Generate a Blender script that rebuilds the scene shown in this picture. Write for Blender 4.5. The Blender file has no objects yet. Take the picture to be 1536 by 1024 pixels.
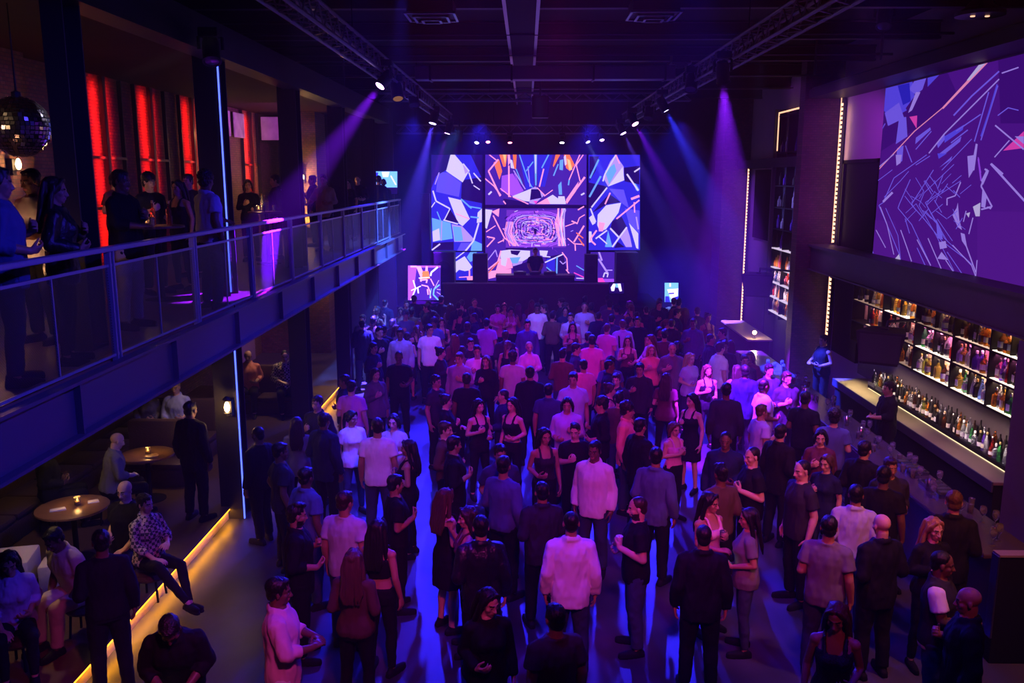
import bpy, bmesh, math, random
from mathutils import Vector, Matrix, noise
random.seed(7)
SC = bpy.context.scene
COL = SC.collection
R = math.radians
V = Vector
PI = math.pi
ORD = ['zeroth', 'first', 'second', 'third', 'fourth', 'fifth', 'sixth', 'seventh', 'eighth', 'ninth', 'tenth',
       'eleventh', 'twelfth', 'thirteenth', 'fourteenth', 'fifteenth', 'sixteenth', 'seventeenth', 'eighteenth',
       'nineteenth', 'twentieth', 'twenty-first', 'twenty-second', 'twenty-third', 'twenty-fourth', 'twenty-fifth',
       'twenty-sixth', 'twenty-seventh', 'twenty-eighth', 'twenty-ninth', 'thirtieth', 'thirty-first',
       'thirty-second', 'thirty-third', 'thirty-fourth', 'thirty-fifth', 'thirty-sixth', 'thirty-seventh',
       'thirty-eighth', 'thirty-ninth', 'fortieth', 'forty-first', 'forty-second', 'forty-third', 'forty-fourth',
       'forty-fifth', 'forty-sixth', 'forty-seventh', 'forty-eighth', 'forty-ninth', 'fiftieth']

# ------------------------------------------------------------------ the camera and a pixel -> place helper
FPX = 1300.0
EYE = V((0, 0, 5.2))
PITCH = math.atan2(512 - 267, FPX)
YAW = math.atan2(22 * math.cos(PITCH), FPX)
FW = V((-math.sin(YAW) * math.cos(PITCH), math.cos(YAW) * math.cos(PITCH), -math.sin(PITCH)))
RT = V((math.cos(YAW), math.sin(YAW), 0))
UP = RT.cross(FW)


def ray(u, v):
    return FW + RT * ((u - 768) / FPX) - UP * ((v - 512) / FPX)


def onX(u, v, X):
    d = ray(u, v)
    return EYE + d * ((X - EYE.x) / d.x)


def onY(u, v, Y):
    d = ray(u, v)
    return EYE + d * ((Y - EYE.y) / d.y)


def onZ(u, v, Z):
    d = ray(u, v)
    return EYE + d * ((Z - EYE.z) / d.z)


cam = bpy.data.cameras.new('camera')
cam.sensor_width = 36
cam.lens = FPX / 1536 * 36
cam.clip_start = 0.05
cam.clip_end = 200
co = bpy.data.objects.new('camera', cam)
COL.objects.link(co)
co.matrix_world = Matrix(((RT.x, UP.x, -FW.x, EYE.x), (RT.y, UP.y, -FW.y, EYE.y), (RT.z, UP.z, -FW.z, EYE.z), (0, 0, 0, 1)))
SC.camera = co

# ------------------------------------------------------------------ materials
MATS = {}


def new_mat(name):
    m = bpy.data.materials.new(name)
    m.use_nodes = True
    nt = m.node_tree
    for n in list(nt.nodes):
        if n.type != 'OUTPUT_MATERIAL':
            nt.nodes.remove(n)
    out = [n for n in nt.nodes if n.type == 'OUTPUT_MATERIAL'][0]
    MATS[name] = m
    return m, nt, out


def nd(nt, typ, **kw):
    n = nt.nodes.new(typ)
    for k, v in kw.items():
        setattr(n, k, v)
    return n


def pbr(name, col, rough=.6, metal=0., spec=.5, bump=0., bscale=20., var=0., vscale=3., trans=0., ior=1.45, emit=None, estr=0., sss=0., coat=0.,
        stretch=None):
    """a principled material with optional noise variation of its colour and a noise bump"""
    if name in MATS:
        return MATS[name]
    m, nt, out = new_mat(name)
    b = nd(nt, 'ShaderNodeBsdfPrincipled')
    b.inputs['Base Color'].default_value = (*col, 1)
    b.inputs['Roughness'].default_value = rough
    b.inputs['Metallic'].default_value = metal
    b.inputs['Specular IOR Level'].default_value = spec
    b.inputs['Transmission Weight'].default_value = trans
    b.inputs['IOR'].default_value = ior
    b.inputs['Coat Weight'].default_value = coat
    if emit:
        b.inputs['Emission Color'].default_value = (*emit, 1)
        b.inputs['Emission Strength'].default_value = estr
    if var or bump:
        tc = nd(nt, 'ShaderNodeTexCoord')
        mp = nd(nt, 'ShaderNodeMapping')
        if stretch:
            mp.inputs['Scale'].default_value = stretch
        nt.links.new(tc.outputs['Object'], mp.inputs['Vector'])
    if var:
        no = nd(nt, 'ShaderNodeTexNoise')
        no.inputs['Scale'].default_value = vscale
        no.inputs['Detail'].default_value = 4
        nt.links.new(mp.outputs[0], no.inputs['Vector'])
        mx = nd(nt, 'ShaderNodeMix', data_type='RGBA')
        lo = [max(0, c * (1 - var)) for c in col]
        hi = [min(1, c * (1 + var)) for c in col]
        mx.inputs['A'].default_value = (*lo, 1)
        mx.inputs['B'].default_value = (*hi, 1)
        nt.links.new(no.outputs[0], mx.inputs['Factor'])
        nt.links.new(mx.outputs['Result'], b.inputs['Base Color'])
    if bump:
        no = nd(nt, 'ShaderNodeTexNoise')
        no.inputs['Scale'].default_value = bscale
        no.inputs['Detail'].default_value = 3
        nt.links.new(mp.outputs[0], no.inputs['Vector'])
        bp = nd(nt, 'ShaderNodeBump')
        bp.inputs['Strength'].default_value = bump
        bp.inputs['Distance'].default_value = .02
        nt.links.new(no.outputs[0], bp.inputs['Height'])
        nt.links.new(bp.outputs[0], b.inputs['Normal'])
    nt.links.new(b.outputs[0], out.inputs['Surface'])
    return m


def glow(name, col, s):
    if name in MATS:
        return MATS[name]
    m, nt, out = new_mat(name)
    e = nd(nt, 'ShaderNodeEmission')
    e.inputs[0].default_value = (*col, 1)
    e.inputs[1].default_value = s
    nt.links.new(e.outputs[0], out.inputs['Surface'])
    return m


# ------------------------------------------------------------------ mesh building
class MB:
    """collects shapes into one mesh"""

    def __init__(s):
        s.v, s.f, s.m, s.c = [], [], [], []

    def add(s, vs, fs, mat=0):
        o = len(s.v)
        s.v += [tuple(p) for p in vs]
        s.f += [tuple(i + o for i in f) for f in fs]
        s.m += [mat] * len(fs)
        return s

    def box(s, x0, x1, y0, y1, z0, z1, mat=0):
        vs = [(x, y, z) for x in (x0, x1) for y in (y0, y1) for z in (z0, z1)]
        return s.add(vs, [(0, 1, 3, 2), (4, 6, 7, 5), (0, 4, 5, 1), (2, 3, 7, 6), (0, 2, 6, 4), (1, 5, 7, 3)], mat)

    def bbox(s, x0, x1, y0, y1, z0, z1, b=.01, mat=0):
        """box with chamfered edges"""
        b = min(b, (x1 - x0) * .45, (y1 - y0) * .45, (z1 - z0) * .45)
        bm = bmesh.new()
        bmesh.ops.create_cube(bm, size=1)
        for v in bm.verts:
            v.co = V(((x0 + x1) / 2 + v.co.x * (x1 - x0), (y0 + y1) / 2 + v.co.y * (y1 - y0), (z0 + z1) / 2 + v.co.z * (z1 - z0)))
        bmesh.ops.bevel(bm, geom=bm.edges[:], offset=b, segments=2, affect='EDGES', profile=.5)
        bm.verts.index_update()
        s.add([v.co for v in bm.verts], [[v.index for v in f.verts] for f in bm.faces], mat)
        bm.free()
        return s

    def hexa(s, p, mat=0):
        """eight corners: bottom four then top four, both counter-clockwise"""
        return s.add(p, [(3, 2, 1, 0), (4, 5, 6, 7), (0, 1, 5, 4), (1, 2, 6, 5), (2, 3, 7, 6), (3, 0, 4, 7)], mat)

    def rings(s, rings, mat=0, cap=True):
        n = len(rings[0])
        vs = [p for r in rings for p in r]
        fs = []
        for i in range(len(rings) - 1):
            for j in range(n):
                k = (j + 1) % n
                fs.append((i * n + j, i * n + k, (i + 1) * n + k, (i + 1) * n + j))
        if cap:
            fs.append(tuple(range(n))[::-1])
            fs.append(tuple((len(rings) - 1) * n + j for j in range(n)))
        return s.add(vs, fs, mat)

    def lathe(s, prof, c=(0, 0, 0), n=16, mat=0, axis=None):
        """profile of (radius, height) turned about z (or about AXIS through c)"""
        c = V(c)
        M = Matrix.Identity(3)
        if axis is not None:
            M = V((0, 0, 1)).rotation_difference(V(axis).normalized()).to_matrix()
        return s.rings([[c + M @ V((r * math.cos(2 * PI * j / n), r * math.sin(2 * PI * j / n), z)) for j in range(n)] for r, z in prof], mat)

    def tube(s, pts, rad, n=10, mat=0, ell=1., rnd=False, up=None):
        """tube along points; rad a number or one per point; rnd rounds the ends; ell squashes it along UP"""
        pts = [V(p) for p in pts]
        if not hasattr(rad, '__len__'):
            rad = [rad] * len(pts)
        rad = list(rad)
        tans = []
        for i in range(len(pts)):
            a, b = pts[max(i - 1, 0)], pts[min(i + 1, len(pts) - 1)]
            tans.append((b - a).normalized())
        if rnd:
            e = [(.92, .38), (.7, .7), (.38, .92), (.05, 1.)]
            p0, p1, r0, r1, t0, t1 = pts[0], pts[-1], rad[0], rad[-1], tans[0], tans[-1]
            pre = [(p0 - t0 * r0 * q, r0 * w, t0) for w, q in e[::-1]]
            post = [(p1 + t1 * r1 * q, r1 * w, t1) for w, q in e]
            pts = [a[0] for a in pre] + pts + [a[0] for a in post]
            rad = [a[1] for a in pre] + rad + [a[1] for a in post]
            tans = [a[2] for a in pre] + tans + [a[2] for a in post]
        u = V(up) if up is not None else (V((0, 0, 1)) if abs(tans[0].z) < .9 else V((0, 1, 0)))
        out = []
        for p, r, t in zip(pts, rad, tans):
            sd = t.cross(u)
            if sd.length < 1e-6:
                sd = t.orthogonal()
            sd.normalize()
            w = sd.cross(t).normalized()
            u = w if up is None else u
            out.append([p + sd * (r * math.cos(2 * PI * j / n)) + w * (r * ell * math.sin(2 * PI * j / n)) for j in range(n)])
        return s.rings(out, mat)

    def ball(s, c, r, mat=0, nu=14, nv=9, M=None):
        c = V(c)
        r = V(r) if hasattr(r, '__len__') else V((r, r, r))
        rr = []
        for i in range(nv):
            a = -PI / 2 + PI * (i + .12) / (nv - 1 + .24)
            ring = []
            for j in range(nu):
                b = 2 * PI * j / nu
                q = V((r.x * math.cos(a) * math.cos(b), r.y * math.cos(a) * math.sin(b), r.z * math.sin(a)))
                ring.append(c + (M @ q if M is not None else q))
            rr.append(ring)
        return s.rings(rr, mat)

    def mesh(s, name, mats=()):
        me = bpy.data.meshes.new(name)
        me.from_pydata(s.v, [], s.f)
        for m in mats:
            me.materials.append(m)
        if len(mats) > 1:
            me.polygons.foreach_set('material_index', s.m)
        me.update()
        return me

    def build(s, name, mats, parent=None, smooth=False, loc=None):
        if not isinstance(mats, (list, tuple)):
            mats = [mats]
        me = s.mesh(name, mats)
        if smooth:
            for p in me.polygons:
                p.use_smooth = True
            if smooth != 'all':
                me.set_sharp_from_angle(angle=R(38))
        return link(name, me, parent, loc)


def link(name, me, parent=None, loc=None):
    o = bpy.data.objects.new(name, me)
    COL.objects.link(o)
    if loc is not None:
        o.location = loc
    if parent is not None:
        o.parent = parent
    return o


def tag(o, label=None, cat=None, group=None, kind=None):
    for k, v in (('label', label), ('category', cat), ('group', group), ('kind', kind)):
        if v:
            o[k] = v
    return o


def empty(name, loc=(0, 0, 0), rz=0, label=None, cat=None, group=None):
    o = bpy.data.objects.new(name, None)
    o.empty_display_size = .2
    COL.objects.link(o)
    o.location = loc
    o.rotation_euler = (0, 0, rz)
    return tag(o, label, cat, group)


def struct(name, mb, mat, **kw):
    return tag(mb.build(name, mat, **kw), kind='structure')


KIDS = {}


def kids_of(o):
    return [c for c in o.children]


def copy_tree(o, parent=None):
    c = o.copy()
    COL.objects.link(c)
    if parent is not None:
        c.parent = parent
    for ch in list(o.children):
        copy_tree(ch, c)
    return c


def remeshed(mb, name, voxel, smooth=2, fac=.5):
    """one continuous surface out of overlapping closed shapes"""
    me = mb.mesh(name)
    o = bpy.data.objects.new(name, me)
    COL.objects.link(o)
    m = o.modifiers.new('r', 'REMESH')
    m.mode = 'VOXEL'
    m.voxel_size = voxel
    m.use_smooth_shade = True
    if smooth:
        q = o.modifiers.new('s', 'SMOOTH')
        q.factor = fac
        q.iterations = smooth
    dg = bpy.context.evaluated_depsgraph_get()
    r = bpy.data.meshes.new_from_object(o.evaluated_get(dg))
    r.name = name
    bpy.data.objects.remove(o)
    bpy.data.meshes.remove(me)
    return r
# ------------------------------------------------------------------ people
# a figure faces +Y, stands on z = 0, is 1.75 m tall and is scaled to its own height
FEM = dict(sh=.158, hip=.085, torso=[(.84, .150, .112, 0), (.93, .170, .120, -.005), (1.0, .158, .112, 0), (1.10, .122, .092, .004), (1.18, .126, .096, .006),
                                    (1.27, .142, .118, .016), (1.34, .140, .106, .010), (1.40, .118, .086, -.004), (1.45, .078, .066, -.01), (1.50, .052, .052, -.008)],
           ua=.044, el=.036, wr=.025, th=.086, kn=.052, ca=.050, an=.034, neck=.047)
MAL = dict(sh=.174, hip=.09, torso=[(.84, .152, .112, 0), (.93, .165, .118, 0), (1.0, .162, .116, .004), (1.10, .156, .110, .006), (1.20, .166, .114, .004),
                                   (1.30, .182, .124, .006), (1.37, .172, .114, 0), (1.42, .138, .094, -.006), (1.46, .092, .074, -.01), (1.505, .062, .062, -.008)],
           ua=.056, el=.045, wr=.031, th=.092, kn=.06, ca=.057, an=.04, neck=.057)
# elbow, wrist, hand direction, palm normal, finger curl for a right arm (mirrored for a left one)
ARM = {
    'd': ((.245, -.045, 1.145), (.262, .03, .895), (0, .12, -1), (-1, .1, 0), .45),
    'h': ((.250, -.035, 1.155), (.135, .185, 1.235), (-.55, .55, .45), (-.5, -.75, .3), 1.1),
    'l': ((.245, -.065, 1.160), (.165, .175, 1.10), (-.6, .75, .12), (-.6, -.3, .6), .9),
    'p': ((.300, -.090, 1.165), (.205, .015, .965), (-.2, .25, -.9), (-1, 0, .1), .5),
    'r': ((.270, .045, 1.200), (.215, .170, 1.43), (-.1, .15, 1), (-.9, .3, 0), .7),
    'x': ((.235, .020, 1.150), (.020, .175, 1.165), (-.95, .05, .1), (0, -1, 0), .3),
    'q': ((.270, .120, 1.190), (.250, .350, 1.12), (0, 1, -.1), (0, -.1, -1), .5),
    'c': ((.225, -.020, 1.170), (.060, .210, 1.25), (-.35, .35, .85), (-.9, .1, .1), .35),
    's': ((.235, .050, 1.165), (.150, .275, 1.02), (-.35, .8, -.1), (0, -.1, -1), .5),
    't': ((.255, .060, 1.185), (.115, .260, 1.155), (-.7, .6, .1), (-.2, -.2, -1), .6),
}


class Fig:
    """joint positions of one posed figure"""

    def __init__(s, sex, arms, yaw=0, nod=8, legs='a', lean=0):
        s.sex, s.yaw, s.nod = sex, yaw, nod
        P = s.P = FEM if sex == 'f' else MAL
        k = P['sh'] / .19
        sit = legs in 'stuv'
        s.sit = sit
        dz = -.40 if sit else 0
        piv = V((0, 0, .93 + dz))
        Rx = Matrix.Rotation(R(-lean), 3, 'X')
        s.up = lambda p: piv + Rx @ (V(p) + V((0, 0, dz)) - piv)
        s.upd = lambda d: Rx @ V(d)
        s.arms = []
        for side, c in ((1, arms[0]), (-1, arms[1])):
            e, w, d, n, curl = ARM[c]
            mir = lambda q: V((q[0] * side, q[1], q[2]))
            sh = V((P['sh'] * side, -.012, 1.392))
            off = (k - 1) * .19
            e = mir((e[0] + off, e[1], e[2]))
            w = mir((w[0] + off * (.9 if w[0] > .1 else .2), w[1], w[2]))
            s.arms.append((s.up(sh), s.up(e), s.up(w), s.upd(mir(d)).normalized(), s.upd(mir(n)).normalized(), curl, side))
        h = P['hip']
        s.legs = []
        for side in (1, -1):
            hp = V((h * side, 0, .90 + dz))
            if legs == 's':
                kn, an, toe = V((.14 * side, .42, .51)), V((.13 * side, .44, .085)), V((.05 * side, 1, 0))
            elif legs == 't':   # legs stretched out to one side, one over the other
                kn, an, toe = V((.16 * side + .02, .41, .53 + .05 * side)), V((.02 + .05 * side, .72 + .05 * side, .13 + .03 * side)), V((.1 * side, 1, .1))
            elif legs == 'b':   # one leg relaxed
                kn, an, toe = (V((.105, .05, .50)), V((.135, .02, .085)), V((.5, 1, 0))) if side > 0 else (V((-.085, .01, .49)), V((-.075, -.02, .085)), V((-.1, 1, 0)))
            elif legs == 'w':   # in mid-stride
                kn, an, toe = (V((.09, .16, .52)), V((.09, .2, .10)), V((.05, 1, .1))) if side > 0 else (V((-.09, .02, .47)), V((-.09, -.22, .11)), V((-.05, 1, -.2)))
            else:
                kn, an, toe = V((.115 * side, .015, .49)), V((.13 * side, -.02, .085)), V((.22 * side, 1, 0))
            s.legs.append((hp, kn, an, toe.normalized(), side))
        yr = Matrix.Rotation(R(yaw), 3, 'Z') @ Matrix.Rotation(R(-nod), 3, 'X')
        base = s.up((0, -.012, 1.525))
        s.H = Matrix.Translation(base) @ (Rx.to_4x4() @ yr.to_4x4())
        s.hd = lambda p: s.H @ V(p)

    # torso rings between two heights
    def torso(s, mb, z0, z1, gf=0., gx0=None, n=20):
        T = s.P['torso']

        def at(z):
            for a, b in zip(T, T[1:]):
                if a[0] <= z <= b[0]:
                    t = (z - a[0]) / (b[0] - a[0])
                    return [a[i] + (b[i] - a[i]) * t for i in range(1, 4)]
            return list(T[0][1:]) if z < T[0][0] else list(T[-1][1:])
        zs = sorted({z0, z1, *[t[0] for t in T if z0 < t[0] < z1]})
        rr = []
        for z in zs:
            rx, ry, cy = at(z)
            g = gf(z) if callable(gf) else gf
            gx = g if gx0 is None else gx0
            ring = []
            for j in range(n):
                a = 2 * PI * j / n
                ca, sa = math.cos(a), math.sin(a)
                q = .82   # a little squared
                x = math.copysign(abs(ca) ** q, ca) * (rx + gx)
                y = math.copysign(abs(sa) ** q, sa) * (ry + g) + cy
                ring.append(s.up((x, y, z)))
            rr.append(ring)
        mb.rings(rr)

    def limb(s, mb, a, b, ra, rb, bulge=0, n=12, rnd=True):
        mid = a.lerp(b, .38)
        mb.tube([a, mid, b], [ra, ra + (rb - ra) * .38 + bulge, rb], n=n, rnd=rnd)


def hand(mb, w, d, n, curl, side, wr):
    sd = d.cross(n).normalized() * (1 if side > 0 else -1)   # towards the thumb
    n = sd.cross(d).normalized() * (1 if side > 0 else -1)
    if n.dot(n) < .5:
        return
    mb.tube([w - d * .01, w + d * .025], [wr, wr * .95], n=10, rnd=True)
    L = [.070, .078, .074, .058]
    for i in range(4):
        o = (1.5 - i) * .0225
        b0 = w + d * .015 + sd * o * .55
        b1 = w + d * (.088 - .006 * abs(i - 1.2)) + sd * o
        mb.tube([b0, b1], [.016, .0125], n=8, rnd=True)
        dd = (d + sd * (1.5 - i) * .06).normalized()
        p = b1
        a = 0
        for q, fr in enumerate((.44, .32, .24)):
            a += curl * (.55 if q == 0 else .7)
            e = p + (dd * math.cos(a) + n * math.sin(a)) * (L[i] * fr * 1.12)
            mb.tube([p, e], [.0105 - .001 * q, .0098 - .001 * q], n=8, rnd=True)
            p = e
    t0 = w + d * .022 + sd * .024 + n * .008
    t1 = t0 + (d * .55 + sd * .75 + n * .35).normalized() * .042
    t2 = t1 + (d * .85 + sd * .25 + n * .5).normalized() * .034
    t3 = t2 + (d * .85 + sd * .02 + n * .6).normalized() * .026
    mb.tube([t0, t1], [.0165, .013], n=8, rnd=True)
    mb.tube([t1, t2, t3], [.012, .0108, .009], n=8, rnd=True)


EYES = [V((.031, .0745, .113)), V((-.031, .0745, .113))]
LIPS = [V((x, .0885 - 9 * x * x, z)) for x in (-.02, -.01, 0, .01, .02) for z in (.05, .0415)]


def body_mesh(fig, voxel):
    P = fig.P
    mb = MB()
    fig.torso(mb, .84, 1.505)
    for (hp, kn, an, toe, side) in fig.legs:
        mb.ball(hp, (P['th'] * 1.05, P['th'] * 1.05, P['th'] * 1.05))
        fig.limb(mb, hp, kn, P['th'], P['kn'], .004)
        ax = (an - kn).normalized()
        back = V((0, -1, 0)) if not fig.sit else V((0, -1, 0))
        mb.tube([kn, kn.lerp(an, .3) + back * .012, kn.lerp(an, .62) + back * .004, an], [P['kn'] * .95, P['ca'], P['ca'] * .78, P['an']], n=12, rnd=True)
        h = an - V((0, 0, .045))
        mb.tube([h - toe * .035, h + toe * .05, h + toe * .12, h + toe * .175], [.032, .036, .033, .022], n=10, rnd=True, ell=.85)
        mb.tube([an, h + toe * .02], [P['an'], .034], rnd=True)
    for (sh, e, w, d, n, curl, side) in fig.arms:
        mb.ball(sh, P['ua'] * 1.16)
        mb.tube([fig.up((0.045 * side, -.018, 1.455)), fig.up((P['sh'] * .55 * side, -.016, 1.430)), sh], [P['ua'] * .78, P['ua'] * .86, P['ua'] * 1.05], n=12, rnd=True)
        fig.limb(mb, sh, e, P['ua'], P['el'], .002)
        mb.tube([e, e.lerp(w, .3), w], [P['el'], P['el'] * 1.02, P['wr']], n=12, rnd=True)
        hand(mb, w, d, n, curl, side, P['wr'])
    if fig.sex == 'f':
        for sx in (-1, 1):
            mb.ball(fig.up((.062 * sx, .098, 1.275)), (.056, .05, .055))
    # neck and head
    hd = fig.hd
    M = fig.H.to_3x3()
    mb.tube([fig.up((0, -.02, 1.44)), fig.up((0, -.016, 1.50)), hd((0, -.016, .05))], [P['neck'] * 1.25, P['neck'] * 1.02, P['neck']], n=14, rnd=True)
    f = 1.0 if fig.sex == 'm' else .93
    B = lambda c, r: mb.ball(hd(c), V(r), M=M, nu=18, nv=12)
    B((0, -.012, .145), (.074, .094, .083))
    B((0, .028, .085), (.060 * f, .056, .085))
    B((0, .036, .036), (.047 * f, .044, .037))
    B((0, .066, .017), (.021 * f, .019, .017))
    for sx in (-1, 1):
        B((.039 * sx, .052, .086), (.024, .025, .024))
        B((.077 * sx, -.006, .104), (.009, .019, .031))
        B((.011 * sx, .095, .075), (.009, .010, .008))
        B(EYES[0] if sx > 0 else EYES[1], (.0128, .0125, .0115))
    mb.tube([hd((-.046, .066, .131)), hd((-.02, .082, .134)), hd((0, .083, .132)), hd((.02, .082, .134)), hd((.046, .066, .131))], .0095, n=8, rnd=True)
    mb.tube([hd((0, .083, .124)), hd((0, .095, .10)), hd((0, .107, .079))], [.0085, .0095, .0125], n=10, rnd=True)
    mb.tube([hd((-.021, .081, .0495)), hd((-.007, .089, .0515)), hd((.007, .089, .0515)), hd((.021, .081, .0495))], [.0045, .0065, .0065, .0045], n=8, rnd=True)
    mb.tube([hd((-.019, .081, .0425)), hd((0, .089, .0405)), hd((.019, .081, .0425))], [.005, .0072, .005], n=8, rnd=True)
    me = remeshed(mb, 'person', voxel, 1 if voxel > .01 else 2, .45)
    # colour the eyes, lips, brows and jaw by where they lie on the head
    Hi = fig.H.inverted()
    idx = []
    zmin = (fig.H @ V((0, 0, -.06))).z
    for p in me.polygons:
        c = p.center
        if c.z < zmin:
            idx.append(0)
            continue
        q = Hi @ c
        k = 0
        if q.y > .03 and -.03 < q.z < .16:
            de = min((q - e).length for e in EYES)
            if de < .0145 and q.y > .074 and abs(q.z - .112) < .0058:
                k = 1
                if min((V((q.x, q.z)) - V((e.x, e.z))).length for e in EYES) < .0072:
                    k = 3
            elif min((q - l).length for l in LIPS) < .0085:
                k = 2
            elif .127 < q.z < .141 and .012 < abs(q.x) < .05 and q.y > .06:
                k = 3
        if k == 0 and q.y > -.005 and -.012 < q.z < .064 and not (abs(q.x) < .012 and q.z > .058) and (abs(q.x) > .03 or q.z < .036 or q.z > .056) and q.z < .045 + .6 * abs(q.x):
            k = 4
        idx.append(k)
    for _ in range(5):
        me.materials.append(None)
    me.polygons.foreach_set('material_index', idx)
    return me


def puff(me, f):
    n = len(me.vertices)
    co, no = [0.] * (3 * n), [0.] * (3 * n)
    me.vertices.foreach_get('co', co)
    me.vertex_normals.foreach_get('vector', no)
    for i in range(0, 3 * n, 3):
        d = f(V(co[i:i + 3]))
        co[i] += no[i] * d
        co[i + 1] += no[i + 1] * d
        co[i + 2] += no[i + 2] * d
    me.vertices.foreach_set('co', co)
    me.update()


def ruffle(me, amp, sc, vert=.35):
    """folds: noise pushed along the normals"""
    def f(c):
        q = V((c.x * sc, c.y * sc, c.z * sc * vert))
        return amp * (noise.noise(q) + .5 * noise.noise(q * 2.3) + .45)
    puff(me, f)


def top_mesh(fig, kind, voxel):
    P = fig.P
    mb = MB()
    g = .014
    fem = fig.sex == 'f'
    lo = {'tee': .84, 'polo': .86, 'shirt': .80, 'jacket': .78, 'sweater': .88, 'tank': .97, 'crop': 1.13, 'dress': .84, 'vest': .88}[kind]
    if fig.sit:
        lo = max(lo, .90)
    if kind == 'jacket':
        g = .019
    if kind == 'vest':
        g = .024
    if kind in ('tank', 'crop', 'dress'):
        fig.torso(mb, lo, 1.34, .009)
        for sx in (-1, 1):
            mb.ball(fig.up((.062 * sx, .100, 1.275)), (.062, .056, .060))
            mb.tube([fig.up((.074 * sx, .125, 1.31)), fig.up((.083 * sx, .098, 1.38)), fig.up((.086 * sx, .055, 1.452)), fig.up((.086 * sx, -.015, 1.482)), fig.up((.082 * sx, -.075, 1.442)), fig.up((.07 * sx, -.11, 1.37)), fig.up((.066 * sx, -.108, 1.31))],
                    .0145, n=8, rnd=True)
        if kind == 'dress':
            if fig.sit:
                for (hp, kn, an, toe, side) in fig.legs:
                    mb.tube([hp + V((0, -.03, 0)), hp.lerp(kn, .85)], [P['th'] * 1.22, P['kn'] * 1.6], n=14, rnd=True)
            else:
                rr = []
                for z, a, b in ((.98, .178, .132), (.86, .198, .152), (.72, .205, .16), (.58, .215, .165)):
                    rr.append([(a * math.cos(2 * PI * j / 24) * (1 + .04 * math.cos(j * 2.6)), b * math.sin(2 * PI * j / 24) * (1 + .04 * math.cos(j * 2.6)) + .004, z) for j in range(24)])
                mb.rings(rr[::-1])
    else:
        loose = .012 if kind in ('shirt', 'polo', 'tee') else .006
        fig.torso(mb, lo, 1.485, lambda z: g + .002 + loose * max(0, min(1, (1.36 - z) / .25)))
        if fem:
            for sx in (-1, 1):
                mb.ball(fig.up((.062 * sx, .100, 1.275)), (.066, .058, .064))
        for (sh, e, w, d, n, curl, side) in fig.arms:
            if kind == 'vest':
                mb.tube([fig.up((0.05 * side, -.018, 1.45)), fig.up((P['sh'] * .62 * side, -.016, 1.425))], [P['ua'] * .78 + g * .8, P['ua'] * .86 + g], n=12, rnd=True)
                continue
            mb.ball(sh, P['ua'] * 1.04 + g)
            mb.tube([fig.up((0.05 * side, -.018, 1.45)), fig.up((P['sh'] * .55 * side, -.016, 1.430)), sh], [P['ua'] * .78 + g * .8, P['ua'] * .86 + g, P['ua'] * 1.05 + g], n=12, rnd=True)
            if kind in ('tee', 'polo'):
                t = .62
                mb.tube([sh, sh.lerp(e, t)], [P['ua'] + g, P['ua'] * .93 + g + .012], n=14)
            else:
                t = 1.0 if kind != 'shirt' or (curl < .5) else .55
                mb.tube([sh, sh.lerp(e, .5), e], [P['ua'] + g, P['ua'] * .92 + g + .004, P['el'] + g + .006], n=14, rnd=True)
                mb.tube([e, e.lerp(w, .4 * t), e.lerp(w, .97 * t)], [P['el'] + g + .005, P['el'] + g + .002, P['wr'] + g + .004 + (1 - t) * .012], n=14)
        if kind in ('shirt', 'polo', 'jacket', 'vest'):   # collar
            for dz, r0, th in ((.004, P['neck'] + .024, .012), (.026, P['neck'] + .017, .011)):
                ring = [fig.up((r0 * 1.02 * math.sin(a), -.014 + r0 * math.cos(a), 1.478 + dz - .018 * math.cos(a))) for a in [R(x) for x in range(22, 340, 18)]]
                mb.tube(ring, th, n=8, rnd=True)
            for sx in (-1, 1):   # collar points and placket
                mb.tube([fig.up((.03 * sx, .058, 1.472)), fig.up((.048 * sx, .088, 1.428))], [.013, .008], n=8, rnd=True)
            mb.tube([fig.up((0, P_front(fig, z) + g + .001, z)) for z in (1.42, 1.34, 1.24, 1.12, 1.0, lo + .02)], .008, n=8, rnd=True)
        else:
            ring = [fig.up(((P['neck'] + .026) * math.sin(a), -.012 + (P['neck'] + .024) * math.cos(a), 1.474 - .02 * math.cos(a))) for a in [R(x) for x in range(0, 361, 20)]]
            mb.tube(ring, .009, n=8)
    me = remeshed(mb, kind, voxel, 2, .5)
    ruffle(me, .014 if kind in ('shirt', 'jacket') else .010, 15)
    me.materials.append(None)
    return me


def P_front(fig, z):
    T = fig.P['torso']
    for a, b in zip(T, T[1:]):
        if a[0] <= z <= b[0]:
            t = (z - a[0]) / (b[0] - a[0])
            return a[2] + (b[2] - a[2]) * t + a[3] + (b[3] - a[3]) * t
    return T[0][2]


def legs_mesh(fig, kind, voxel):
    P = fig.P
    mb = MB()
    g = .016 if fig.sex == 'm' else .008
    if fig.sit:
        mb.ball(fig.up((0, .0, .93)), (.185, .14, .13))
    fig.torso(mb, .845, 1.02, .016, .012)
    mb.ball(fig.up((0, 0, .88)), (.10, .098 + g, .10))
    for (hp, kn, an, toe, side) in fig.legs:
        mb.ball(hp, P['th'] * 1.05 + g)
        mb.tube([hp, hp.lerp(kn, .4), kn], [P['th'] + g * .9, P['th'] * .88 + g, P['kn'] + g], n=14, rnd=True)
        if kind == 'shorts':
            continue
        e = kn.lerp(an, .96)
        mb.tube([kn, kn.lerp(an, .4) + V((0, -.01, 0)), e], [P['kn'] + g, P['ca'] + g * .8, P['an'] + g * .9 + (.006 if fig.sex == 'm' else 0)], n=14)
    me = remeshed(mb, kind, voxel, 2, .5)
    ruffle(me, .006, 16, .8)
    me.materials.append(None)
    return me


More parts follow.
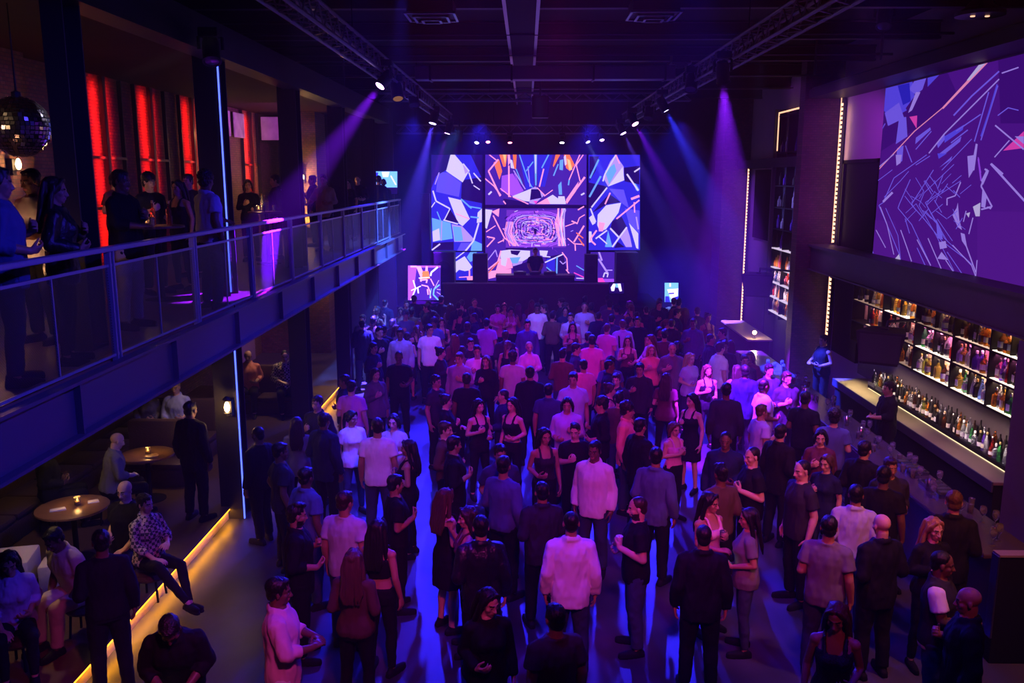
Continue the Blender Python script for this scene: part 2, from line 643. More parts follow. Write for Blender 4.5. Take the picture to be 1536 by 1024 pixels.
def shoe_mesh(leg, fem):
    hp, kn, an, toe, side = leg
    mb = MB()
    h = an - V((0, 0, .045))
    z0 = h.z - .04
    mb.tube([h - toe * .045, h + toe * .03, h + toe * .11, h + toe * .185], [.042, .046, .043, .030], n=14, rnd=True, ell=.9)
    mb.tube([h - toe * .02, an + V((0, 0, .01))], [.045, .045 if not fem else .04], n=14)
    pts = []
    sd = toe.cross(V((0, 0, 1)))
    for zz in (z0, z0 + .022):
        ring = []
        for t, wd in ((-.085, .02), (-.075, .036), (0, .043), (.1, .046), (.17, .04), (.205, .026), (.215, .01)):
            ring.append(h + toe * t + sd * wd)
        for t, wd in reversed(((-.085, .02), (-.075, .036), (0, .043), (.1, .046), (.17, .04), (.205, .026), (.215, .01))):
            ring.append(h + toe * t - sd * wd)
        pts.append([V((p.x, p.y, zz)) for p in ring])
    mb.rings(pts[::-1])
    me = remeshed(mb, 'shoe', .011, 1, .5)
    me.materials.append(None)
    return me


HAIRS = {}


def hair_mesh(style):
    """hair in head coordinates (z up from the chin)"""
    if style in HAIRS:
        return HAIRS[style]
    mb = MB()
    B = lambda c, r: mb.ball(c, r, nu=20, nv=12)
    amp, sc, vx = .005, 60, .008
    if style == 'buzz':
        B((0, -.020, .150), (.077, .094, .083))
        B((0, -.055, .09), (.064, .048, .06))
        amp = .0015
    elif style == 'short':
        B((0, -.025, .158), (.082, .100, .086))
        B((0, -.052, .09), (.070, .054, .062))
        B((0, .030, .207), (.055, .045, .026))
        for sx in (-1, 1):
            B((.071 * sx, .006, .128), (.011, .02, .036))
    elif style == 'quiff':
        B((0, -.025, .156), (.081, .099, .086))
        B((0, -.052, .09), (.069, .054, .062))
        B((0, .035, .222), (.056, .050, .034))
        B((.015, .0, .235), (.055, .060, .026))
        amp, sc = .007, 50
    elif style == 'curly':
        B((0, -.028, .168), (.096, .112, .096))
        B((0, -.06, .095), (.08, .06, .07))
        amp, sc = .014, 75
    elif style == 'afro':
        B((0, -.03, .17), (.118, .125, .115))
        amp, sc = .010, 90
    else:
        B((0, -.026, .156), (.083, .101, .087))
        B((0, -.056, .09), (.074, .056, .068))
        for sx in (-1, 1):
            mb.tube([(.03 * sx, .052, .215), (.068 * sx, .03, .165), (.080 * sx, .004, .10)], [.020, .021, .022], n=10, rnd=True)
        if style in ('long', 'wavy'):
            wv = .012 if style == 'wavy' else .004
            for i, x in enumerate((-.078, -.05, -.02, .012, .045, .078)):
                mb.tube([(x * .7, -.085, .17), (x * 1.0, -.100, .06), (x * 1.1 + wv * math.sin(i), -.104, -.07), (x * 1.15 - wv * math.cos(i * 2), -.112, -.19), (x * .95, -.114, -.29)],
                        [.030, .030, .027, .022, .010], n=10, rnd=True)
            for sx in (-1, 1):
                mb.tube([(.07 * sx, -.01, .16), (.087 * sx, -.02, .07), (.098 * sx, -.028, -.05), (.105 * sx, -.03 + wv, -.15), (.10 * sx, -.02, -.22)],
                        [.024, .027, .029, .025, .012], n=10, rnd=True)
            amp, sc = (.010, 34) if style == 'wavy' else (.005, 44)
            vx = .009
        elif style == 'bob':
            for sx in (-1, 1):
                mb.tube([(.07 * sx, -.01, .16), (.090 * sx, -.02, .08), (.092 * sx, -.02, .0)], [.024, .03, .02], n=10, rnd=True)
            mb.tube([(0, -.08, .14), (0, -.10, .05), (0, -.09, -.01)], [.07, .066, .04], n=12, rnd=True)
        elif style == 'pony':
            mb.tube([(0, -.11, .17), (0, -.155, .14), (0, -.165, .03), (0, -.15, -.12), (0, -.145, -.18)], [.02, .028, .034, .024, .01], n=10, rnd=True)
        elif style == 'bun':
            B((0, -.115, .20), (.04, .038, .038))
    me = remeshed(mb, 'hair', vx, 1, .5)
    flow = style in ('long', 'wavy', 'bob', 'pony')
    puff(me, lambda c: amp * noise.noise(V((c.x * sc, c.y * sc, c.z * sc * (.18 if flow and c.z < .2 else .6)))))
    me.materials.append(None)
    HAIRS[style] = me
    return me


CACHE = {}


def cached(key, fn):
    if key not in CACHE:
        CACHE[key] = fn()
    return CACHE[key]


def slot(o, i, m):
    o.material_slots[i].link = 'OBJECT'
    o.material_slots[i].material = m


def cloth(c, n=None):
    return pbr('cloth ' + (n or '%.3f %.3f %.3f' % c), c, .78, spec=.25, bump=.25, bscale=260, var=.12, vscale=9)


SKIN = {k: pbr('skin ' + k, c, .42, spec=.45, bump=.06, bscale=90, var=.08, vscale=14) for k, c in
        dict(l=(.58, .36, .26), m=(.40, .22, .14), d=(.17, .085, .05), t=(.48, .28, .19)).items()}
HAIRM = {k: pbr('hair ' + k, c, .42, spec=.5, bump=.5, bscale=70, stretch=(1, 1, .12)) for k, c in
         dict(k=(.008, .006, .006), b=(.03, .016, .01), n=(.09, .045, .02), y=(.34, .20, .08), g=(.25, .24, .23)).items()}
DYE = dict(k=(.007, .007, .009), c=(.028, .028, .034), n=(.014, .02, .06), w=(.80, .80, .80), s=(.45, .50, .62), p=(.74, .44, .52), r=(.78, .28, .24),
           g=(.16, .16, .17), v=(.42, .34, .60), b=(.10, .06, .04), d=(.035, .05, .10), m=(.70, .22, .50), u=(.08, .11, .26), e=(.46, .40, .30), o=(.12, .03, .05))
EYEM = pbr('eye white', (.42, .40, .38), .25)
LIPM = pbr('lips', (.42, .13, .12), .4)
BROWM = pbr('brow and iris', (.015, .01, .008), .5)
LEATHER = pbr('black leather', (.012, .012, .014), .32, spec=.6, bump=.3, bscale=60)
LACE = pbr('dark lace', (.02, .014, .02), .6, bump=.6, bscale=120, var=.9, vscale=60)


def check_mat():
    if 'checked cloth' in MATS:
        return MATS['checked cloth']
    m, nt, out = new_mat('checked cloth')
    b = nd(nt, 'ShaderNodeBsdfPrincipled')
    b.inputs['Roughness'].default_value = .8
    tc = nd(nt, 'ShaderNodeTexCoord')
    ck = nd(nt, 'ShaderNodeTexChecker')
    ck.inputs['Scale'].default_value = 26
    ck.inputs['Color1'].default_value = (.5, .42, .36, 1)
    ck.inputs['Color2'].default_value = (.03, .03, .05, 1)
    nt.links.new(tc.outputs['Object'], ck.inputs['Vector'])
    nt.links.new(ck.outputs['Color'], b.inputs['Base Color'])
    nt.links.new(b.outputs[0], out.inputs['Surface'])
    return m


def dye(c):
    if c == 'L':
        return LEATHER
    if c == 'X':
        return LACE
    if c == 'C':
        return check_mat()
    return cloth(DYE[c], c)


PEOPLE = []
LOWS = {'tee': 'jeans', 'shirt': 'jeans'}


def person(x, y, z, bearing, sex, arms, yaw, hgt, skin, hair, hcol, top, tcol, low, lcol, label, legs='a', lean=0, nod=8, beard=False, near=True, cat='person', group=None, shoec='k', under=None, extra=None):
    """bearing: degrees clockwise from straight away from the camera's wall"""
    fk = (sex, arms, yaw, nod, legs, lean)
    fig = cached(('fig',) + fk, lambda: Fig(sex, arms, yaw, nod, legs, lean))
    vb, vc = (.0075, .011) if near else (.0125, .016)
    me = cached(('body', near) + fk, lambda: body_mesh(fig, vb))
    o = link('person', me)
    s = hgt / 1.75
    o.location = (x, y, z)
    o.rotation_euler = (0, 0, -R(bearing))
    o.scale = (s, s, s)
    for i, m in enumerate((SKIN[skin], EYEM, LIPM, BROWM, HAIRM[hcol] if beard else SKIN[skin])):
        slot(o, i, m)
    tag(o, label, cat, group)
    pk = (sex, arms, legs, lean)
    t = link(top, cached(('top', near, top) + pk, lambda: top_mesh(fig, top, vc)), o)
    slot(t, 0, dye(tcol))
    if under:
        t = link(under[0], cached(('top', near, under[0]) + pk, lambda: top_mesh(fig, under[0], vc)), o)
        slot(t, 0, dye(under[1]))
    if extra == 'badge':
        MB().lathe([(.03, 0), (.03, .006), (.02, .008)], fig.up((.05, .158, 1.31)), 14, axis=(.1, 1, 0)).build('badge', pbr('white badge', (.8, .8, .8), .4), o)
    elif extra == 'pendant':
        MB().tube([fig.up((-.05, .085, 1.47)), fig.up((-.03, .15, 1.36)), fig.up((0, .165, 1.30)), fig.up((.03, .15, 1.36)), fig.up((.05, .085, 1.47))], .004, n=6).ball(fig.up((0, .168, 1.27)), (.018, .008, .035)).build('pendant_cord', dye('k'), o)
    elif extra == 'straps':
        for sx in (-1, 1):
            MB().tube([fig.up((.10 * sx, .12, 1.20)), fig.up((.105 * sx, .13, 1.34)), fig.up((.11 * sx, .06, 1.475)), fig.up((.11 * sx, -.05, 1.475)), fig.up((.105 * sx, -.135, 1.34)), fig.up((.09 * sx, -.14, 1.10))], .022, n=8, ell=.5).build('strap', dye('k'), o)
    if top != 'dress':
        l = link(low, cached(('low', near, low, sex, legs, lean), lambda: legs_mesh(fig, low, vc)), o)
        slot(l, 0, dye(lcol))
    for i in (0, 1):
        h = link('shoe', cached(('shoe', sex, legs, i), lambda: shoe_mesh(fig.legs[i], sex == 'f')), o)
        slot(h, 0, dye(shoec))
    if hair != 'bald':
        h = link('hair', hair_mesh(hair), o)
        h.matrix_local = fig.H
        slot(h, 0, HAIRM[hcol])
    PEOPLE.append((o, fig, s))
    return o, fig
# ------------------------------------------------------------------ the room
def brick_mat(name, c1, c2, mortar, axis='x', scale=4.2):
    m, nt, out = new_mat(name)
    b = nd(nt, 'ShaderNodeBsdfPrincipled')
    b.inputs['Roughness'].default_value = .75
    tc = nd(nt, 'ShaderNodeTexCoord')
    sp = nd(nt, 'ShaderNodeSeparateXYZ')
    cb = nd(nt, 'ShaderNodeCombineXYZ')
    nt.links.new(tc.outputs['Object'], sp.inputs[0])
    nt.links.new(sp.outputs['Y' if axis == 'x' else 'X'], cb.inputs['X'])
    nt.links.new(sp.outputs['Z'], cb.inputs['Y'])
    bt = nd(nt, 'ShaderNodeTexBrick')
    bt.inputs['Scale'].default_value = scale
    bt.inputs['Color1'].default_value = (*c1, 1)
    bt.inputs['Color2'].default_value = (*c2, 1)
    bt.inputs['Mortar'].default_value = (*mortar, 1)
    bt.inputs['Mortar Size'].default_value = .03
    nt.links.new(cb.outputs[0], bt.inputs['Vector'])
    no = nd(nt, 'ShaderNodeTexNoise')
    no.inputs['Scale'].default_value = 9
    nt.links.new(tc.outputs['Object'], no.inputs['Vector'])
    mx = nd(nt, 'ShaderNodeMix', data_type='RGBA', blend_type='MULTIPLY')
    mx.inputs['Factor'].default_value = .6
    nt.links.new(bt.outputs['Color'], mx.inputs['A'])
    nt.links.new(no.outputs['Color'], mx.inputs['B'])
    nt.links.new(mx.outputs['Result'], b.inputs['Base Color'])
    bp = nd(nt, 'ShaderNodeBump')
    bp.inputs['Strength'].default_value = .9
    bp.inputs['Distance'].default_value = .03
    inv = nd(nt, 'ShaderNodeMath', operation='SUBTRACT')
    inv.inputs[0].default_value = 1
    nt.links.new(bt.outputs['Fac'], inv.inputs[1])
    nt.links.new(inv.outputs[0], bp.inputs['Height'])
    nt.links.new(bp.outputs[0], b.inputs['Normal'])
    nt.links.new(b.outputs[0], out.inputs['Surface'])
    return m


BRX = brick_mat('brick facing the room', (.30, .15, .095), (.20, .09, .06), (.12, .095, .08))
BRY = brick_mat('brick pier face', (.30, .15, .095), (.20, .09, .06), (.12, .095, .08), 'y')
BLACK = pbr('black paint', (.010, .010, .012), .7, spec=.12, bump=.1)
STEEL = pbr('dark painted steel', (.025, .025, .03), .5, spec=.35)
BLUESTEEL = pbr('grey steel', (.10, .10, .125), .42, spec=.6)
CHROME = pbr('dull metal', (.32, .32, .34), .35, metal=1.)
PLASTER = pbr('dark plaster', (.16, .13, .14), .8, bump=.2, var=.2)
PALE = pbr('pale wall panel', (.30, .25, .29), .7, bump=.08, var=.1, vscale=2)
DARKW = pbr('dark wall', (.035, .032, .04), .8, bump=.2, var=.3)
WOOD = pbr('dark stained wood', (.10, .055, .03), .4, bump=.15, var=.35, vscale=6, stretch=(1, 8, 8))
TABLEW = pbr('varnished table wood', (.22, .115, .055), .28, bump=.08, var=.3, vscale=5, stretch=(1, 7, 1))
LEATH = pbr('brown leather', (.07, .04, .035), .38, spec=.6, bump=.3, bscale=45)
SPEAK = pbr('speaker cabinet', (.008, .008, .009), .6)
GRILL = pbr('speaker grille', (.018, .018, .02), .5, bump=.5, bscale=300)
WHITEB = pbr('white board', (.7, .68, .62), .6)
AMBER = glow('amber tape', (1, .38, .015), 6)
WARM = glow('warm white tape', (1, .5, .26), 3.2)
WARMD = glow('dim warm tape', (1, .5, .3), 1.6)
REDT = glow('red tape', (1, .03, .015), 5)
BLUET = glow('blue white tape', (.07, .11, 1), 3.2)
FLAME = glow('flame', (1, .55, .16), 26)
BULB = glow('warm bulb', (1, .55, .2), 34)
LENS = {'v': glow('violet lens', (.75, .42, 1), 14), 'b': glow('blue lens', (.55, .5, 1), 14), 'p': glow('pink lens', (1, .4, .75), 12), 'w': glow('white lens', (.8, .75, 1), 14), 'r': glow('red lens', (1, .2, .35), 9),
        'o': glow('amber glint glow', (1, .42, .08), .22)}  # weak glow stands in for an amber reflection on unlit lamps
DARKLENS = pbr('unlit lens', (.05, .05, .06), .15, spec=.8)


def floor_mat():
    m, nt, out = new_mat('polished concrete')
    b = nd(nt, 'ShaderNodeBsdfPrincipled')
    tc = nd(nt, 'ShaderNodeTexCoord')
    no = nd(nt, 'ShaderNodeTexNoise')
    no.inputs['Scale'].default_value = .9
    no.inputs['Detail'].default_value = 6
    nt.links.new(tc.outputs['Object'], no.inputs['Vector'])
    rp = nd(nt, 'ShaderNodeValToRGB')
    rp.color_ramp.elements[0].position = .35
    rp.color_ramp.elements[0].color = (.022, .021, .024, 1)
    rp.color_ramp.elements[1].position = .7
    rp.color_ramp.elements[1].color = (.085, .08, .085, 1)
    nt.links.new(no.outputs[0], rp.inputs[0])
    nt.links.new(rp.outputs[0], b.inputs['Base Color'])
    r2 = nd(nt, 'ShaderNodeMapRange')
    r2.inputs['To Min'].default_value = .28
    r2.inputs['To Max'].default_value = .55
    nt.links.new(no.outputs[0], r2.inputs['Value'])
    nt.links.new(r2.outputs[0], b.inputs['Roughness'])
    nt.links.new(b.outputs[0], out.inputs['Surface'])
    return m


CONC = floor_mat()
struct('floor', MB().box(-8.2, 7.5, -1, 31.5, -.15, 0), CONC)
struct('ceiling', MB().box(-8.2, 7.5, -1, 31.5, 8.2, 8.35), BLACK)
struct('wall_left', MB().box(-8.25, -8.0, -1, 31.5, 0, 8.2), BRX)
struct('wall_right', MB().box(7.3, 7.5, -1, 31.5, 0, 8.2), PALE)
struct('wall_stage', MB().box(-8.2, 7.5, 31.2, 31.45, 0, 8.2), DARKW)
struct('wall_rear', MB().box(-8.2, 7.5, -1.2, -1.0, 0, 8.2), DARKW)

# ceiling joists, pipes, the cable tray down the middle
for i, y in enumerate((4.3, 7.3, 10.3, 13.3, 16.2, 19.1, 22.0, 25.0, 28.0)):
    mb = MB().box(-8, 7.3, y - .07, y + .07, 7.62, 7.66).box(-8, 7.3, y - .012, y + .012, 7.66, 7.9).box(-8, 7.3, y - .07, y + .07, 7.9, 7.94)
    struct('beam_ceiling', mb, STEEL)
for i, y in enumerate((11.8, 14.8, 17.2, 20.6, 23.4, 26.4)):
    o = MB().tube([(-6.5, y, 7.5), (6.9, y, 7.5)], .022, n=8).build('ceiling_pipe', STEEL, smooth=True)
    tag(o, '%s thin steel pipe running across under the ceiling, counted from the near end' % ORD[i + 1], 'pipe', 'thin ceiling pipes')
t = empty('cable_tray', (-.05, 17, 7.55), 0, 'long black cable tray with pale edges down the middle of the ceiling', 'cable tray')
for x in (-.26, .2):
    mb = MB().box(x - .025, x + .025, -12.5, 11.5, -.06, .06)
    mb.build('side_rail', CHROME, t)
MB().box(-.24, .18, -12.4, 11.4, -.04, -.03).build('tray_base', BLACK, t)
for x in (-.12, .0, .1):
    MB().tube([(x + .02 * math.sin(k), -12.4 + k * 1.2, .01) for k in range(20)], .018, n=8).build('cable', BLACK, t)
d = empty('ventilation_duct', (.9, 17.8, 7.1), 0, 'shallow sheet metal duct crossing the ceiling above the dance floor', 'duct')
MB().bbox(-3.1, 2.0, -.18, .18, 0, .26, .02).build('duct_body', BLUESTEEL, d)
for x in (-2.8, -1.2, .4, 1.8):
    MB().box(x - .02, x + .02, -.2, .2, -.02, .28).build('flange', STEEL, d)
for i, (u, v, lb) in enumerate(((648, 27, 'square ceiling air diffuser left of the cable tray'), (980, 25, 'square ceiling air diffuser right of the cable tray'),
                                (1020, 97, 'small square ceiling vent beyond the right diffuser'))):
    p = onZ(u, v, 7.45)
    q = empty('air_diffuser', p, 0, lb, 'vent')
    s_ = .36 if i < 2 else .2
    for k in range(3):
        a = s_ * (1 - .3 * k)
        mb = MB()
        for (x0, x1, y0, y1) in ((-a, a, -a, -a + .035), (-a, a, a - .035, a), (-a, -a + .035, -a, a), (a - .035, a, -a, a)):
            mb.box(x0, x1, y0, y1, -.03 * k, .03 - .03 * k)
        mb.build('louvre_frame', CHROME, q)
    MB().box(-s_ * .9, s_ * .9, -s_ * .9, s_ * .9, .03, .2).build('plenum_box', STEEL, q)

AREAS = []


def area(name, loc, rot, sx, sy, col, e, spread=None):
    l = bpy.data.lights.new(name, 'AREA')
    l.shape = 'RECTANGLE'
    l.size, l.size_y = sx, sy
    l.color = col
    l.energy = e
    if spread:
        l.spread = R(spread)
    o = bpy.data.objects.new(name, l)
    COL.objects.link(o)
    o.location = loc
    o.rotation_euler = rot
    return o


def point(name, loc, col, e, r=.04):
    l = bpy.data.lights.new(name, 'POINT')
    l.color = col
    l.energy = e
    l.shadow_soft_size = r
    o = bpy.data.objects.new(name, l)
    COL.objects.link(o)
    o.location = loc
    return o


def spot(name, loc, to, col, e, ang=30, blend=.4, r=.06):
    l = bpy.data.lights.new(name, 'SPOT')
    l.color = col
    l.energy = e
    l.spot_size = R(ang)
    l.spot_blend = blend
    l.shadow_soft_size = r
    o = bpy.data.objects.new(name, l)
    COL.objects.link(o)
    o.location = loc
    o.rotation_euler = (V(to) - V(loc)).to_track_quat('-Z', 'Y').to_euler()
    return o


# ------------------------------------------------------------------ balcony
BX = -3.82
struct('slab_balcony', MB().box(-8, BX - .02, -1, 26.8, 3.30, 3.48), pbr('balcony floor', (.13, .09, .085), .45, var=.3, vscale=5, bump=.1))
mb = MB().box(BX - .02, BX, -1, 26.8, 3.06, 3.50).box(BX - .02, BX + .09, -1, 26.8, 3.03, 3.06).box(BX - .02, BX + .09, -1, 26.8, 3.50, 3.53)
for k in range(13):
    mb.box(BX, BX + .06, .9 + 2.05 * k, .92 + 2.05 * k, 3.06, 3.50)
struct('beam_balcony_front', mb, pbr('balcony steel', (.12, .12, .155), .4, spec=.6))
struct('ceiling_balcony', MB().box(-8, -4.6, -1, 27.5, 7.08, 7.2), pbr('red brown plaster', (.04, .014, .02), .8, spec=.1, var=.15, bump=.1))
struct('beam_balcony_ceiling', MB().box(-4.6, -4.25, -1, 27.5, 6.85, 7.3), STEEL)
struct('wall_balcony_end', MB().box(-8, -4.3, 28.4, 28.6, 0, 7.1), DARKW)
struct('ceiling_lounge', MB().box(-8, BX - .03, -1, 26.8, 3.16, 3.3), BLACK)
struct('platform_lounge', MB().box(-8, -4.62, -1, 20.6, 0, .17).box(-8, -4.58, -1, 20.6, .17, .2), WOOD)
struct('trim_platform', MB().box(-4.62, -4.61, -1, 20.6, 0, .13), pbr('riser', (.45, .36, .25), .5))
o = MB().box(-4.609, -4.585, 4, 20.6, .148, .168).build('step_light_tape', AMBER)
for k in range(4):
    area('step glow', (-4.575, 6 + 4.1 * k, .155), (0, R(-12), 0), .015, 4.0, (1, .36, .005), 15)
tag(o, 'glowing yellow light strip under the lip of the lounge step', 'light strip')
for i, y in enumerate((8.5, 12.65, 16.85, 21.05, 25.2)):
    zb = 3.48 if i == 0 else 0
    xl = -4.58 if i == 0 else -4.72
    mb = MB().box(xl, -4.37, y, y + .02, zb, 7.1).box(xl, -4.37, y + .33, y + .35, zb, 7.1).box(-4.555, -4.535, y + .02, y + .33, zb, 7.1).box(xl + .01, -4.38, y + .02, y + .33, zb, zb + .03)
    struct('column_balcony', mb, STEEL)
t = empty('column_light', (-4.355, 12.63, 0), 0, 'tall thin blue-white light strip up the edge of the steel column', 'light strip')
MB().box(-.008, .008, -.012, .012, .02, 3.02).box(-.008, .008, -.012, .012, 3.55, 6.9).build('tube', BLUET, t)
MB().box(-.022, .022, .012, .03, .02, 3.02).box(-.022, .022, .012, .03, 3.55, 6.9).build('channel', STEEL, t)

# balcony railing
MESHM, nt, out = new_mat('perforated mesh')
b = nd(nt, 'ShaderNodeBsdfPrincipled')
b.inputs['Base Color'].default_value = (.07, .07, .10, 1)
b.inputs['Roughness'].default_value = .4
b.inputs['Metallic'].default_value = .6
tr = nd(nt, 'ShaderNodeBsdfTransparent')
tc = nd(nt, 'ShaderNodeTexCoord')
sp = nd(nt, 'ShaderNodeSeparateXYZ')
nt.links.new(tc.outputs['Object'], sp.inputs[0])
sums = []
for op in ('ADD', 'SUBTRACT'):
    a = nd(nt, 'ShaderNodeMath', operation=op)
    nt.links.new(sp.outputs['Y'], a.inputs[0])
    nt.links.new(sp.outputs['Z'], a.inputs[1])
    f = nd(nt, 'ShaderNodeMath', operation='PINGPONG')
    f.inputs[1].default_value = .0125
    nt.links.new(a.outputs[0], f.inputs[0])
    c = nd(nt, 'ShaderNodeMath', operation='LESS_THAN')
    c.inputs[1].default_value = .0022
    nt.links.new(f.outputs[0], c.inputs[0])
    sums.append(c)
mxm = nd(nt, 'ShaderNodeMath', operation='MAXIMUM')
nt.links.new(sums[0].outputs[0], mxm.inputs[0])
nt.links.new(sums[1].outputs[0], mxm.inputs[1])
ms = nd(nt, 'ShaderNodeMixShader')
nt.links.new(mxm.outputs[0], ms.inputs[0])
nt.links.new(tr.outputs[0], ms.inputs[1])
nt.links.new(b.outputs[0], ms.inputs[2])
nt.links.new(ms.outputs[0], out.inputs['Surface'])
RAILM = pbr('railing steel', (.34, .34, .40), .36, spec=.7)
rl = empty('balcony_railing', (BX - .06, 10, 3.53), 0, 'long steel balcony railing with perforated mesh panels along the dance floor', 'railing')
y0r, y1r = -8.5, 16.75
MB().bbox(-.045, .045, y0r, y1r, 1.0, 1.05, .012).build('handrail', RAILM, rl)
MB().box(-.012, .012, y0r, y1r, .86, .885).box(-.012, .012, y0r, y1r, .02, .045).build('mesh_frame_rail', RAILM, rl)
posts = [y for y in (1.85, 3.9, 5.95, 8.0, 10.05, 12.15, 14.25, 16.35, 18.4, 20.45, 22.5, 24.6, 26.65)]
for y in posts:
    mb = MB()
    for s_ in (-.035, .035):
        mb.bbox(-.03, .03, y - 10 + s_ - .012, y - 10 + s_ + .012, -.03, 1.0, .004)
    mb.build('post', RAILM, rl)
for a, b_ in zip(posts, posts[1:]):
    MB().box(-.004, .004, a - 10 + .06, b_ - 10 - .06, .045, .86).build('mesh_panel', MESHM, rl)
    MB().box(-.008, .008, (a + b_) / 2 - 10 - .008, (a + b_) / 2 - 10 + .008, .045, .86).build('mesh_stiffener', RAILM, rl)
struct('trim_balcony_edge', MB().box(-4.06, -3.93, -1, 26.8, 3.48, 3.52), pbr('edge board', (.34, .2, .13), .5, var=.2))

# left wall of the balcony: posts with red light behind, lit brick piers
WINF = pbr('window steel', (.015, .013, .014), .5)
for i, y in enumerate((16.62, 18.7, 21.0, 25.4)):
    mb = MB().box(-7.96, -7.88, y - .06, y + .06, 3.5, 7.06)
    for z in (4.62, 5.55):
        mb.box(-7.95, -7.89, y - .75, y + .75, z, z + .05)
    for dy in (-.75, .72):
        mb.box(-7.98, -7.90, y + dy, y + dy + .035, 3.5, 7.06)
    struct('window_%d' % (i + 1), mb, WINF)
    o = MB().box(-7.945, -7.935, y - .03, y + .03, 3.6, 7.0).build('red_light_tape', REDT)
    tag(o, '%s upright strip of red light on the brick wall behind the balcony crowd' % ORD[i + 1], 'light strip', 'red wall lights')
    for dy in (-.2, .2):
        area('red wash', (-7.83, y + dy, 5.3), (0, R(90), 0), 3.2, .05, (1, .012, .008), 30, 150)
for i, (y, w) in enumerate(((13.2, 1.0), (26.2, 1.25))):
    struct('pillar_brick', MB().box(-8, -7.7, y - w / 2, y + w / 2, 3.48, 7.08) if i == 0 else MB().box(-7.02, -6.1, y - w / 2, y + w / 2, 3.48, 7.08), BRX if i == 0 else BRY)
struct('pillar_brick_lower', MB().box(-8, -5.9, 25.6, 26.8, 0, 3.16), BRY)


def sconce(loc, nrm, lb, e=12):
    q = empty('sconce_or_lit_ledge', loc, 0, lb, 'wall lamp')
    n = V(nrm)
    MB().bbox(-.05, .05, -.05, .05, -.12, .12, .01).build('back_plate', STEEL, q).location = n * .03
    MB().tube([n * .05, n * .12 + V((0, 0, .02)), n * .14 + V((0, 0, .16))], .012, n=8).build('bracket', STEEL, q)
    MB().lathe([(.02, .2), (.055, .17), (.06, .15)], n * .14, 14).build('cap', STEEL, q, smooth=True)
    MB().lathe([(.012, .12), (.03, .09), (.042, .03), (.03, -.02), (.006, -.04)], n * .14, 14).build('bulb', BULB, q, smooth=True)
    MB().lathe([(.05, -.055), (.055, -.045), (.02, -.04)], n * .14, 14).build('base_ring', STEEL, q)
    p = V(loc) + n * .3
    point('sconce light', p, (1, .5, .16), e, .05)
    return q


p = onX(22, 250, -7.6)
sconce((-7.68, p.y, p.z), (1, 0, 0), 'bare warm wall lamp on the brick pier under the mirror ball', 13)
p = onY(455, 262, 25.5)
sconce((p.x, 25.55, p.z - .1), (0, -1, 0), 'warm wall lamp on the brick pier at the far end of the balcony', 48)
p = onY(340, 611, 12.6)
sconce((-4.47, 12.62, p.z), (0, -1, 0), 'amber wall lamp on the steel column between lounge and dance floor', 7)
p = onX(318, 205, -7.9)
sconce((-7.93, p.y, p.z), (1, 0, 0), 'small dim wall lamp between the red light strips and the blue-edged column', 9)
point('lower pier light', (-5.6, 25.2, 2.9), (1, .45, .05), 70, .05)
area('pier uplight', (-6.55, 25.3, 3.9), (R(152), 0, 0), .8, .15, (1, .42, .12), 40)

for x, y, w_, flat, lb in ((-7.9, 23.1, .5, 0, 'pale poster high on the balcony wall, nearest of three'), (-7.9, 24.35, .42, 0, 'pale poster high on the balcony wall, middle of three'), (-7.4, 25.9, .36, 1, 'pale streaked poster beside the far brick pier, farthest of three')):
    o = (MB().bbox(-w_, w_, -.02, .02, -.33, .33, .01) if flat else MB().bbox(-.02, .02, -w_, w_, -.33, .33, .01)).build('wall_poster', pbr('poster paper', (.5, .42, .5), .7, var=.5, vscale=4), smooth=False)
    o.location = (x, y, 6.62)
    tag(o, lb, 'poster')
spot('poster wash', (-5.2, 22.0, 6.4), (-7.8, 24.4, 6.6), (.62, .10, .9), 420, 60, .6, .06)

# mirror ball
q = empty('mirror_ball', (-5.63, 9.8, 5.76), 0, 'mirror ball hanging over the near end of the balcony', 'mirror ball')
mb = MB()
rr = .33
for i in range(22):
    a0, a1 = -PI / 2 + PI * i / 22 + .012, -PI / 2 + PI * (i + 1) / 22 - .012
    n = max(3, int(44 * math.cos((a0 + a1) / 2)))
    for j in range(n):
        b0, b1 = 2 * PI * j / n + .012, 2 * PI * (j + 1) / n - .012
        P4 = [V((math.cos(a) * math.cos(b), math.cos(a) * math.sin(b), math.sin(a))) * rr for a, b in ((a0, b0), (a0, b1), (a1, b1), (a1, b0))]
        jit = V((random.uniform(-1, 1), random.uniform(-1, 1), random.uniform(-1, 1))) * .004
        mb.add([p + jit * (1 if k < 2 else -1) for k, p in enumerate(P4)], [(0, 1, 2, 3)])
mb.build('mirror_tile_pattern', pbr('mirror', (.9, .9, .92), .16, metal=1.), q)
MB().ball((0, 0, 0), rr * .97, nu=24, nv=16).build('core', BLACK, q, smooth=True)
MB().lathe([(.05, rr - .02), (.05, rr + .04), (.012, rr + .06), (.006, 1.3)], n=10).build('hanging_rod', STEEL, q)
# ------------------------------------------------------------------ screens: flat pictures made of light, on real panels
def light_pic(name, s):
    m, nt, out = new_mat(name)
    at = nd(nt, 'ShaderNodeAttribute')
    at.attribute_name = 'pic'
    e = nd(nt, 'ShaderNodeEmission')
    e.inputs[1].default_value = s
    nt.links.new(at.outputs['Color'], e.inputs[0])
    nt.links.new(e.outputs[0], out.inputs['Surface'])
    return m


HUE = dict(O=(1, .16, .05), P=(1, .30, .62), W=(.62, .52, .95), B=(.025, .018, .62), C=(.13, .34, 1), V=(.34, .07, .95), D=(.012, .002, .09), M=(.85, .06, .55), K=(.006, .001, .04), L=(.42, .26, 1), Y=(1, .5, .2), E=(.05, .012, .32),
           S=(.11, .07, .95), U=(.14, .025, .46), F=(.085, .008, .30), G=(.20, .12, 1), H=(.10, .010, .33), Q=(.055, .005, .225))


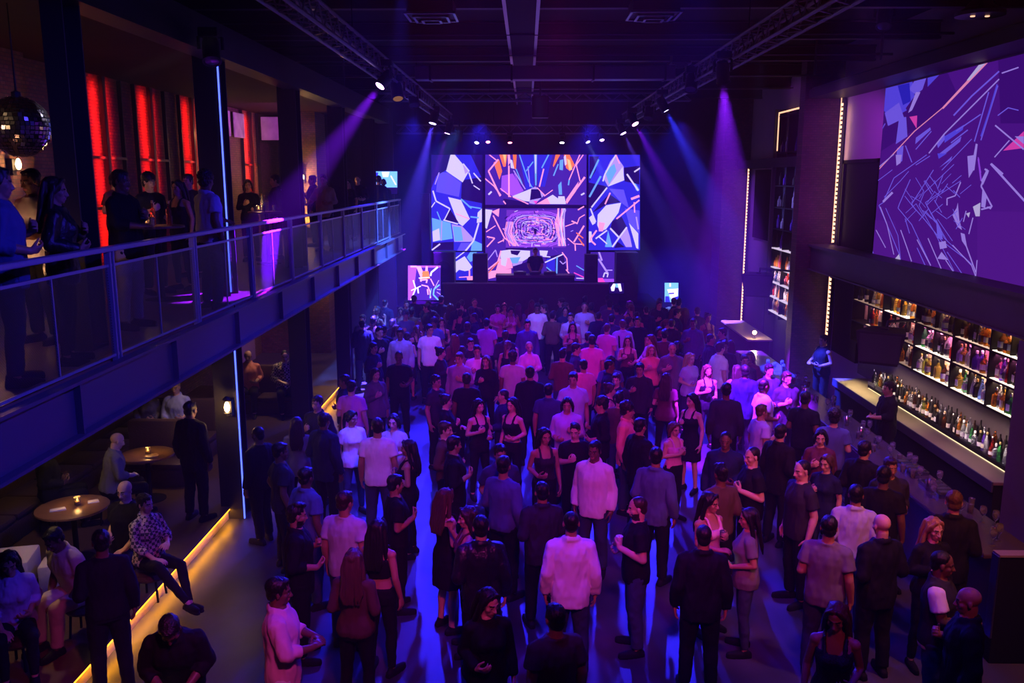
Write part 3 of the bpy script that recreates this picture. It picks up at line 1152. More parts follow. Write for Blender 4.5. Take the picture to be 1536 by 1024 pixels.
class Pic:
    def __init__(s, win, scale, clip=None):
        s.o, s.k, s.p = win, scale, []
        s.clip = clip

    def px(s, x, y):
        return (s.o[0] + x / s.k, s.o[1] + y / s.k)

    def poly(s, col, *pts):
        s.p.append((HUE[col], [s.px(*q) for q in pts]))

    def line(s, col, w, *pts, taper=True):
        pts = [V((*s.px(*q), 0)) for q in pts]
        w = w / s.k / 2
        for i, (a, b) in enumerate(zip(pts, pts[1:])):
            d = b - a
            if d.length < 1e-6:
                continue
            n = V((-d.y, d.x, 0)).normalized() * w
            s.p.append((HUE[col], [(a + n)[:2], (b + n)[:2], (b - n)[:2], (a - n)[:2]]))


def clip_poly(pts, u0, v0, u1, v1):
    for ax, lim, sgn in ((0, u0, 1), (0, u1, -1), (1, v0, 1), (1, v1, -1)):
        out = []
        for a, b in zip(pts, pts[1:] + pts[:1]):
            ia, ib = (a[ax] - lim) * sgn >= 0, (b[ax] - lim) * sgn >= 0
            if ia:
                out.append(a)
            if ia != ib:
                t = (lim - a[ax]) / (b[ax] - a[ax])
                out.append((a[0] + (b[0] - a[0]) * t, a[1] + (b[1] - a[1]) * t))
        pts = out
        if len(pts) < 3:
            return None
    return pts


def picture(name, polys, to3, step, mat, parent, box=None):
    """one flat mesh: every shape a face, later ones a hair nearer"""
    vs, fs, cs = [], [], []
    k = 0
    for col, pts in polys:
        if box:
            pts = clip_poly([tuple(p) for p in pts], *box)
            if not pts:
                continue
        P3 = [to3(*p) + step * k for p in pts]
        k += 1
        fs.append(tuple(range(len(vs), len(vs) + len(P3))))
        vs += P3
        cs += [col] * len(P3)
    me = bpy.data.meshes.new(name)
    org = parent.location
    me.from_pydata([tuple(v - org) for v in vs], [], fs)
    ca = me.color_attributes.new('pic', 'FLOAT_COLOR', 'CORNER')
    i = 0
    for p in me.polygons:
        for li in p.loop_indices:
            c = cs[me.loops[li].vertex_index]
            ca.data[li].color = (*c, 1)
    me.materials.append(mat)
    return link(name, me, parent)


rnd = random.Random(3)
LED = light_pic('led wall picture', 1.3)
LEDS = light_pic('small screen picture', 2.2)
YS = 30.0


def led_panel(name, u0, v0, u1, v1, polys, label, Y=YS, mat=None, base='K', depth=.12, cat='screen', stand=None):
    a, c = onY(u0, v1, Y), onY(u1, v0, Y)
    q = empty(name, ((a.x + c.x) / 2, Y, a.z), 0, label, cat)
    hx, h = (c.x - a.x) / 2, c.z - a.z
    MB().bbox(-hx - .02, hx + .02, .004, depth, -.02, h + .02, .01).build('cabinet', BLACK, q)
    base_p = [(HUE[base], [(u0, v0), (u1, v0), (u1, v1), (u0, v1)])]
    picture('screen_picture', base_p + polys, lambda u, v: onY(u, v, Y), V((0, -.00012, 0)), mat or LED, q, (u0, v0, u1, v1))
    return q


A = Pic((720, 225), 8.535)
for c, pts in (('E', [(60, 50), (1360, 50), (1360, 700), (60, 700)]), ('V', [(280, 330), (420, 300), (560, 520), (420, 590), (270, 520)]), ('B', [(500, 60), (690, 60), (690, 470), (590, 510)]),
               ('B', [(730, 60), (930, 60), (830, 470), (740, 460)]), ('O', [(245, 50), (350, 50), (330, 210), (300, 215)]), ('Y', [(290, 50), (335, 50), (325, 180)]), ('O', [(175, 160), (245, 120), (285, 270), (250, 380)]),
               ('P', [(355, 50), (380, 50), (395, 150), (360, 200)]), ('O', [(420, 50), (470, 50), (460, 250), (435, 230)]), ('W', [(385, 120), (415, 130), (440, 240), (395, 230)]),
               ('C', [(690, 50), (730, 50), (724, 450), (706, 455)]), ('W', [(700, 50), (722, 50), (716, 300), (708, 300)]),
               ('O', [(970, 50), (1030, 50), (940, 220), (932, 200)]), ('O', [(1070, 50), (1140, 50), (1210, 190), (1150, 270), (1100, 230)]), ('Y', [(1110, 110), (1150, 130), (1180, 250), (1140, 260)]), ('W', [(1070, 90), (1095, 60), (1110, 180), (1085, 200)]),
               ('C', [(1020, 130), (1065, 120), (1060, 260), (1015, 250)]), ('C', [(1000, 450), (1040, 400), (1050, 570), (1010, 570)]),
               ('W', [(410, 590), (660, 490), (640, 660), (560, 650)]), ('L', [(660, 490), (710, 465), (820, 580), (700, 690), (630, 680)]), ('D', [(655, 500), (760, 500), (790, 610), (640, 640)]), ('M', [(680, 650), (740, 650), (715, 690)]),
               ('W', [(720, 690), (930, 570), (1000, 620), (1010, 690)]), ('P', [(720, 690), (860, 610), (900, 690)]), ('W', [(1000, 590), (1080, 590), (1100, 690), (990, 690)]),
               ('P', [(1100, 630), (1260, 400), (1230, 520), (1110, 690)]), ('D', [(300, 620), (560, 660), (600, 700), (310, 705)])):
    A.poly(c, *pts)
for c, w, pts in (('P', 20, [(235, 120), (110, 270), (260, 590)]), ('P', 16, [(60, 360), (180, 460), (270, 580)]), ('P', 20, [(370, 200), (372, 600)]), ('P', 12, [(260, 490), (400, 600)]), ('P', 14, [(120, 60), (210, 130)]),
                  ('L', 14, [(430, 260), (580, 500)]), ('C', 13, [(505, 60), (620, 400), (670, 480)]), ('L', 12, [(615, 210), (640, 470)]), ('C', 14, [(680, 150), (590, 270)]), ('C', 16, [(880, 55), (790, 230)]),
                  ('P', 18, [(815, 240), (760, 470)]), ('C', 16, [(1000, 180), (940, 330)]), ('P', 14, [(1280, 50), (1140, 380)]), ('P', 14, [(1320, 60), (1230, 190), (1280, 400)]), ('P', 26, [(1340, 345), (1100, 670)]),
                  ('C', 18, [(1140, 380), (1130, 450)]), ('P', 14, [(420, 600), (620, 690)]), ('P', 12, [(830, 580), (730, 480)]), ('P', 12, [(820, 590), (930, 510)]), ('P', 16, [(300, 650), (330, 690)]), ('W', 22, [(110, 570), (150, 530)]),
                  ('W', 20, [(1290, 575), (1335, 550)]), ('P', 16, [(1250, 765), (1330, 720)]), ('C', 12, [(460, 240), (540, 430)]), ('V', 10, [(440, 300), (520, 470)])):
    A.line(c, w, *pts)
Bp = Pic((720, 310), 8.535)
Bp.poly('E', (60, 20), (1360, 20), (1360, 960), (60, 960))
Bp.poly('U', (340, 40), (1080, 40), (1100, 520), (330, 520))
Bp.poly('E', (400, 90), (1010, 90), (1000, 460), (420, 460))
for k in range(9):   # the tunnel of bent rings
    rx, ry = 350 - 36 * k, 215 - 22 * k
    for rep in range(2):
        pts = []
        for j in range(25):
            a = 2 * PI * j / 24
            q = (abs(math.cos(a)) ** 4 + abs(math.sin(a)) ** 4) ** -.25
            jx = rnd.uniform(-14, 14)
            pts.append((705 + (rx + jx) * q * math.cos(a), 285 + (ry + jx * .7) * q * math.sin(a)))
        pts[-1] = pts[0]
        Bp.line(rnd.choice('VLLPV'), rnd.uniform(7, 15), *pts)
for k in range(240):
    x, y = 705 + rnd.gauss(0, 190), 285 + rnd.gauss(0, 120)
    a = rnd.uniform(0, PI)
    L_ = rnd.uniform(20, 75)
    Bp.line(rnd.choice('LLVPEDWVU'), rnd.uniform(5, 12), (x, y), (x + L_ * math.cos(a), y + L_ * math.sin(a) * .6))
Bp.poly('D', (690, 280), (725, 280), (722, 345), (692, 345))
for k in range(16):
    x = 990 + rnd.uniform(0, 110)
    Bp.line(rnd.choice('PPLW'), rnd.uniform(7, 14), (x, 20), (x + rnd.uniform(-60, 20), 210), (x + rnd.uniform(-10, 60), 500))
for k in range(14):
    x = 360 + rnd.uniform(-20, 60)
    Bp.line(rnd.choice('PLLV'), rnd.uniform(7, 12), (x, 190), (x - rnd.uniform(10, 40), 330), (x + rnd.uniform(30, 90), 500))
for c, pts in (('W', [(70, 30), (160, 40), (90, 280), (70, 270)]), ('P', [(150, 60), (250, 20), (240, 130)]), ('D', [(330, 525), (700, 525), (690, 545), (330, 550)]), ('W', [(270, 560), (380, 545), (640, 560), (640, 640), (540, 700), (420, 690), (260, 650)]),
               ('D', [(390, 555), (520, 560), (480, 620), (400, 600)]), ('P', [(250, 660), (400, 650), (420, 780), (200, 820)]), ('L', [(410, 700), (550, 690), (490, 845), (430, 800)]), ('C', [(380, 650), (520, 640), (480, 720), (410, 720)]), ('W', [(270, 650), (350, 660), (330, 760), (270, 740)]),
               ('W', [(760, 555), (870, 560), (850, 630), (770, 620)]), ('D', [(840, 640), (1060, 600), (1120, 850), (860, 850)]), ('B', [(850, 660), (960, 650), (960, 840), (850, 760)]), ('P', [(110, 820), (400, 790), (400, 850), (110, 920)]), ('D', [(420, 760), (640, 690), (640, 850), (430, 850)])):
    Bp.poly(c, *pts)
for c, w, pts in (('P', 16, [(170, 110), (320, 410)]), ('P', 12, [(80, 320), (200, 240)]), ('P', 16, [(90, 380), (190, 400), (90, 510)]), ('L', 12, [(100, 680), (200, 550), (225, 640)]), ('P', 18, [(105, 800), (230, 700), (270, 560)]), ('O', 12, [(110, 840), (240, 700)]),
                  ('L', 10, [(98, 680), (100, 830)]), ('P', 14, [(230, 460), (310, 420)]), ('P', 16, [(320, 400), (440, 490)]), ('P', 12, [(1090, 250), (1230, 200)]), ('P', 18, [(1170, 180), (1240, 210)]), ('P', 12, [(1240, 220), (1270, 140), (1340, 100)]),
                  ('P', 20, [(1330, 240), (1200, 450)]), ('P', 14, [(1120, 400), (1200, 470), (1330, 480)]), ('O', 14, [(1260, 400), (1330, 500)]), ('O', 14, [(1230, 330), (1320, 400)]), ('P', 16, [(1215, 480), (1220, 560)]), ('W', 16, [(830, 710), (1060, 605)]),
                  ('C', 20, [(985, 640), (980, 850)]), ('C', 14, [(850, 770), (950, 850)]), ('P', 14, [(1050, 580), (1110, 660), (1120, 810)]), ('P', 14, [(1100, 800), (1140, 850)]), ('C', 12, [(1230, 750), (1330, 810)]), ('M', 14, [(1200, 840), (1330, 900)]), ('W', 12, [(1230, 910), (1330, 915)]),
                  ('W', 14, [(800, 630), (900, 640)]), ('L', 12, [(1020, 690), (1060, 730), (1100, 700)])):
    Bp.line(c, w, *pts)
A2 = [p for p in A.p]
led_panel('led_screen', 728, 232, 880, 421, Bp.p + A2, 'large middle LED wall behind the DJ with glowing shards and a violet tunnel')
C = Pic((640, 225), 6.4)
for c, pts in (('B', [(40, 40), (530, 40), (530, 980), (40, 980)]), ('D', [(340, 290), (530, 260), (530, 510), (330, 470)]), ('S', [(110, 210), (200, 215), (330, 310), (310, 450), (90, 400)]), ('W', [(230, 40), (270, 45), (405, 205), (345, 310), (185, 200)]), ('L', [(345, 130), (400, 205), (370, 230)]),
               ('D', [(30, 40), (230, 40), (190, 190), (90, 250), (40, 380)]), ('W', [(205, 450), (330, 480), (415, 660), (345, 730), (300, 700)]), ('D', [(170, 670), (225, 570), (310, 700)]), ('C', [(50, 650), (230, 700), (250, 850), (60, 880)]), ('W', [(55, 780), (120, 750), (130, 860), (60, 880)]), ('L', [(240, 710), (340, 730), (460, 860), (420, 880), (265, 880)]),
               ('C', [(250, 730), (330, 740), (350, 870), (270, 875)]), ('W', [(490, 600), (530, 560), (530, 690), (480, 700)]), ('D', [(60, 890), (260, 880), (260, 960), (50, 960)]), ('D', [(420, 40), (530, 40), (530, 270)]), ('S', [(330, 890), (420, 890), (350, 1010), (270, 1010)]), ('C', [(440, 860), (530, 900), (530, 980), (420, 980)])):
    C.poly(c, *pts)
for c, w, pts in (('W', 14, [(60, 390), (90, 490), (220, 560)]), ('W', 10, [(45, 550), (80, 500)]), ('L', 10, [(120, 215), (80, 330)]), ('W', 12, [(405, 215), (440, 320)]), ('W', 12, [(450, 220), (520, 300)]), ('W', 12, [(350, 130), (410, 205)]), ('W', 10, [(170, 670), (225, 560)]), ('C', 14, [(330, 470), (430, 560)]), ('C', 12, [(400, 540), (520, 560)]), ('W', 16, [(500, 700), (450, 870), (340, 1010)]),
                  ('L', 10, [(145, 680), (140, 870)]), ('W', 14, [(50, 960), (130, 900)]), ('W', 12, [(160, 670), (300, 710)]), ('C', 14, [(420, 640), (500, 650)]), ('W', 10, [(450, 340), (510, 380)]), ('C', 10, [(100, 590), (140, 690)]), ('P', 10, [(280, 610), (410, 660)])):
    C.line(c, w, *pts)
led_panel('led_screen', 647, 232, 725, 376, C.p, 'left LED wall with pale shards on blue, beside the middle LED wall')
E_ = Pic((600, 370), 9.6)
E_.poly('B', (780, 40), (1250, 40), (1250, 520), (780, 520))
E_.poly('W', (790, 220), (930, 135), (1040, 290), (1000, 340), (930, 350), (850, 330), (800, 380))
E_.poly('C', (960, 150), (1050, 20), (1130, 30), (1050, 200), (1010, 220))
E_.line('P', 22, (1000, 340), (1000, 470))
E_.line('P', 14, (850, 440), (1000, 430))
E_.poly('P', (960, 430), (1050, 420), (1060, 510), (970, 490))
E_.line('W', 16, (800, 170), (1010, 10))
led_panel('led_screen', 683, 378, 725, 420, E_.p, 'low LED panel with one white shard under the left LED wall', Y=YS + .02)
Dp = Pic((870, 225), 6.4)
for c, pts in (('B', [(80, 40), (580, 40), (580, 960), (80, 960)]), ('D', [(90, 60), (180, 60), (150, 200), (90, 300)]), ('D', [(80, 310), (260, 350), (110, 560), (80, 560)]), ('L', [(220, 260), (290, 110), (340, 45), (420, 160), (420, 290), (270, 350)]), ('W', [(270, 350), (410, 160), (425, 290)]), ('C', [(240, 200), (330, 130), (350, 200), (280, 330)]),
               ('W', [(170, 620), (250, 530), (395, 505), (370, 600), (250, 760), (190, 780), (165, 720)]), ('P', [(180, 690), (240, 700), (220, 780), (180, 780)]), ('D', [(280, 420), (390, 500), (260, 520), (120, 600)]), ('S', [(280, 370), (420, 380), (470, 560), (390, 500)]), ('D', [(310, 680), (400, 640), (450, 740), (370, 830), (290, 760)]),
               ('C', [(270, 770), (310, 930), (240, 930)]), ('L', [(380, 830), (450, 740), (480, 830), (500, 930), (440, 930)]), ('D', [(360, 880), (430, 930), (330, 940)]), ('C', [(480, 230), (570, 380), (540, 390)]), ('W', [(470, 700), (560, 800), (560, 950), (540, 940)]), ('S', [(430, 560), (570, 580), (570, 800), (470, 700)]), ('W', [(85, 650), (120, 620), (150, 700), (120, 720)]),
               ('W', [(85, 780), (110, 780), (120, 880), (85, 890)]), ('D', [(420, 170), (570, 150), (570, 330), (430, 300)])):
    Dp.poly(c, *pts)
for c, w, pts in (('C', 16, [(180, 90), (95, 270)]), ('C', 18, [(200, 250), (90, 450)]), ('W', 14, [(260, 360), (110, 550)]), ('P', 14, [(290, 410), (240, 520)]), ('W', 14, [(345, 45), (240, 230), (220, 300)]), ('P', 12, [(345, 45), (380, 130)]), ('W', 16, [(450, 230), (560, 390)]), ('P', 22, [(570, 440), (490, 470)]), ('P', 14, [(570, 480), (350, 660)]), ('W', 14, [(100, 560), (150, 690)]),
                  ('W', 14, [(150, 850), (260, 770)]), ('P', 16, [(160, 770), (95, 860), (150, 910)]), ('W', 16, [(290, 750), (375, 840), (310, 930)]), ('W', 16, [(375, 840), (450, 740)]), ('W', 14, [(520, 210), (580, 170)]), ('L', 14, [(540, 640), (560, 760)]), ('P', 12, [(520, 500), (525, 600)]), ('W', 12, [(180, 830), (260, 900)])):
    Dp.line(c, w, *pts)
led_panel('led_screen', 883, 232, 960, 375, Dp.p, 'right LED wall with pale shards on blue, beside the middle LED wall')
Fp = Pic((860, 340), 7.68)
Fp.poly('E', (150, 250), (600, 250), (600, 650), (150, 650))
Fp.line('L', 20, (270, 220), (330, 390))
Fp.line('L', 22, (290, 370), (400, 540))
Fp.line('L', 12, (370, 500), (450, 500))
Fp.line('W', 14, (345, 580), (360, 530), (400, 540), (390, 580))
Fp.poly('M', (285, 590), (340, 590), (370, 640), (285, 640))
Fp.poly('V', (340, 600), (520, 600), (540, 640), (370, 640))
led_panel('led_screen', 886, 378, 922, 423, Fp.p, 'low dim LED panel under the right LED wall', Y=YS + .02)
Gm = Pic((600, 370), 9.6)
for c, pts in (('V', [(110, 270), (600, 270), (600, 780), (110, 780)]), ('E', [(240, 300), (600, 300), (600, 790), (180, 790)]), ('P', [(230, 280), (300, 280), (330, 360), (310, 480), (280, 400)]), ('P', [(370, 280), (400, 280), (400, 350), (360, 380)]), ('O', [(330, 350), (410, 350), (430, 460), (280, 470)])):
    Gm.poly(c, *pts)
for c, w, pts in (('P', 24, [(150, 285), (240, 285), (310, 390), (300, 500)]), ('W', 26, [(545, 290), (450, 370), (440, 420)]), ('W', 16, [(270, 450), (430, 440)]), ('P', 20, [(300, 480), (390, 470), (380, 520)]), ('W', 20, [(190, 480), (225, 600), (170, 740), (150, 790)]), ('W', 16, [(160, 630), (300, 565)]), ('W', 22, [(255, 590), (265, 670)]),
                  ('P', 16, [(310, 550), (400, 570), (430, 640), (440, 740)]), ('P', 18, [(395, 610), (405, 690)]), ('C', 20, [(570, 545), (490, 610), (480, 690), (560, 775)]), ('C', 14, [(450, 600), (430, 740)]), ('L', 10, [(560, 480), (500, 590)]), ('L', 9, [(530, 610), (590, 620)]), ('L', 9, [(530, 650), (590, 690)]), ('P', 14, [(440, 460), (490, 560)])):
    Gm.line(c, w, *pts)
led_panel('wall_monitor', 612, 398, 661, 450, Gm.p, 'upright monitor with pink and blue light curves left of the stage', Y=27.9, mat=LEDS, depth=.07)
Hm = Pic((860, 340), 7.68)
Hm.poly('C', (1050, 645), (1210, 645), (1210, 880), (1050, 880))
Hm.poly('W', (1080, 720), (1210, 710), (1200, 810), (1150, 860), (1110, 800))
Hm.poly('B', (1060, 800), (1100, 800), (1120, 880), (1055, 880))
Hm.poly('B', (1165, 810), (1210, 800), (1210, 880), (1180, 880))
Hm.line('W', 20, (1115, 650), (1115, 690))
Hm.line('B', 14, (1100, 770), (1160, 765))
led_panel('wall_monitor', 997, 424, 1018, 453, Hm.p, 'small bright cyan and white monitor to the right of the stage', Y=28.2, mat=LEDS, depth=.06)
Im = Pic((860, 340), 7.68)
Im.poly('W', (430, 700), (460, 655), (490, 655), (470, 740), (440, 740))
Im.poly('W', (500, 655), (545, 655), (560, 740), (535, 745))
Im.poly('C', (480, 655), (510, 655), (520, 700), (490, 700))
led_panel('stage_monitor', 914, 424, 936, 440, Im.p, 'small screen with two white shapes at the right end of the stage front', Y=27.5, mat=LEDS, depth=.05)
Jm = Pic((340, 240), 5.12)
Jm.poly('C', (1130, 85), (1310, 85), (1310, 210), (1130, 210))
Jm.poly('W', (1190, 90), (1250, 90), (1240, 130), (1200, 130))
Jm.poly('B', (1130, 95), (1165, 95), (1160, 120), (1130, 200))
Jm.line('W', 10, (1260, 120), (1300, 190))
led_panel('wall_television', 560, 257, 596, 291, Jm.p, 'blue-white television on the end wall of the balcony', Y=28.3, mat=LEDS, depth=.06, cat='television')
Km = Pic((300, 0), 5.12)
Km.poly('C', (1290, 890), (1310, 860), (1350, 855), (1350, 900))
led_panel('lit_panel', 551, 166, 565, 178, Km.p, 'tiny pale blue lit panel high on the end wall beside the violet beam', Y=28.3, mat=LEDS, depth=.05, cat='screen')

# stage, booth and loudspeakers
struct('platform_stage', MB().box(-4.2, 4.4, 27.75, 31.2, 0, 1.1), BLACK)
q = empty('booth_barrier', (.1, 27.62, 0), 0, 'long black booth wall across the front of the stage', 'barrier')
MB().bbox(-2.75, 2.85, 0, .1, 0, 1.86, .01).build('front_panel', pbr('booth black', (.03, .026, .03), .5, spec=.4), q)
MB().box(-2.8, 2.9, -.03, .16, 1.86, 1.895).build('ledge', BLUESTEEL, q)
q = empty('dj_desk', (.28, 28.35, 1.1), 0, 'dark DJ desk in the middle of the stage', 'desk')
MB().bbox(-1.28, 1.3, -.3, .3, .92, 1.0, .01).build('desk_top', pbr('desk violet black', (.05, .03, .06), .4), q)
MB().box(-1.26, 1.28, -.28, -.24, 0, .92).build('front_panel', BLACK, q)
for x in (-1.2, 1.22):
    MB().box(x - .04, x + .04, -.24, .28, 0, .92).build('leg', BLACK, q)
for i, (x, w, lb) in enumerate(((-.35, .2, 'black media player on the DJ desk left of the mixer'), (0, .16, 'black mixer in the middle of the DJ desk'), (.35, .2, 'black media player on the DJ desk right of the mixer'))):
    q = empty('dj_mixer' if i == 1 else 'dj_player', (.28 + x * 1.4, 28.3, 2.1), 0, lb, 'mixer' if i == 1 else 'player', None)
    MB().bbox(-w, w, -.18, .18, 0, .09, .01).build('body', SPEAK, q)
    MB().lathe([(.12, 0), (.12, .015), (.1, .02)], (0, 0, .09), 20).build('jog_dial', CHROME, q, smooth=True)


def speaker(name, u0, v0, u1, v1, Y, label, d=.45):
    a, c = onY(u0, v1, Y), onY(u1, v0, Y)
    zb = 1.1 if Y > 27.75 else 0
    q = empty(name, ((a.x + c.x) / 2, Y, zb), 0, label, 'loudspeaker')
    w, h = (c.x - a.x) / 2, c.z - zb
    MB().bbox(-w, w, 0, d, 0, h, .02).build('cabinet', SPEAK, q)
    MB().bbox(-w * .9, w * .9, -.02, 0, .04, h - .04, .008).build('grille', GRILL, q)
    for z in (h * .28, h * .68):
        MB().lathe([(w * .72, 0), (w * .7, .015), (w * .3, .004), (w * .15, .012)], (0, -.02, z), 20, axis=(0, -1, 0)).build('cone', SPEAK, q, smooth=True)


speaker('stage_speaker', 709, 381, 731, 424, 28.9, 'black upright loudspeaker left of the DJ desk')
speaker('stage_speaker', 877, 382, 897, 424, 28.9, 'black upright loudspeaker right of the DJ desk')
speaker('bass_speaker', 650, 378, 681, 424, 28.9, 'broad black bass loudspeaker under the left LED wall', .7)
speaker('bass_speaker', 924, 379, 958, 424, 28.9, 'broad black bass loudspeaker under the right LED wall', .7)
speaker('line_array_speaker', 632, 290, 644, 385, 29.3, 'tall slim black loudspeaker column beside the left LED wall', .3)
q = empty('lighting_desk', (-2.55, 27.2, 0), 0, 'low desk with small lit controls in front of the stage', 'desk')
MB().bbox(-.5, .5, -.25, .25, .95, 1.02, .01).build('desk_top', BLUESTEEL, q)
for x in (-.45, .45):
    MB().box(x - .03, x + .03, -.2, .2, 0, .95).build('leg', BLACK, q)
# ------------------------------------------------------------------ right-hand side: piers, bays, projected picture, bar
for i, y in enumerate((20.8, 29.0)):
    struct('pillar_brick_bar', MB().box(6.42, 7.3, y, y + (.4 if i == 0 else 1.25), 0, 8.2), brick_mat('pier brick %d' % i, (.12, .066, .06), (.075, .04, .038), (.055, .042, .042), 'y', 4.6))
struct('pillar_bar_end', MB().box(6.62, 7.3, 10.5, 11.55, 0, 3.06), pbr('pillar violet grey', (.12, .09, .11), .7, var=.2, bump=.1))
struct('beam_over_bar', MB().box(6.78, 7.3, -1, 20.8, 3.08, 3.62).box(6.7, 7.3, -1, 20.8, 3.60, 3.66).box(6.7, 7.3, -1, 20.8, 3.06, 3.09), pbr('beam violet grey', (.07, .06, .075), .55, var=.2, bump=.1))
struct('beam_over_far_bay', MB().box(6.9, 7.3, 22.05, 29, 5.5, 5.75), DARKW)
struct('beam_top_bar', MB().box(6.5, 7.3, -1, 20.8, 7.0, 7.2), STEEL)
o = MB().tube([(6.6, -1, 7.16), (6.6, 20.7, 7.16)], .09, n=14).build('wall_pipe', BLUESTEEL, smooth=True)
tag(o, 'thick pipe running above the projected picture under the ceiling', 'pipe')
struct('door_1', MB().box(7.24, 7.3, 18.3, 20.25, 3.66, 5.56).box(7.2, 7.3, 18.25, 18.33, 3.66, 5.6).box(7.2, 7.3, 20.2, 20.28, 3.66, 5.6).box(7.2, 7.3, 18.25, 20.28, 5.52, 5.6), BLACK)
struct('door_2', MB().box(7.22, 7.3, 18.75, 20.25, 1.2, 3.02), BLACK)
struct('door_3', MB().box(7.22, 7.3, 25.4, 28.0, 3.35, 5.45), BLACK)
struct('trim_bay_edge', MB().box(7.0, 7.3, 25.28, 25.38, 0, 7.1).box(7.0, 7.3, 22.0, 22.15, 0, 7.1), BLUESTEEL)


def led_ladder(y, z0, z1, label, x=7.2, mat=WARM):
    """a light channel with bright cells set in a dark ladder"""
    q = empty('light_ladder', (x, y, z0), 0, label, 'light strip')
    MB().box(0, .06, -.07, .07, 0, z1 - z0).build('channel', STEEL, q)
    mb = MB()
    n = int((z1 - z0) / .1)
    for k in range(n):
        mb.box(-.012, 0, -.05, .05, k * .1 + .02, k * .1 + .075)
    mb.build('cell_pattern', mat, q)
    MB().box(-.016, .0, .058, .075, 0, z1 - z0).build('bright_edge', WARMD, q)
    return q


led_ladder(20.55, 3.7, 7.0, 'warm glowing light ladder at the upper corner of the near brick pier')
led_ladder(20.55, .0, 3.02, 'warm glowing light ladder beside the near brick pier under the beam')
led_ladder(28.75, .0, 5.55, 'warm glowing light ladder on the far bay between the two brick piers')
area('ladder glow', (7.12, 20.4, 5.3), (0, R(-90), 0), 3, .1, (1, .55, .35), 7)

# projected picture
PROJ = light_pic('projected picture', .72)
P7 = Pic((1290, 60), 5.122)
P8 = Pic((1290, 230), 4.878)
big = []
base = [(HUE['F'], [(1290, 20), (1560, 20), (1560, 470), (1290, 470)])]
P7.poly('Q', (120, 340), (660, 220), (740, 400), (560, 600), (120, 880))
P7.poly('Q', (1060, 120), (1300, 60), (1300, 640), (1080, 640))
P8.poly('H', (860, 420), (1300, 430), (1300, 1100), (860, 1000))
P8.poly('H', (40, 480), (260, 500), (300, 800), (20, 740))
for c, pts in (('S', [(135, 340), (250, 335), (360, 540), (250, 600), (130, 500)]), ('G', [(190, 560), (300, 480), (340, 600), (215, 660)]), ('S', [(240, 330), (400, 300), (420, 430), (340, 540)]), ('G', [(375, 380), (440, 280), (520, 260), (480, 380), (430, 420)]), ('S', [(520, 260), (650, 225), (520, 360)]), ('B', [(290, 350), (380, 330), (390, 470), (330, 500)]),
               ('L', [(430, 400), (465, 400), (400, 540), (370, 560)]), ('G', [(300, 600), (355, 590), (365, 740), (275, 800)]), ('G', [(285, 830), (335, 810), (325, 930), (280, 950)]), ('M', [(380, 590), (440, 580), (435, 680)]), ('P', [(1040, 115), (1000, 120), (630, 520), (640, 530)]), ('W', [(1020, 120), (960, 130), (820, 310), (840, 310)]), ('G', [(430, 750), (540, 670), (545, 690), (425, 800)]),
               ('G', [(590, 790), (650, 720), (655, 760), (600, 830)]), ('G', [(600, 880), (780, 740), (770, 780), (610, 910)]), ('S', [(650, 740), (800, 650), (790, 690), (650, 790)]), ('G', [(610, 980), (710, 890), (700, 920)]), ('L', [(890, 795), (905, 800), (880, 1000), (850, 1010)]), ('M', [(1100, 850), (1260, 700), (1260, 830)]), ('L', [(1190, 740), (1260, 740), (1260, 800)])):
    P7.poly(c, *pts)
for c, w, pts in (('P', 7, [(660, 500), (420, 700), (130, 1010)]), ('G', 12, [(1070, 240), (860, 430), (720, 580)]), ('L', 10, [(1070, 300), (820, 550), (650, 720), (530, 870)]), ('G', 9, [(990, 400), (880, 780)]), ('G', 9, [(1060, 350), (930, 770)]), ('S', 10, [(1055, 340), (990, 560), (930, 740)]), ('L', 10, [(1090, 255), (1220, 210)]), ('G', 9, [(930, 570), (740, 700)]), ('G', 9, [(830, 690), (700, 790)]),
                  ('L', 12, [(1040, 655), (1260, 840)]), ('L', 9, [(1035, 900), (1150, 770)]), ('L', 14, [(1010, 950), (1100, 1030)]), ('G', 8, [(1060, 580), (1140, 520), (1220, 540)]), ('P', 10, [(122, 360), (120, 460)]), ('G', 8, [(150, 540), (100, 640)]), ('G', 7, [(195, 640), (140, 740), (80, 870)]), ('V', 7, [(185, 350), (190, 420)]), ('G', 8, [(350, 810), (400, 940)]), ('G', 7, [(430, 840), (550, 700)]), ('G', 6, [(860, 760), (630, 1000)]),
                  ('G', 6, [(540, 890), (430, 960)]), ('V', 8, [(910, 900), (930, 1020)]), ('L', 14, [(960, 990), (990, 1010)])):
    P7.line(c, w, *pts)
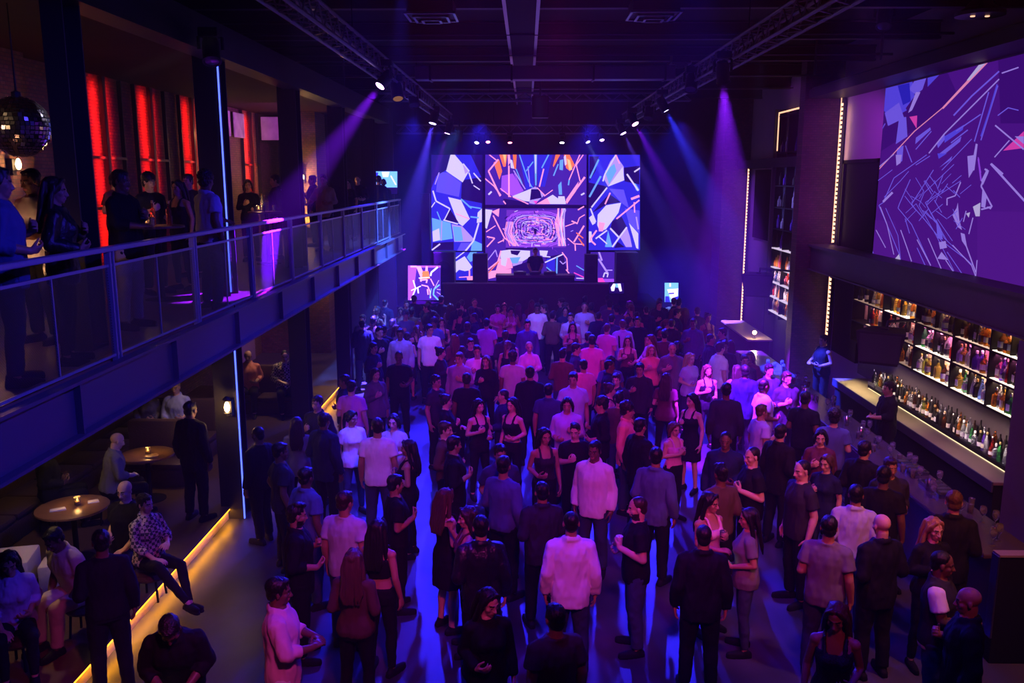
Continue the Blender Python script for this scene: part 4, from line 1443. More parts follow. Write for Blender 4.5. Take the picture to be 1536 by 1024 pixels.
for c, w, pts in (('L', 7, [(250, 5), (70, 160)]), ('G', 6, [(490, 10), (250, 180), (170, 360), (140, 380), (190, 500), (290, 740)]), ('L', 16, [(240, 285), (170, 355)]), ('G', 6, [(370, 190), (290, 370), (280, 400), (380, 520), (520, 820)]), ('G', 6, [(540, 120), (380, 370), (400, 400), (480, 490), (600, 640), (760, 760)]), ('G', 5, [(690, 80), (470, 290), (435, 380), (560, 600), (690, 860)]),
                  ('G', 5, [(740, 200), (540, 330), (490, 380), (620, 620), (830, 820)]), ('G', 5, [(620, 260), (480, 360), (640, 640)]), ('L', 6, [(150, 390), (200, 520), (250, 740)]), ('G', 5, [(190, 400), (280, 600), (300, 780)]), ('L', 7, [(300, 560), (350, 700), (380, 790)]), ('L', 7, [(420, 630), (520, 820)]), ('L', 7, [(500, 620), (600, 850)]), ('G', 6, [(420, 690), (480, 820)]), ('L', 7, [(630, 780), (690, 870)]),
                  ('G', 6, [(640, 720), (750, 880)]), ('L', 7, [(680, 670), (820, 820), (850, 900)]), ('L', 9, [(760, 620), (850, 870)]), ('L', 7, [(860, 780), (850, 900)]), ('L', 10, [(45, 460), (100, 540)]), ('L', 6, [(120, 560), (190, 690)]), ('G', 6, [(70, 660), (100, 730)]), ('L', 9, [(740, 210), (700, 310), (640, 330), (640, 380)]), ('L', 8, [(830, 470), (800, 590)]), ('L', 7, [(760, 500), (780, 420)]),
                  ('L', 16, [(960, 75), (1210, 350)]), ('L', 12, [(930, 130), (890, 240), (970, 390), (890, 410)]), ('V', 12, [(870, 40), (890, 200)]), ('G', 5, [(570, 480), (680, 640)]), ('G', 5, [(560, 420), (640, 480)]), ('G', 6, [(70, 160), (60, 280)]), ('G', 5, [(240, 120), (120, 210)]), ('G', 5, [(360, 130), (300, 200), (180, 320)])):
    P8.line(c, w, *pts)
for c, pts in (('L', [(900, 260), (930, 320), (920, 400), (890, 390)]), ('W', [(830, 390), (885, 360), (880, 460), (850, 460)]), ('L', [(680, 450), (710, 400), (720, 360), (730, 480), (750, 560), (720, 540)]), ('L', [(740, 580), (770, 590), (790, 700), (750, 640)]), ('G', [(560, 480), (600, 560), (610, 630), (570, 620)]), ('L', [(580, 650), (630, 640), (640, 690), (590, 700)]), ('L', [(570, 770), (600, 720), (650, 780)]),
               ('L', [(790, 20), (850, 10), (830, 130), (800, 180)]), ('L', [(265, 10), (310, 10), (300, 70), (270, 90)]), ('S', [(570, 0), (640, 0), (580, 40)]), ('L', [(930, 390), (975, 385), (960, 410)]), ('W', [(780, 440), (810, 430), (800, 470)]), ('L', [(890, 200), (935, 110), (945, 140), (905, 230)]), ('W', [(260, 770), (290, 735), (300, 780)]), ('W', [(45, 640), (65, 640), (60, 680)])):
    P8.poly(c, *pts)
for k in range(34):
    x, y = rnd.uniform(330, 760), rnd.uniform(160, 560)
    P8.line('G', rnd.uniform(3, 6), (x, y), (x + rnd.uniform(30, 90), y + rnd.choice((-1, 1)) * rnd.uniform(40, 110)))
q = empty('projected_picture', (7.2, 14, 3.66), 0, 'huge violet projected picture of glassy shards on the upper wall over the bar', 'projection')
polys = base + P7.p + P8.p
vs, fs, cs = [], [], []


def to_wall(u, v):
    return onX(u, v, 7.2)


MB().box(.01, .08, -6, 4.16, -.02, 3.34).build('screen_board', PALE, q)
# the picture is cut to the board (y 8 .. 18.16, z 3.66 .. 6.97) in wall coordinates
fl = []
for col, pts in [(HUE['F'], None)] + [(c, p) for c, p in polys[1:]]:
    if pts is None:
        w = [(8.0, 3.66), (18.16, 3.66), (18.16, 6.97), (8.0, 6.97)]
    else:
        P3 = [to_wall(*p) for p in pts]
        w = clip_poly([(p.y, p.z) for p in P3], 8.0, 3.66, 18.16, 6.97)
    if w:
        fl.append((col, w))
picture('screen_picture', fl, lambda y, z: V((7.2, y, z)), V((-.00008, 0, 0)), PROJ, q)
tag(q, None)

# bottle shelves behind the bar
SHW = pbr('shelf backing', (.55, .36, .36), .6)
SHB = glow('lit shelf glass', (1, .80, .62), 2.4)
bounds = [18.55, 16.95, 15.5, 14.1, 12.95, 11.9]
LEVELS = [1.80, 2.235, 2.66, 3.06]
BOT = []


def glassy(name, col, trans=.75, rough=.12):
    return pbr('bottle ' + name, col, rough, trans=trans, ior=1.2, spec=.5)


BCOL = dict(amber=(.85, .30, .03), gold=(.95, .62, .10), green=(.10, .62, .16), clear=(.86, .92, .95), brown=(.20, .07, .02), dark=(.02, .018, .016), violet=(.22, .07, .75), blue=(.15, .25, .8), red=(.75, .06, .04), orange=(.95, .36, .04), pink=(.9, .25, .45), olive=(.40, .45, .06))
BM = {k: glassy(k, c, .1 if k in ('dark',) else .75) for k, c in BCOL.items()}
CAPM = [pbr('cap black', (.02, .02, .02), .4), pbr('cap gold', (.6, .42, .15), .3, metal=1.), pbr('cap silver', (.7, .7, .72), .25, metal=1.), pbr('cap white', (.75, .72, .68), .5)]
LABM = [pbr('label paper', (.72, .66, .52), .7), pbr('label dark', (.05, .04, .05), .6), pbr('label white', (.78, .78, .78), .7)]
SHAPE = {
    'round': [(.036, 0), (.038, .01), (.038, .175), (.034, .20), (.016, .235), (.0135, .25), (.0135, .295)],
    'tall': [(.033, 0), (.035, .01), (.035, .20), (.028, .225), (.014, .25), (.0125, .33)],
    'squat': [(.048, 0), (.052, .012), (.052, .11), (.042, .15), (.017, .18), (.015, .225)],
    'slope': [(.042, 0), (.044, .01), (.040, .10), (.022, .20), (.013, .25), (.013, .30)],
}
BMESH = {}


def bottle_parts(shape):
    if shape in BMESH:
        return BMESH[shape]
    if shape == 'square':
        mb = MB().bbox(-.04, .04, -.034, .034, 0, .16, .012)
        mb.lathe([(.034, .155), (.018, .185), (.015, .20), (.015, .235)], n=12)
        top = .235
        lab = MB().box(-.0405, .0405, -.03, .03, .04, .12)
    else:
        pr = SHAPE[shape]
        mb = MB().lathe(pr, n=12)
        top = pr[-1][1]
        r = pr[1][0] + .0012
        lab = MB().lathe([(r - .003, .045), (r, .045), (r, .115), (r - .003, .115)], n=12)
        if shape == 'slope':
            lab = MB().lathe([(.041, .03), (.0445, .03), (.0425, .08), (.038, .08)], n=12)
    cap = MB().lathe([(.0165, top - .022), (.017, top + .012), (.012, top + .018)], n=10)
    r = [x.mesh(n) for x, n in ((mb, 'bottle'), (cap, 'cap'), (lab, 'label'))]
    for m in r:
        m.materials.append(None)
        for p in m.polygons:
            p.use_smooth = True
        m.set_sharp_from_angle(angle=R(40))
    BMESH[shape] = r
    return r


def bottle(x, y, z, shape, col, cap, lab, label, group, s=1., rz=0, parts=True):
    b, c, l = bottle_parts(shape)
    o = link('bottle', b)
    o.location = (x, y, z)
    o.scale = (s, s, s)
    o.rotation_euler = (0, 0, rz)
    slot(o, 0, BM[col])
    tag(o, label, 'bottle', group)
    if parts:
        k = link('cap', c, o)
        slot(k, 0, CAPM[cap])
        if lab is not None:
            k = link('label', l, o)
            slot(k, 0, LABM[lab])
    return o


sh = empty('bottle_shelving', (7.0, 15, 0), 0, 'long black steel shelving with lit glass shelves of bottles behind the bar', 'shelving')
MB().box(.27, .3, 11.9 - 15, 18.6 - 15, 1.78, 3.06).build('back_panel', SHW, sh)
for i, y in enumerate(bounds):
    MB().box(0, .28, y - 15 - .018, y - 15 + .018, 1.76, 3.06).build('upright', BLACK, sh)
for i in range(5):
    ym = (bounds[i] + bounds[i + 1]) / 2 + .06
    MB().box(.05, .27, ym - 15 - .012, ym - 15 + .012, 1.8, 3.06).build('divider', BLACK, sh)
TN = ['lowest', 'middle', 'top']
BN = ['farthest', 'second', 'third', 'fourth', 'nearest']
for k, z in enumerate(LEVELS):
    MB().box(-.01, .28, bounds[-1] - 15, bounds[0] - 15, z - .03, z - .008).build('shelf', BLACK, sh)
# lit shelf boards: each bay brighter or darker, as in the photograph
LIT = {0: 'ddxxx', 1: 'mdxmx', 2: 'dxdmx'}
for k in range(3):
    for i in range(5):
        y0, y1 = bounds[i + 1] + .03, bounds[i] - .03
        if k < 2 and i == 0:
            y1 = bounds[i] - .75
        st = LIT[k][i]
        MB().box(.02, .26, y0 - 15, y1 - 15, LEVELS[k] - .008, LEVELS[k]).build('lit_glass', {'x': SHB, 'm': glow('lit shelf glass mid', (1, .66, .5), 1.0), 'd': glow('lit shelf glass dim', (1, .6, .45), .35)}[st], sh)
PALS = [
    ('clear green clear olive clear amber green gold brown gold', 'lowest'), ('red amber clear red green clear gold dark clear violet pink', 'middle'), ('dark amber gold amber dark blue clear dark brown gold amber', 'top')]
rb = random.Random(11)
NB = {}
SEQ = {0: [['amber', 'gold', 'amber', 'brown'], ['green', 'clear', 'clear', 'amber', 'clear', 'brown'], ['clear', 'olive', 'gold', 'gold', 'brown', 'clear'], ['gold', 'green', 'clear', 'clear', 'dark', 'blue', 'clear'], ['orange', 'clear', 'amber', 'gold', 'green', 'green', 'clear', 'clear', 'amber']],
       1: [['dark', 'red', 'amber', 'clear', 'red'], ['red', 'clear', 'clear', 'amber', 'dark', 'clear', 'red'], ['green', 'clear', 'clear', 'amber', 'dark', 'dark', 'clear', 'red'], ['clear', 'gold', 'clear', 'clear', 'violet', 'violet', 'orange', 'clear'], ['pink', 'violet', 'clear', 'red', 'dark', 'amber', 'clear', 'amber']],
       2: [['dark', 'dark', 'clear', 'gold', 'amber'], ['dark', 'gold', 'amber', 'gold', 'clear', 'amber', 'gold'], ['dark', 'brown', 'amber', 'blue', 'clear', 'violet', 'dark', 'brown'], ['dark', 'brown', 'dark', 'dark', 'clear', 'amber', 'amber', 'gold'], ['brown', 'amber', 'gold', 'dark', 'brown', 'dark']]}
SHP = ['round', 'square', 'tall', 'squat', 'slope', 'round', 'square']
for k in range(3):
    for i in range(5):
        y0, y1 = bounds[i + 1] + .07, bounds[i] - .07
        if k < 2 and i == 0:
            y1 -= .62
        seq = SEQ[k][i]
        n = len(seq)
        for j, c in enumerate(seq):
            y = y1 - (y1 - y0) * (j + .5) / n + rb.uniform(-.02, .02)
            if abs(y - (bounds[i] + bounds[i + 1]) / 2 - .06) < .062:
                y += .075 if y > (bounds[i] + bounds[i + 1]) / 2 + .06 else -.075
            shp = SHP[(j * 3 + i * 5 + k * 2 + (j // 2)) % 7]
            s = rb.uniform(1.2, 1.34) if shp in ('square', 'squat') else rb.uniform(1.14, 1.24) if shp in ('round', 'slope') else rb.uniform(1.04, 1.12)
            bottle(7.09 + rb.uniform(-.02, .03), y, LEVELS[k] + .003, shp, c, rb.randrange(4), rb.choice((None, 0, 1, 2)), '%s %s bottle, %s from far end in the %s bay of the %s bar shelf' % (c, shp, ORD[j + 1], BN[i], TN[k]), 'bottles on the shelves behind the bar', s, rb.uniform(-.2, .2))
            if n < 9 and rb.random() < .5 and j < n - 1:   # a second one standing behind, only a cap of it showing
                pass
o = MB().box(7.0, 7.02, 12.3, 18.45, 3.035, 3.058).build('shelf_light_strip', WARMD)
tag(o, 'thin warm light strip along the top edge of the bottle shelving', 'light strip')
for i in range(5):
    ym = (bounds[i] + bounds[i + 1]) / 2
    for k in range(3):
        e = {'x': 13, 'm': 8, 'd': 4}[LIT[k][i]]
        c = (1, .22, .55) if k == 1 and i > 1 else (1, .42, .34) if k == 1 else (1, .62, .40) if k == 0 else (1, .5, .2)
        area('shelf glow', (7.12, ym, LEVELS[k + 1] - .045), (0, R(-42), 0), .1, 1.1, c, e)

# back counter under the shelves
struct('trim_wall_darkening', MB().box(7.27, 7.3, 11.6, 18.7, 1.0, 1.765), pbr('wall darkening sheet', (.05, .03, .045), .6))  # dark sheet added to darken the lit wall behind the counter bottles
bc = empty('back_counter', (6.9, 14.7, 0), 0, 'long back counter with pale lit worktop under the bottle shelving', 'counter')
MB().box(-.38, .38, -3.1, 3.2, 0, 1.0).build('cabinet', BLACK, bc)
MB().bbox(-.42, .39, -3.13, 3.25, 1.0, 1.05, .01).build('worktop', pbr('pale stone', (.20, .165, .115), .35, var=.35, vscale=2.5), bc)
MB().bbox(-.43, -.40, -3.13, 3.25, .9, 1.052, .008).build('front_edge', pbr('blue black edge', (.05, .05, .075), .3), bc)
MB().box(-.02, .39, -3.1, 2.4, 1.05, 1.12).build('bottle_step', BLACK, bc)
MB().box(-.032, -.02, -3.1, 2.35, 1.055, 1.064).build('light_strip', glow('counter strip', (1, .72, .42), 1.5), bc)
for k in range(4):
    MB().box(-.025, -.01, 1.0 + .36 * k, 1.3 + .36 * k, 1.125, 1.2).build('glass_guard', CHROME, bc)
for y, e in ((12.6, 1), (15.0, 3), (16.9, 14)):
    area('counter glow', (6.72, y, 1.5), (0, R(18), 0), .1, 1.6, (1, .75, .42), e, 120)
for y in (12.6, 14.3, 16.0):  # added area lights hovering over the counter to brighten its bottles
    area('counter bottle fill', (6.62, y, 1.62), (0, R(-58), 0), .1, 1.6, (1, .78, .6), 7, 70)
CNT = ['dark', 'clear', 'dark', 'amber', 'dark', 'clear', 'brown', 'dark', 'clear', 'dark', 'olive', 'dark']
for row, (x, z) in enumerate(((6.955, 1.12), (7.06, 1.12), (7.17, 1.12))):
    n = 42 if row == 0 else 34
    for j in range(n):
        y = 17.0 - j * (5.2 / n) + rb.uniform(-.02, .02)
        c = CNT[(j * 5 + row * 3 + j // 4) % 12]
        if j > n * .72 and row == 0:
            c = ['clear', 'red', 'clear', 'green', 'clear', 'dark', 'violet'][j % 7]
        shp = ('tall', 'round', 'slope', 'round', 'square')[(j * 2 + row) % 5]
        bottle(x + rb.uniform(-.015, .015), y, z, shp, c, rb.randrange(4), rb.choice((None, 0, 2)), '%s %s bottle, %s from far end, %s row on back counter' % (c, shp, ORD[j + 1], ('front', 'middle', 'back')[row]), 'bottles on the back counter',
               rb.uniform(.9, 1.02), parts=(row == 0))

# front bar
fb = empty('bar_counter', (5.4, 15, 0), 0, 'long dark front bar counter facing the dance floor', 'bar')
MB().box(-.22, .18, -5.9, 5.5, 0, 1.06).build('bar_front', pbr('bar front panel', (.05, .03, .04), .45, var=.3), fb)
MB().bbox(-.34, .28, -5.95, 5.6, 1.06, 1.115, .015).build('bar_top', pbr('bar top', (.06, .045, .055), .22, spec=.6), fb)
MB().box(.28, .55, -5.9, 5.5, .72, .78).build('speed_rail_shelf', CHROME, fb)
MB().tube([(-.36, -5.9, .2), (-.36, 5.5, .2)], .025, n=10).build('foot_rail', CHROME, fb, smooth=True)
q = empty('bar_end_panel', (5.35, 8.78, 0), 0, 'tall black panel with a thin pale edge closing the near end of the bar', 'panel')
MB().bbox(-.3, .75, -.06, .06, 0, 1.24, .01).build('panel', BLACK, q)
MB().box(-.32, -.30, -.065, .065, .3, 1.24).build('edge_trim', CHROME, q)
MB().box(-.31, .76, -.07, .07, 1.24, 1.262).build('cap', pbr('violet grey cap', (.25, .2, .25), .4), q)

GLASSM = pbr('drinking glass', (.82, .85, .92), .06, trans=.9, ior=1.25)
ICE = pbr('cola', (.12, .04, .02), .1, trans=.5, ior=1.2)
TIN = pbr('steel tin', (.5, .5, .54), .25, metal=1.)
tum = MB().lathe([(.028, 0), (.032, .004), (.038, .12), (.036, .121), (.031, .012), (.004, .012)], n=14)
tum_d = MB().lathe([(.029, .013), (.0335, .08), (.002, .08)], n=14)
wine = MB().lathe([(.034, 0), (.03, .004), (.005, .01), (.0045, .075), (.02, .09), (.04, .13), (.041, .16), (.034, .205), (.032, .204), (.038, .16), (.036, .13), (.004, .092)], n=14)
tin = MB().lathe([(.033, 0), (.04, .02), (.045, .15), (.042, .151), (.036, .02), (.004, .01)], n=14)
TM, TDM, WM, TNM = tum.mesh('drinking_glass'), tum_d.mesh('drink'), wine.mesh('wine_glass'), tin.mesh('shaker_tin')
for m in (TM, TDM, WM, TNM):
    m.materials.append(None)
    for p in m.polygons:
        p.use_smooth = True
kinds = [('drinking_glass', TM, 'short tumbler'), ('wine_glass', WM, 'stemmed wine glass'), ('drinking_glass', TM, 'tumbler of dark drink'), ('shaker_tin', TNM, 'steel shaker tin'), ('drinking_glass', TM, 'upright clear tumbler')]
cnt = {}
spots_ = []
for j in range(58):
    y = 18.6 - j * .163 + rb.uniform(-.04, .04)
    x = 5.42 + rb.uniform(-.16, .22)
    if any((x - a) ** 2 + (y - b) ** 2 < .0085 for a, b in spots_):
        continue
    spots_.append((x, y))
spots_.sort(key=lambda p: -p[1])
for j, (x, y) in enumerate(spots_):
    nm, me, ds = kinds[rb.choice((0, 0, 1, 1, 2, 3, 4))]
    cnt[ds] = cnt.get(ds, 0) + 1
    o = link(nm, me)
    o.location = (x, y, 1.115)
    slot(o, 0, TIN if nm == 'shaker_tin' else GLASSM)
    tag(o, '%s on the front bar, %s from far end' % (ds, ORD[cnt[ds]]), 'tin' if nm == 'shaker_tin' else 'glass', 'glasses along the front bar')
    if ds == 'tumbler of dark drink':
        k = link('drink', TDM, o)
        slot(k, 0, ICE)
for i, (u, v, lb) in enumerate(((1385, 702, 'flat steel tray of bar tools on the bar, farther of two'), (1450, 735, 'flat steel tray of bar tools on the bar, nearer of two'))):
    p = onZ(u, v, 1.12)
    q = empty('bar_tray', (min(p.x, 5.5), p.y, 1.115), 0, lb, 'tray')
    MB().bbox(-.14, .14, -.3, .3, 0, .012, .004).build('tray_base', TIN, q)
    for (a, b_, c_, d_) in ((-.14, -.13, -.3, .3), (.13, .14, -.3, .3), (-.14, .14, -.3, -.29), (-.14, .14, .29, .3)):
        MB().box(a, b_, c_, d_, .012, .05).build('rim', TIN, q)
    for k in range(4):
        MB().bbox(-.1, .1, -.26 + .13 * k, -.17 + .13 * k, .012, .07, .01).build('inset_pan', CHROME, q)

# far bar beyond the brick pier: tall lit bottle rack
rk = empty('bottle_rack', (7.05, 24.1, 0), 0, 'tall narrow rack of bottles in the far bay between the two brick piers', 'shelving')
for y in (-.98, .98, 0):
    MB().box(0, .22, y - .02, y + .02, 1.3, 7.0).build('upright', BLACK, rk)
FZ = [1.45, 1.87, 2.29, 2.71, 3.25, 3.8, 4.4, 5.0, 5.9, 6.9]
for k, z in enumerate(FZ):
    MB().box(-.01, .23, -.98, .98, z - .03, z).build('shelf', BLACK if k > 4 else glow('far shelf glow', (.9, .72, 1), .8), rk)
MB().box(.22, .24, -.98, .98, 1.3, 7.0).build('back_panel', pbr('mirror back', (.30, .30, .42), .2, metal=.7), rk)
for k, z in enumerate(FZ[:9]):
    n = 11 if k < 4 else 5
    for j in range(n):
        c = ['clear', 'red', 'clear', 'amber', 'clear', 'blue', 'gold', 'dark', 'clear', 'pink', 'amber'][(j * 3 + k) % 11] if k < 4 else ['clear', 'dark', 'violet'][(j + k) % 3]
        y = 24.1 + .88 - j * 1.76 / (n - 1) + (.06 if abs(.88 - j * 1.76 / (n - 1)) < .04 else 0)
        bottle(7.16, y, z + .003, SHP[(j + k) % 7], c, j % 4, None, '%s bottle, %s from the far end of the %s shelf up in the far rack' % (c, ORD[j + 1], ORD[k + 1]), 'bottles in the far rack', 1.12 if k < 4 else 1.25, parts=False)
for z in (2.6, 1.9):  # added area lights in front of the rack, lifting its dark bottles
    area('rack fill', (6.98, 24.1, z), (0, R(-100), 0), .4, 1.8, (1, .5, .6), 22, 120)
area('rack fill', (6.9, 24.1, 4.6), (0, R(-90), 0), 1.6, 1.8, (.3, .25, 1), 14, 120)
for z, y in ((6.95, 24.1),):
    MB().box(-.02, 0, -.98, .98, 6.96, 7.0).build('light_edge', WARMD, rk)
MB().box(-.02, 0, .94, .99, 5.95, 6.96).box(-.02, 0, -.99, -.94, 6.0, 6.8).build('light_edge', WARMD, rk)
q = empty('equipment_ladder', (6.9, 30.6, 0), 0, 'dim ladder-like steel frame with shelves beside the stage wall', 'rack')
for y in (-.3, .3):
    MB().box(-.02, .02, y - .02, y + .02, 0, 5.0).build('upright', BLUESTEEL, q)
for k in range(11):
    MB().box(-.03, .03, -.3, .3, .6 + .42 * k, .63 + .42 * k).build('rung', BLUESTEEL, q)
fb2 = empty('far_bar_counter', (6.0, 23.4, 0), 0, 'small far bar counter with a bright lamp beyond the near brick pier', 'bar')
MB().box(-.25, .25, -1.4, 1.6, 0, 1.08).build('bar_front', BLACK, fb2)
MB().bbox(-.32, .32, -1.45, 1.65, 1.08, 1.13, .012).build('bar_top', pbr('far bar top', (.4, .33, .3), .3), fb2)
q = empty('table_lamp', (5.9, 22.15, 1.13), 0, 'small bright lamp standing on the near end of the far bar', 'lamp')
MB().lathe([(.05, 0), (.05, .012), (.012, .02), (.01, .1)], n=14).build('base', CHROME, q, smooth=True)
MB().lathe([(.02, .1), (.05, .13), (.05, .17), (.02, .2)], n=14).build('lamp_globe', BULB, q, smooth=True)
point('far bar lamp', (5.86, 22.0, 1.45), (1, .62, .4), 14, .05)


def hung_speaker(loc, arm_to, rz, label, s=1.):
    q = empty('bracket_speaker', loc, rz, label, 'loudspeaker')
    w, d, h = .30 * s, .26 * s, .21 * s
    MB().hexa([(-w * .75, -d, -h), (w * .75, -d, -h), (w * .5, d, -h * .6), (-w * .5, d, -h * .6), (-w, -d, h), (w, -d, h), (w * .7, d, h), (-w * .7, d, h)]).build('cabinet', SPEAK, q)
    MB().box(-w * .82, w * .82, -d - .02, -d - .002, -h * .85, h * .85).build('grille', GRILL, q)
    a = Matrix.Rotation(-rz, 3, 'Z') @ (V(arm_to) - V(loc))
    MB().tube([(0, d * .6, h), (0, d * .8, h + .1), a], .028, n=10).build('bracket_arm', STEEL, q)
    MB().box(-.06, .06, -.05, .05, h, h + .03).build('mount', STEEL, q)


hung_speaker((6.25, 15.0, 2.32), (7.0, 15.4, 2.72), R(-32), 'black loudspeaker on an arm in front of the bottle shelving', 1.35)
hung_speaker((6.0, 22.4, 2.5), (6.44, 21.1, 2.98), R(-20), 'black loudspeaker on an arm beside the near brick pier above the far bar', 1.35)
# ------------------------------------------------------------------ trusses and stage lights
def truss(name, x, y0, y1, z, label, s=.13, across=None):
    q = empty(name, (x, (y0 + y1) / 2, z) if across is None else ((y0 + y1) / 2, across, z), 0 if across is None else R(-90), label, 'truss')
    L = (y1 - y0) / 2
    for dx in (-s, s):
        for dz in (-s, s):
            MB().tube([(dx, -L, dz), (dx, L, dz)], .024, n=8).build('chord', BLUESTEEL, q, smooth=True)
    mb = MB()
    n = int(2 * L / .5)
    for k in range(n):
        a, b = -L + 2 * L * k / n, -L + 2 * L * (k + 1) / n
        m = (a + b) / 2
        for dx in (-s, s):
            mb.tube([(dx, a, -s), (dx, m, s)], .010, n=6).tube([(dx, m, s), (dx, b, -s)], .010, n=6)
        for dz in (-s, s):
            mb.tube([(-s, a, dz), (s, m, dz)], .010, n=6).tube([(s, m, dz), (-s, b, dz)], .010, n=6)
    mb.build('lattice', BLUESTEEL, q)
    for k in range(4):
        y = -L + .6 + (2 * L - 1.2) * k / 3
        MB().tube([(0, y, s), (0, y, 8.15 - z)], .008, n=6).build('hanging_rod', BLACK, q)
    return q


TL, TRX, TZ = -2.5, 3.15, 7.05
truss('lighting_truss', TL, 5, 28.3, TZ, 'long lighting truss on the balcony side of the ceiling')
truss('lighting_truss', TRX, 5, 28.3, TZ, 'long lighting truss on the bar side of the ceiling')
truss('lighting_truss', 0, -4.2, 4.6, 6.75, 'cross truss over the stage front carrying small lights', across=28.7)
truss('lighting_truss', 0, -4.0, 4.4, 7.35, 'cross truss over the middle of the far half of the room', .10, across=24.2)


def fixture(loc, to, lens, label, size=1., pole=None, cat='stage light', nm='stage_spotlight'):
    """a yoke-mounted lamp: clamp, yoke, can, lens; aimed at TO; LOC is the middle of the lens"""
    loc, to = V(loc), V(to)
    d = (to - loc).normalized()
    L = .30 * size
    piv = loc - d * L * .62
    top = V((piv.x, piv.y, pole if pole is not None else piv.z + .34 * size))
    q = empty(nm, top, 0, label, cat)
    rel = lambda p: p - top
    MB().bbox(-.11 * size, .11 * size, -.09 * size, .09 * size, -.10 * size, .0, .015).build('base_box', SPEAK, q)
    sd = d.cross(V((0, 0, 1)))
    if sd.length < .05:
        sd = V((1, 0, 0))
    sd.normalize()
    y = MB()
    for s_ in (-1, 1):
        a = piv + sd * (.125 * size * s_)
        y.tube([rel(V((top.x, top.y, top.z - .09 * size)) + sd * (.08 * size * s_)), rel(V((a.x, a.y, (a.z + top.z) / 2))), rel(a - V((0, 0, .03 * size)))], .02 * size, n=8)
    y.tube([rel(V((top.x, top.y, top.z - .075 * size)) + sd * (-.1 * size)), rel(V((top.x, top.y, top.z - .075 * size)) + sd * (.1 * size))], .022 * size, n=8)
    y.build('yoke', SPEAK, q)
    r = .095 * size
    mb = MB().lathe([(.02 * size, -.42 * L), (r * .8, -.38 * L), (r, -.1 * L), (r, .55 * L), (r * 1.08, .58 * L), (r * 1.08, .64 * L), (r * .86, .64 * L), (r * .84, .60 * L)], rel(piv), 18, axis=d)
    h = mb.build('lamp_can', SPEAK, q, smooth=True)
    MB().lathe([(r * .86, .595 * L), (r * .8, .625 * L), (r * .4, .645 * L), (.003, .65 * L)], rel(piv), 18, axis=d).build('lens', LENS.get(lens, DARKLENS), h, smooth=True)
    if pole is not None:
        MB().tube([(0, 0, 0), (0, 0, TZ - pole)], .018 * size, n=8).build('clamp', STEEL, q)
    return q


VIO, BLU, PNK, WHT = (.21, .008, 1), (.06, .05, 1), (1, .10, .62), (.5, .45, 1)
# lit beams: pixel of the lens, plane x, pixel and depth it is aimed at, lens, colour, watts, beam angle
BEAMS = [
    (570, 129, TL + .1, (468, 264, 13.75), 'v', VIO, 3600, 16, 'lit violet light, nearest on the balcony-side truss'),
    (649, 185, TL + .1, (606, 360, 22.0), 'b', (.08, .04, 1), 7000, 15, 'lit blue light, second on the balcony-side truss, beam falling to the balcony end'),
    (671, 200, TL + .1, (630, 340, 26.6), 'v', VIO, 2600, 11, 'lit violet light, third on the balcony-side truss'),
    (687, 211, TL + .3, (662, 330, 28.6), 'v', VIO, 1800, 10, 'lit violet light, fourth on the balcony-side truss'),
    (1085, 123, TRX - .25, (1100, 420, 14.6), 'p', (.23, .01, 1), 3600, 26, 'large lit violet light, nearest on the bar-side truss, shining straight down'),
    (999, 166, TRX - .25, (1085, 330, 18.6), 'b', (.03, .035, 1), 4200, 16, 'lit blue light, second on the bar-side truss, beam falling towards the bar'),
    (953, 186, TRX - .25, (1030, 330, 22.5), 'p', VIO, 3000, 13, 'lit violet light, third on the bar-side truss'),
    (935, 200, TRX - .25, (1000, 330, 26.0), 'v', (.16, .06, 1), 2400, 12, 'lit violet light, fourth on the bar-side truss'),
]
for u, v, X, (tu, tv, tY), ln, col, e, ang, lb in BEAMS:
    p = onX(u, v, X)
    t = onY(tu, tv, tY)
    fixture(p, t, ln, lb, 1.0 if p.y < 20 else 1.15, pole=p.z + .42)
    d = (t - p).normalized()
    spot('beam', p + d * .05, t, col, e * 16, ang, .35, .05)
# the row over the stage
for i, (u, v, ln, tu, tv, col, e, ang) in enumerate(((715, 214, 'b', 690, 330, (.10, .12, 1), 1500, 10), (732, 213, 'r', 740, 330, PNK, 200, 14), (765, 214, 'r', 770, 400, PNK, 260, 14), (843, 214, 'w', 840, 400, (.6, .3, 1), 300, 14), (882, 213, 'b', 955, 372, (.20, .26, 1), 4200, 11), (903, 210, 'v', 925, 330, VIO, 900, 10))):
    p = onY(u, v, 28.5)
    t = onY(tu, tv, 26.8)
    fixture(p, t, ln, 'small lit light on the stage truss, %s from the balcony side' % ORD[i + 1], .85, pole=p.z + .3)
    spot('beam', p + (t - p).normalized() * .05, t, col, e * 9, ang, .35, .05)
# unlit cans between them
for i, (u, v, X, lb) in enumerate(((516, 82, TL - 1.2, 'unlit lamp with an amber glint hanging left of the balcony-side truss'), (597, 148, TL + .15, 'unlit lamp with an amber glint just behind the nearest violet light'), (622, 158, TL + .1, 'black unlit moving lamp hanging between the first and second balcony-side lights'),
                                   (318, 92, -4.0, 'small unlit lamp on top of the blue-edged column'), (1036, 135, TRX - .2, 'black unlit moving lamp hanging between the first and second bar-side lights'), (972, 178, TRX - .2, 'black unlit moving lamp just behind the second bar-side light'),
                                   (1225, 52, 5.2, 'unlit lamp with an orange rim hanging over the bar'), (1325, 40, 5.6, 'long dark reddish lamp hanging under the ceiling over the bar'))):
    p = onX(u, v, X)
    t = p + V((.2 if X < 0 else -.2, -.5, -1))
    fixture(p, t, 'o' if 'amber' in lb or 'orange' in lb else 'none', lb, 1.15, pole=p.z + .42, cat='lamp')
q = empty('hanging_speaker', (.32, 21.5, 6.62), 0, 'black loudspeaker box hanging beside the cable tray', 'loudspeaker')
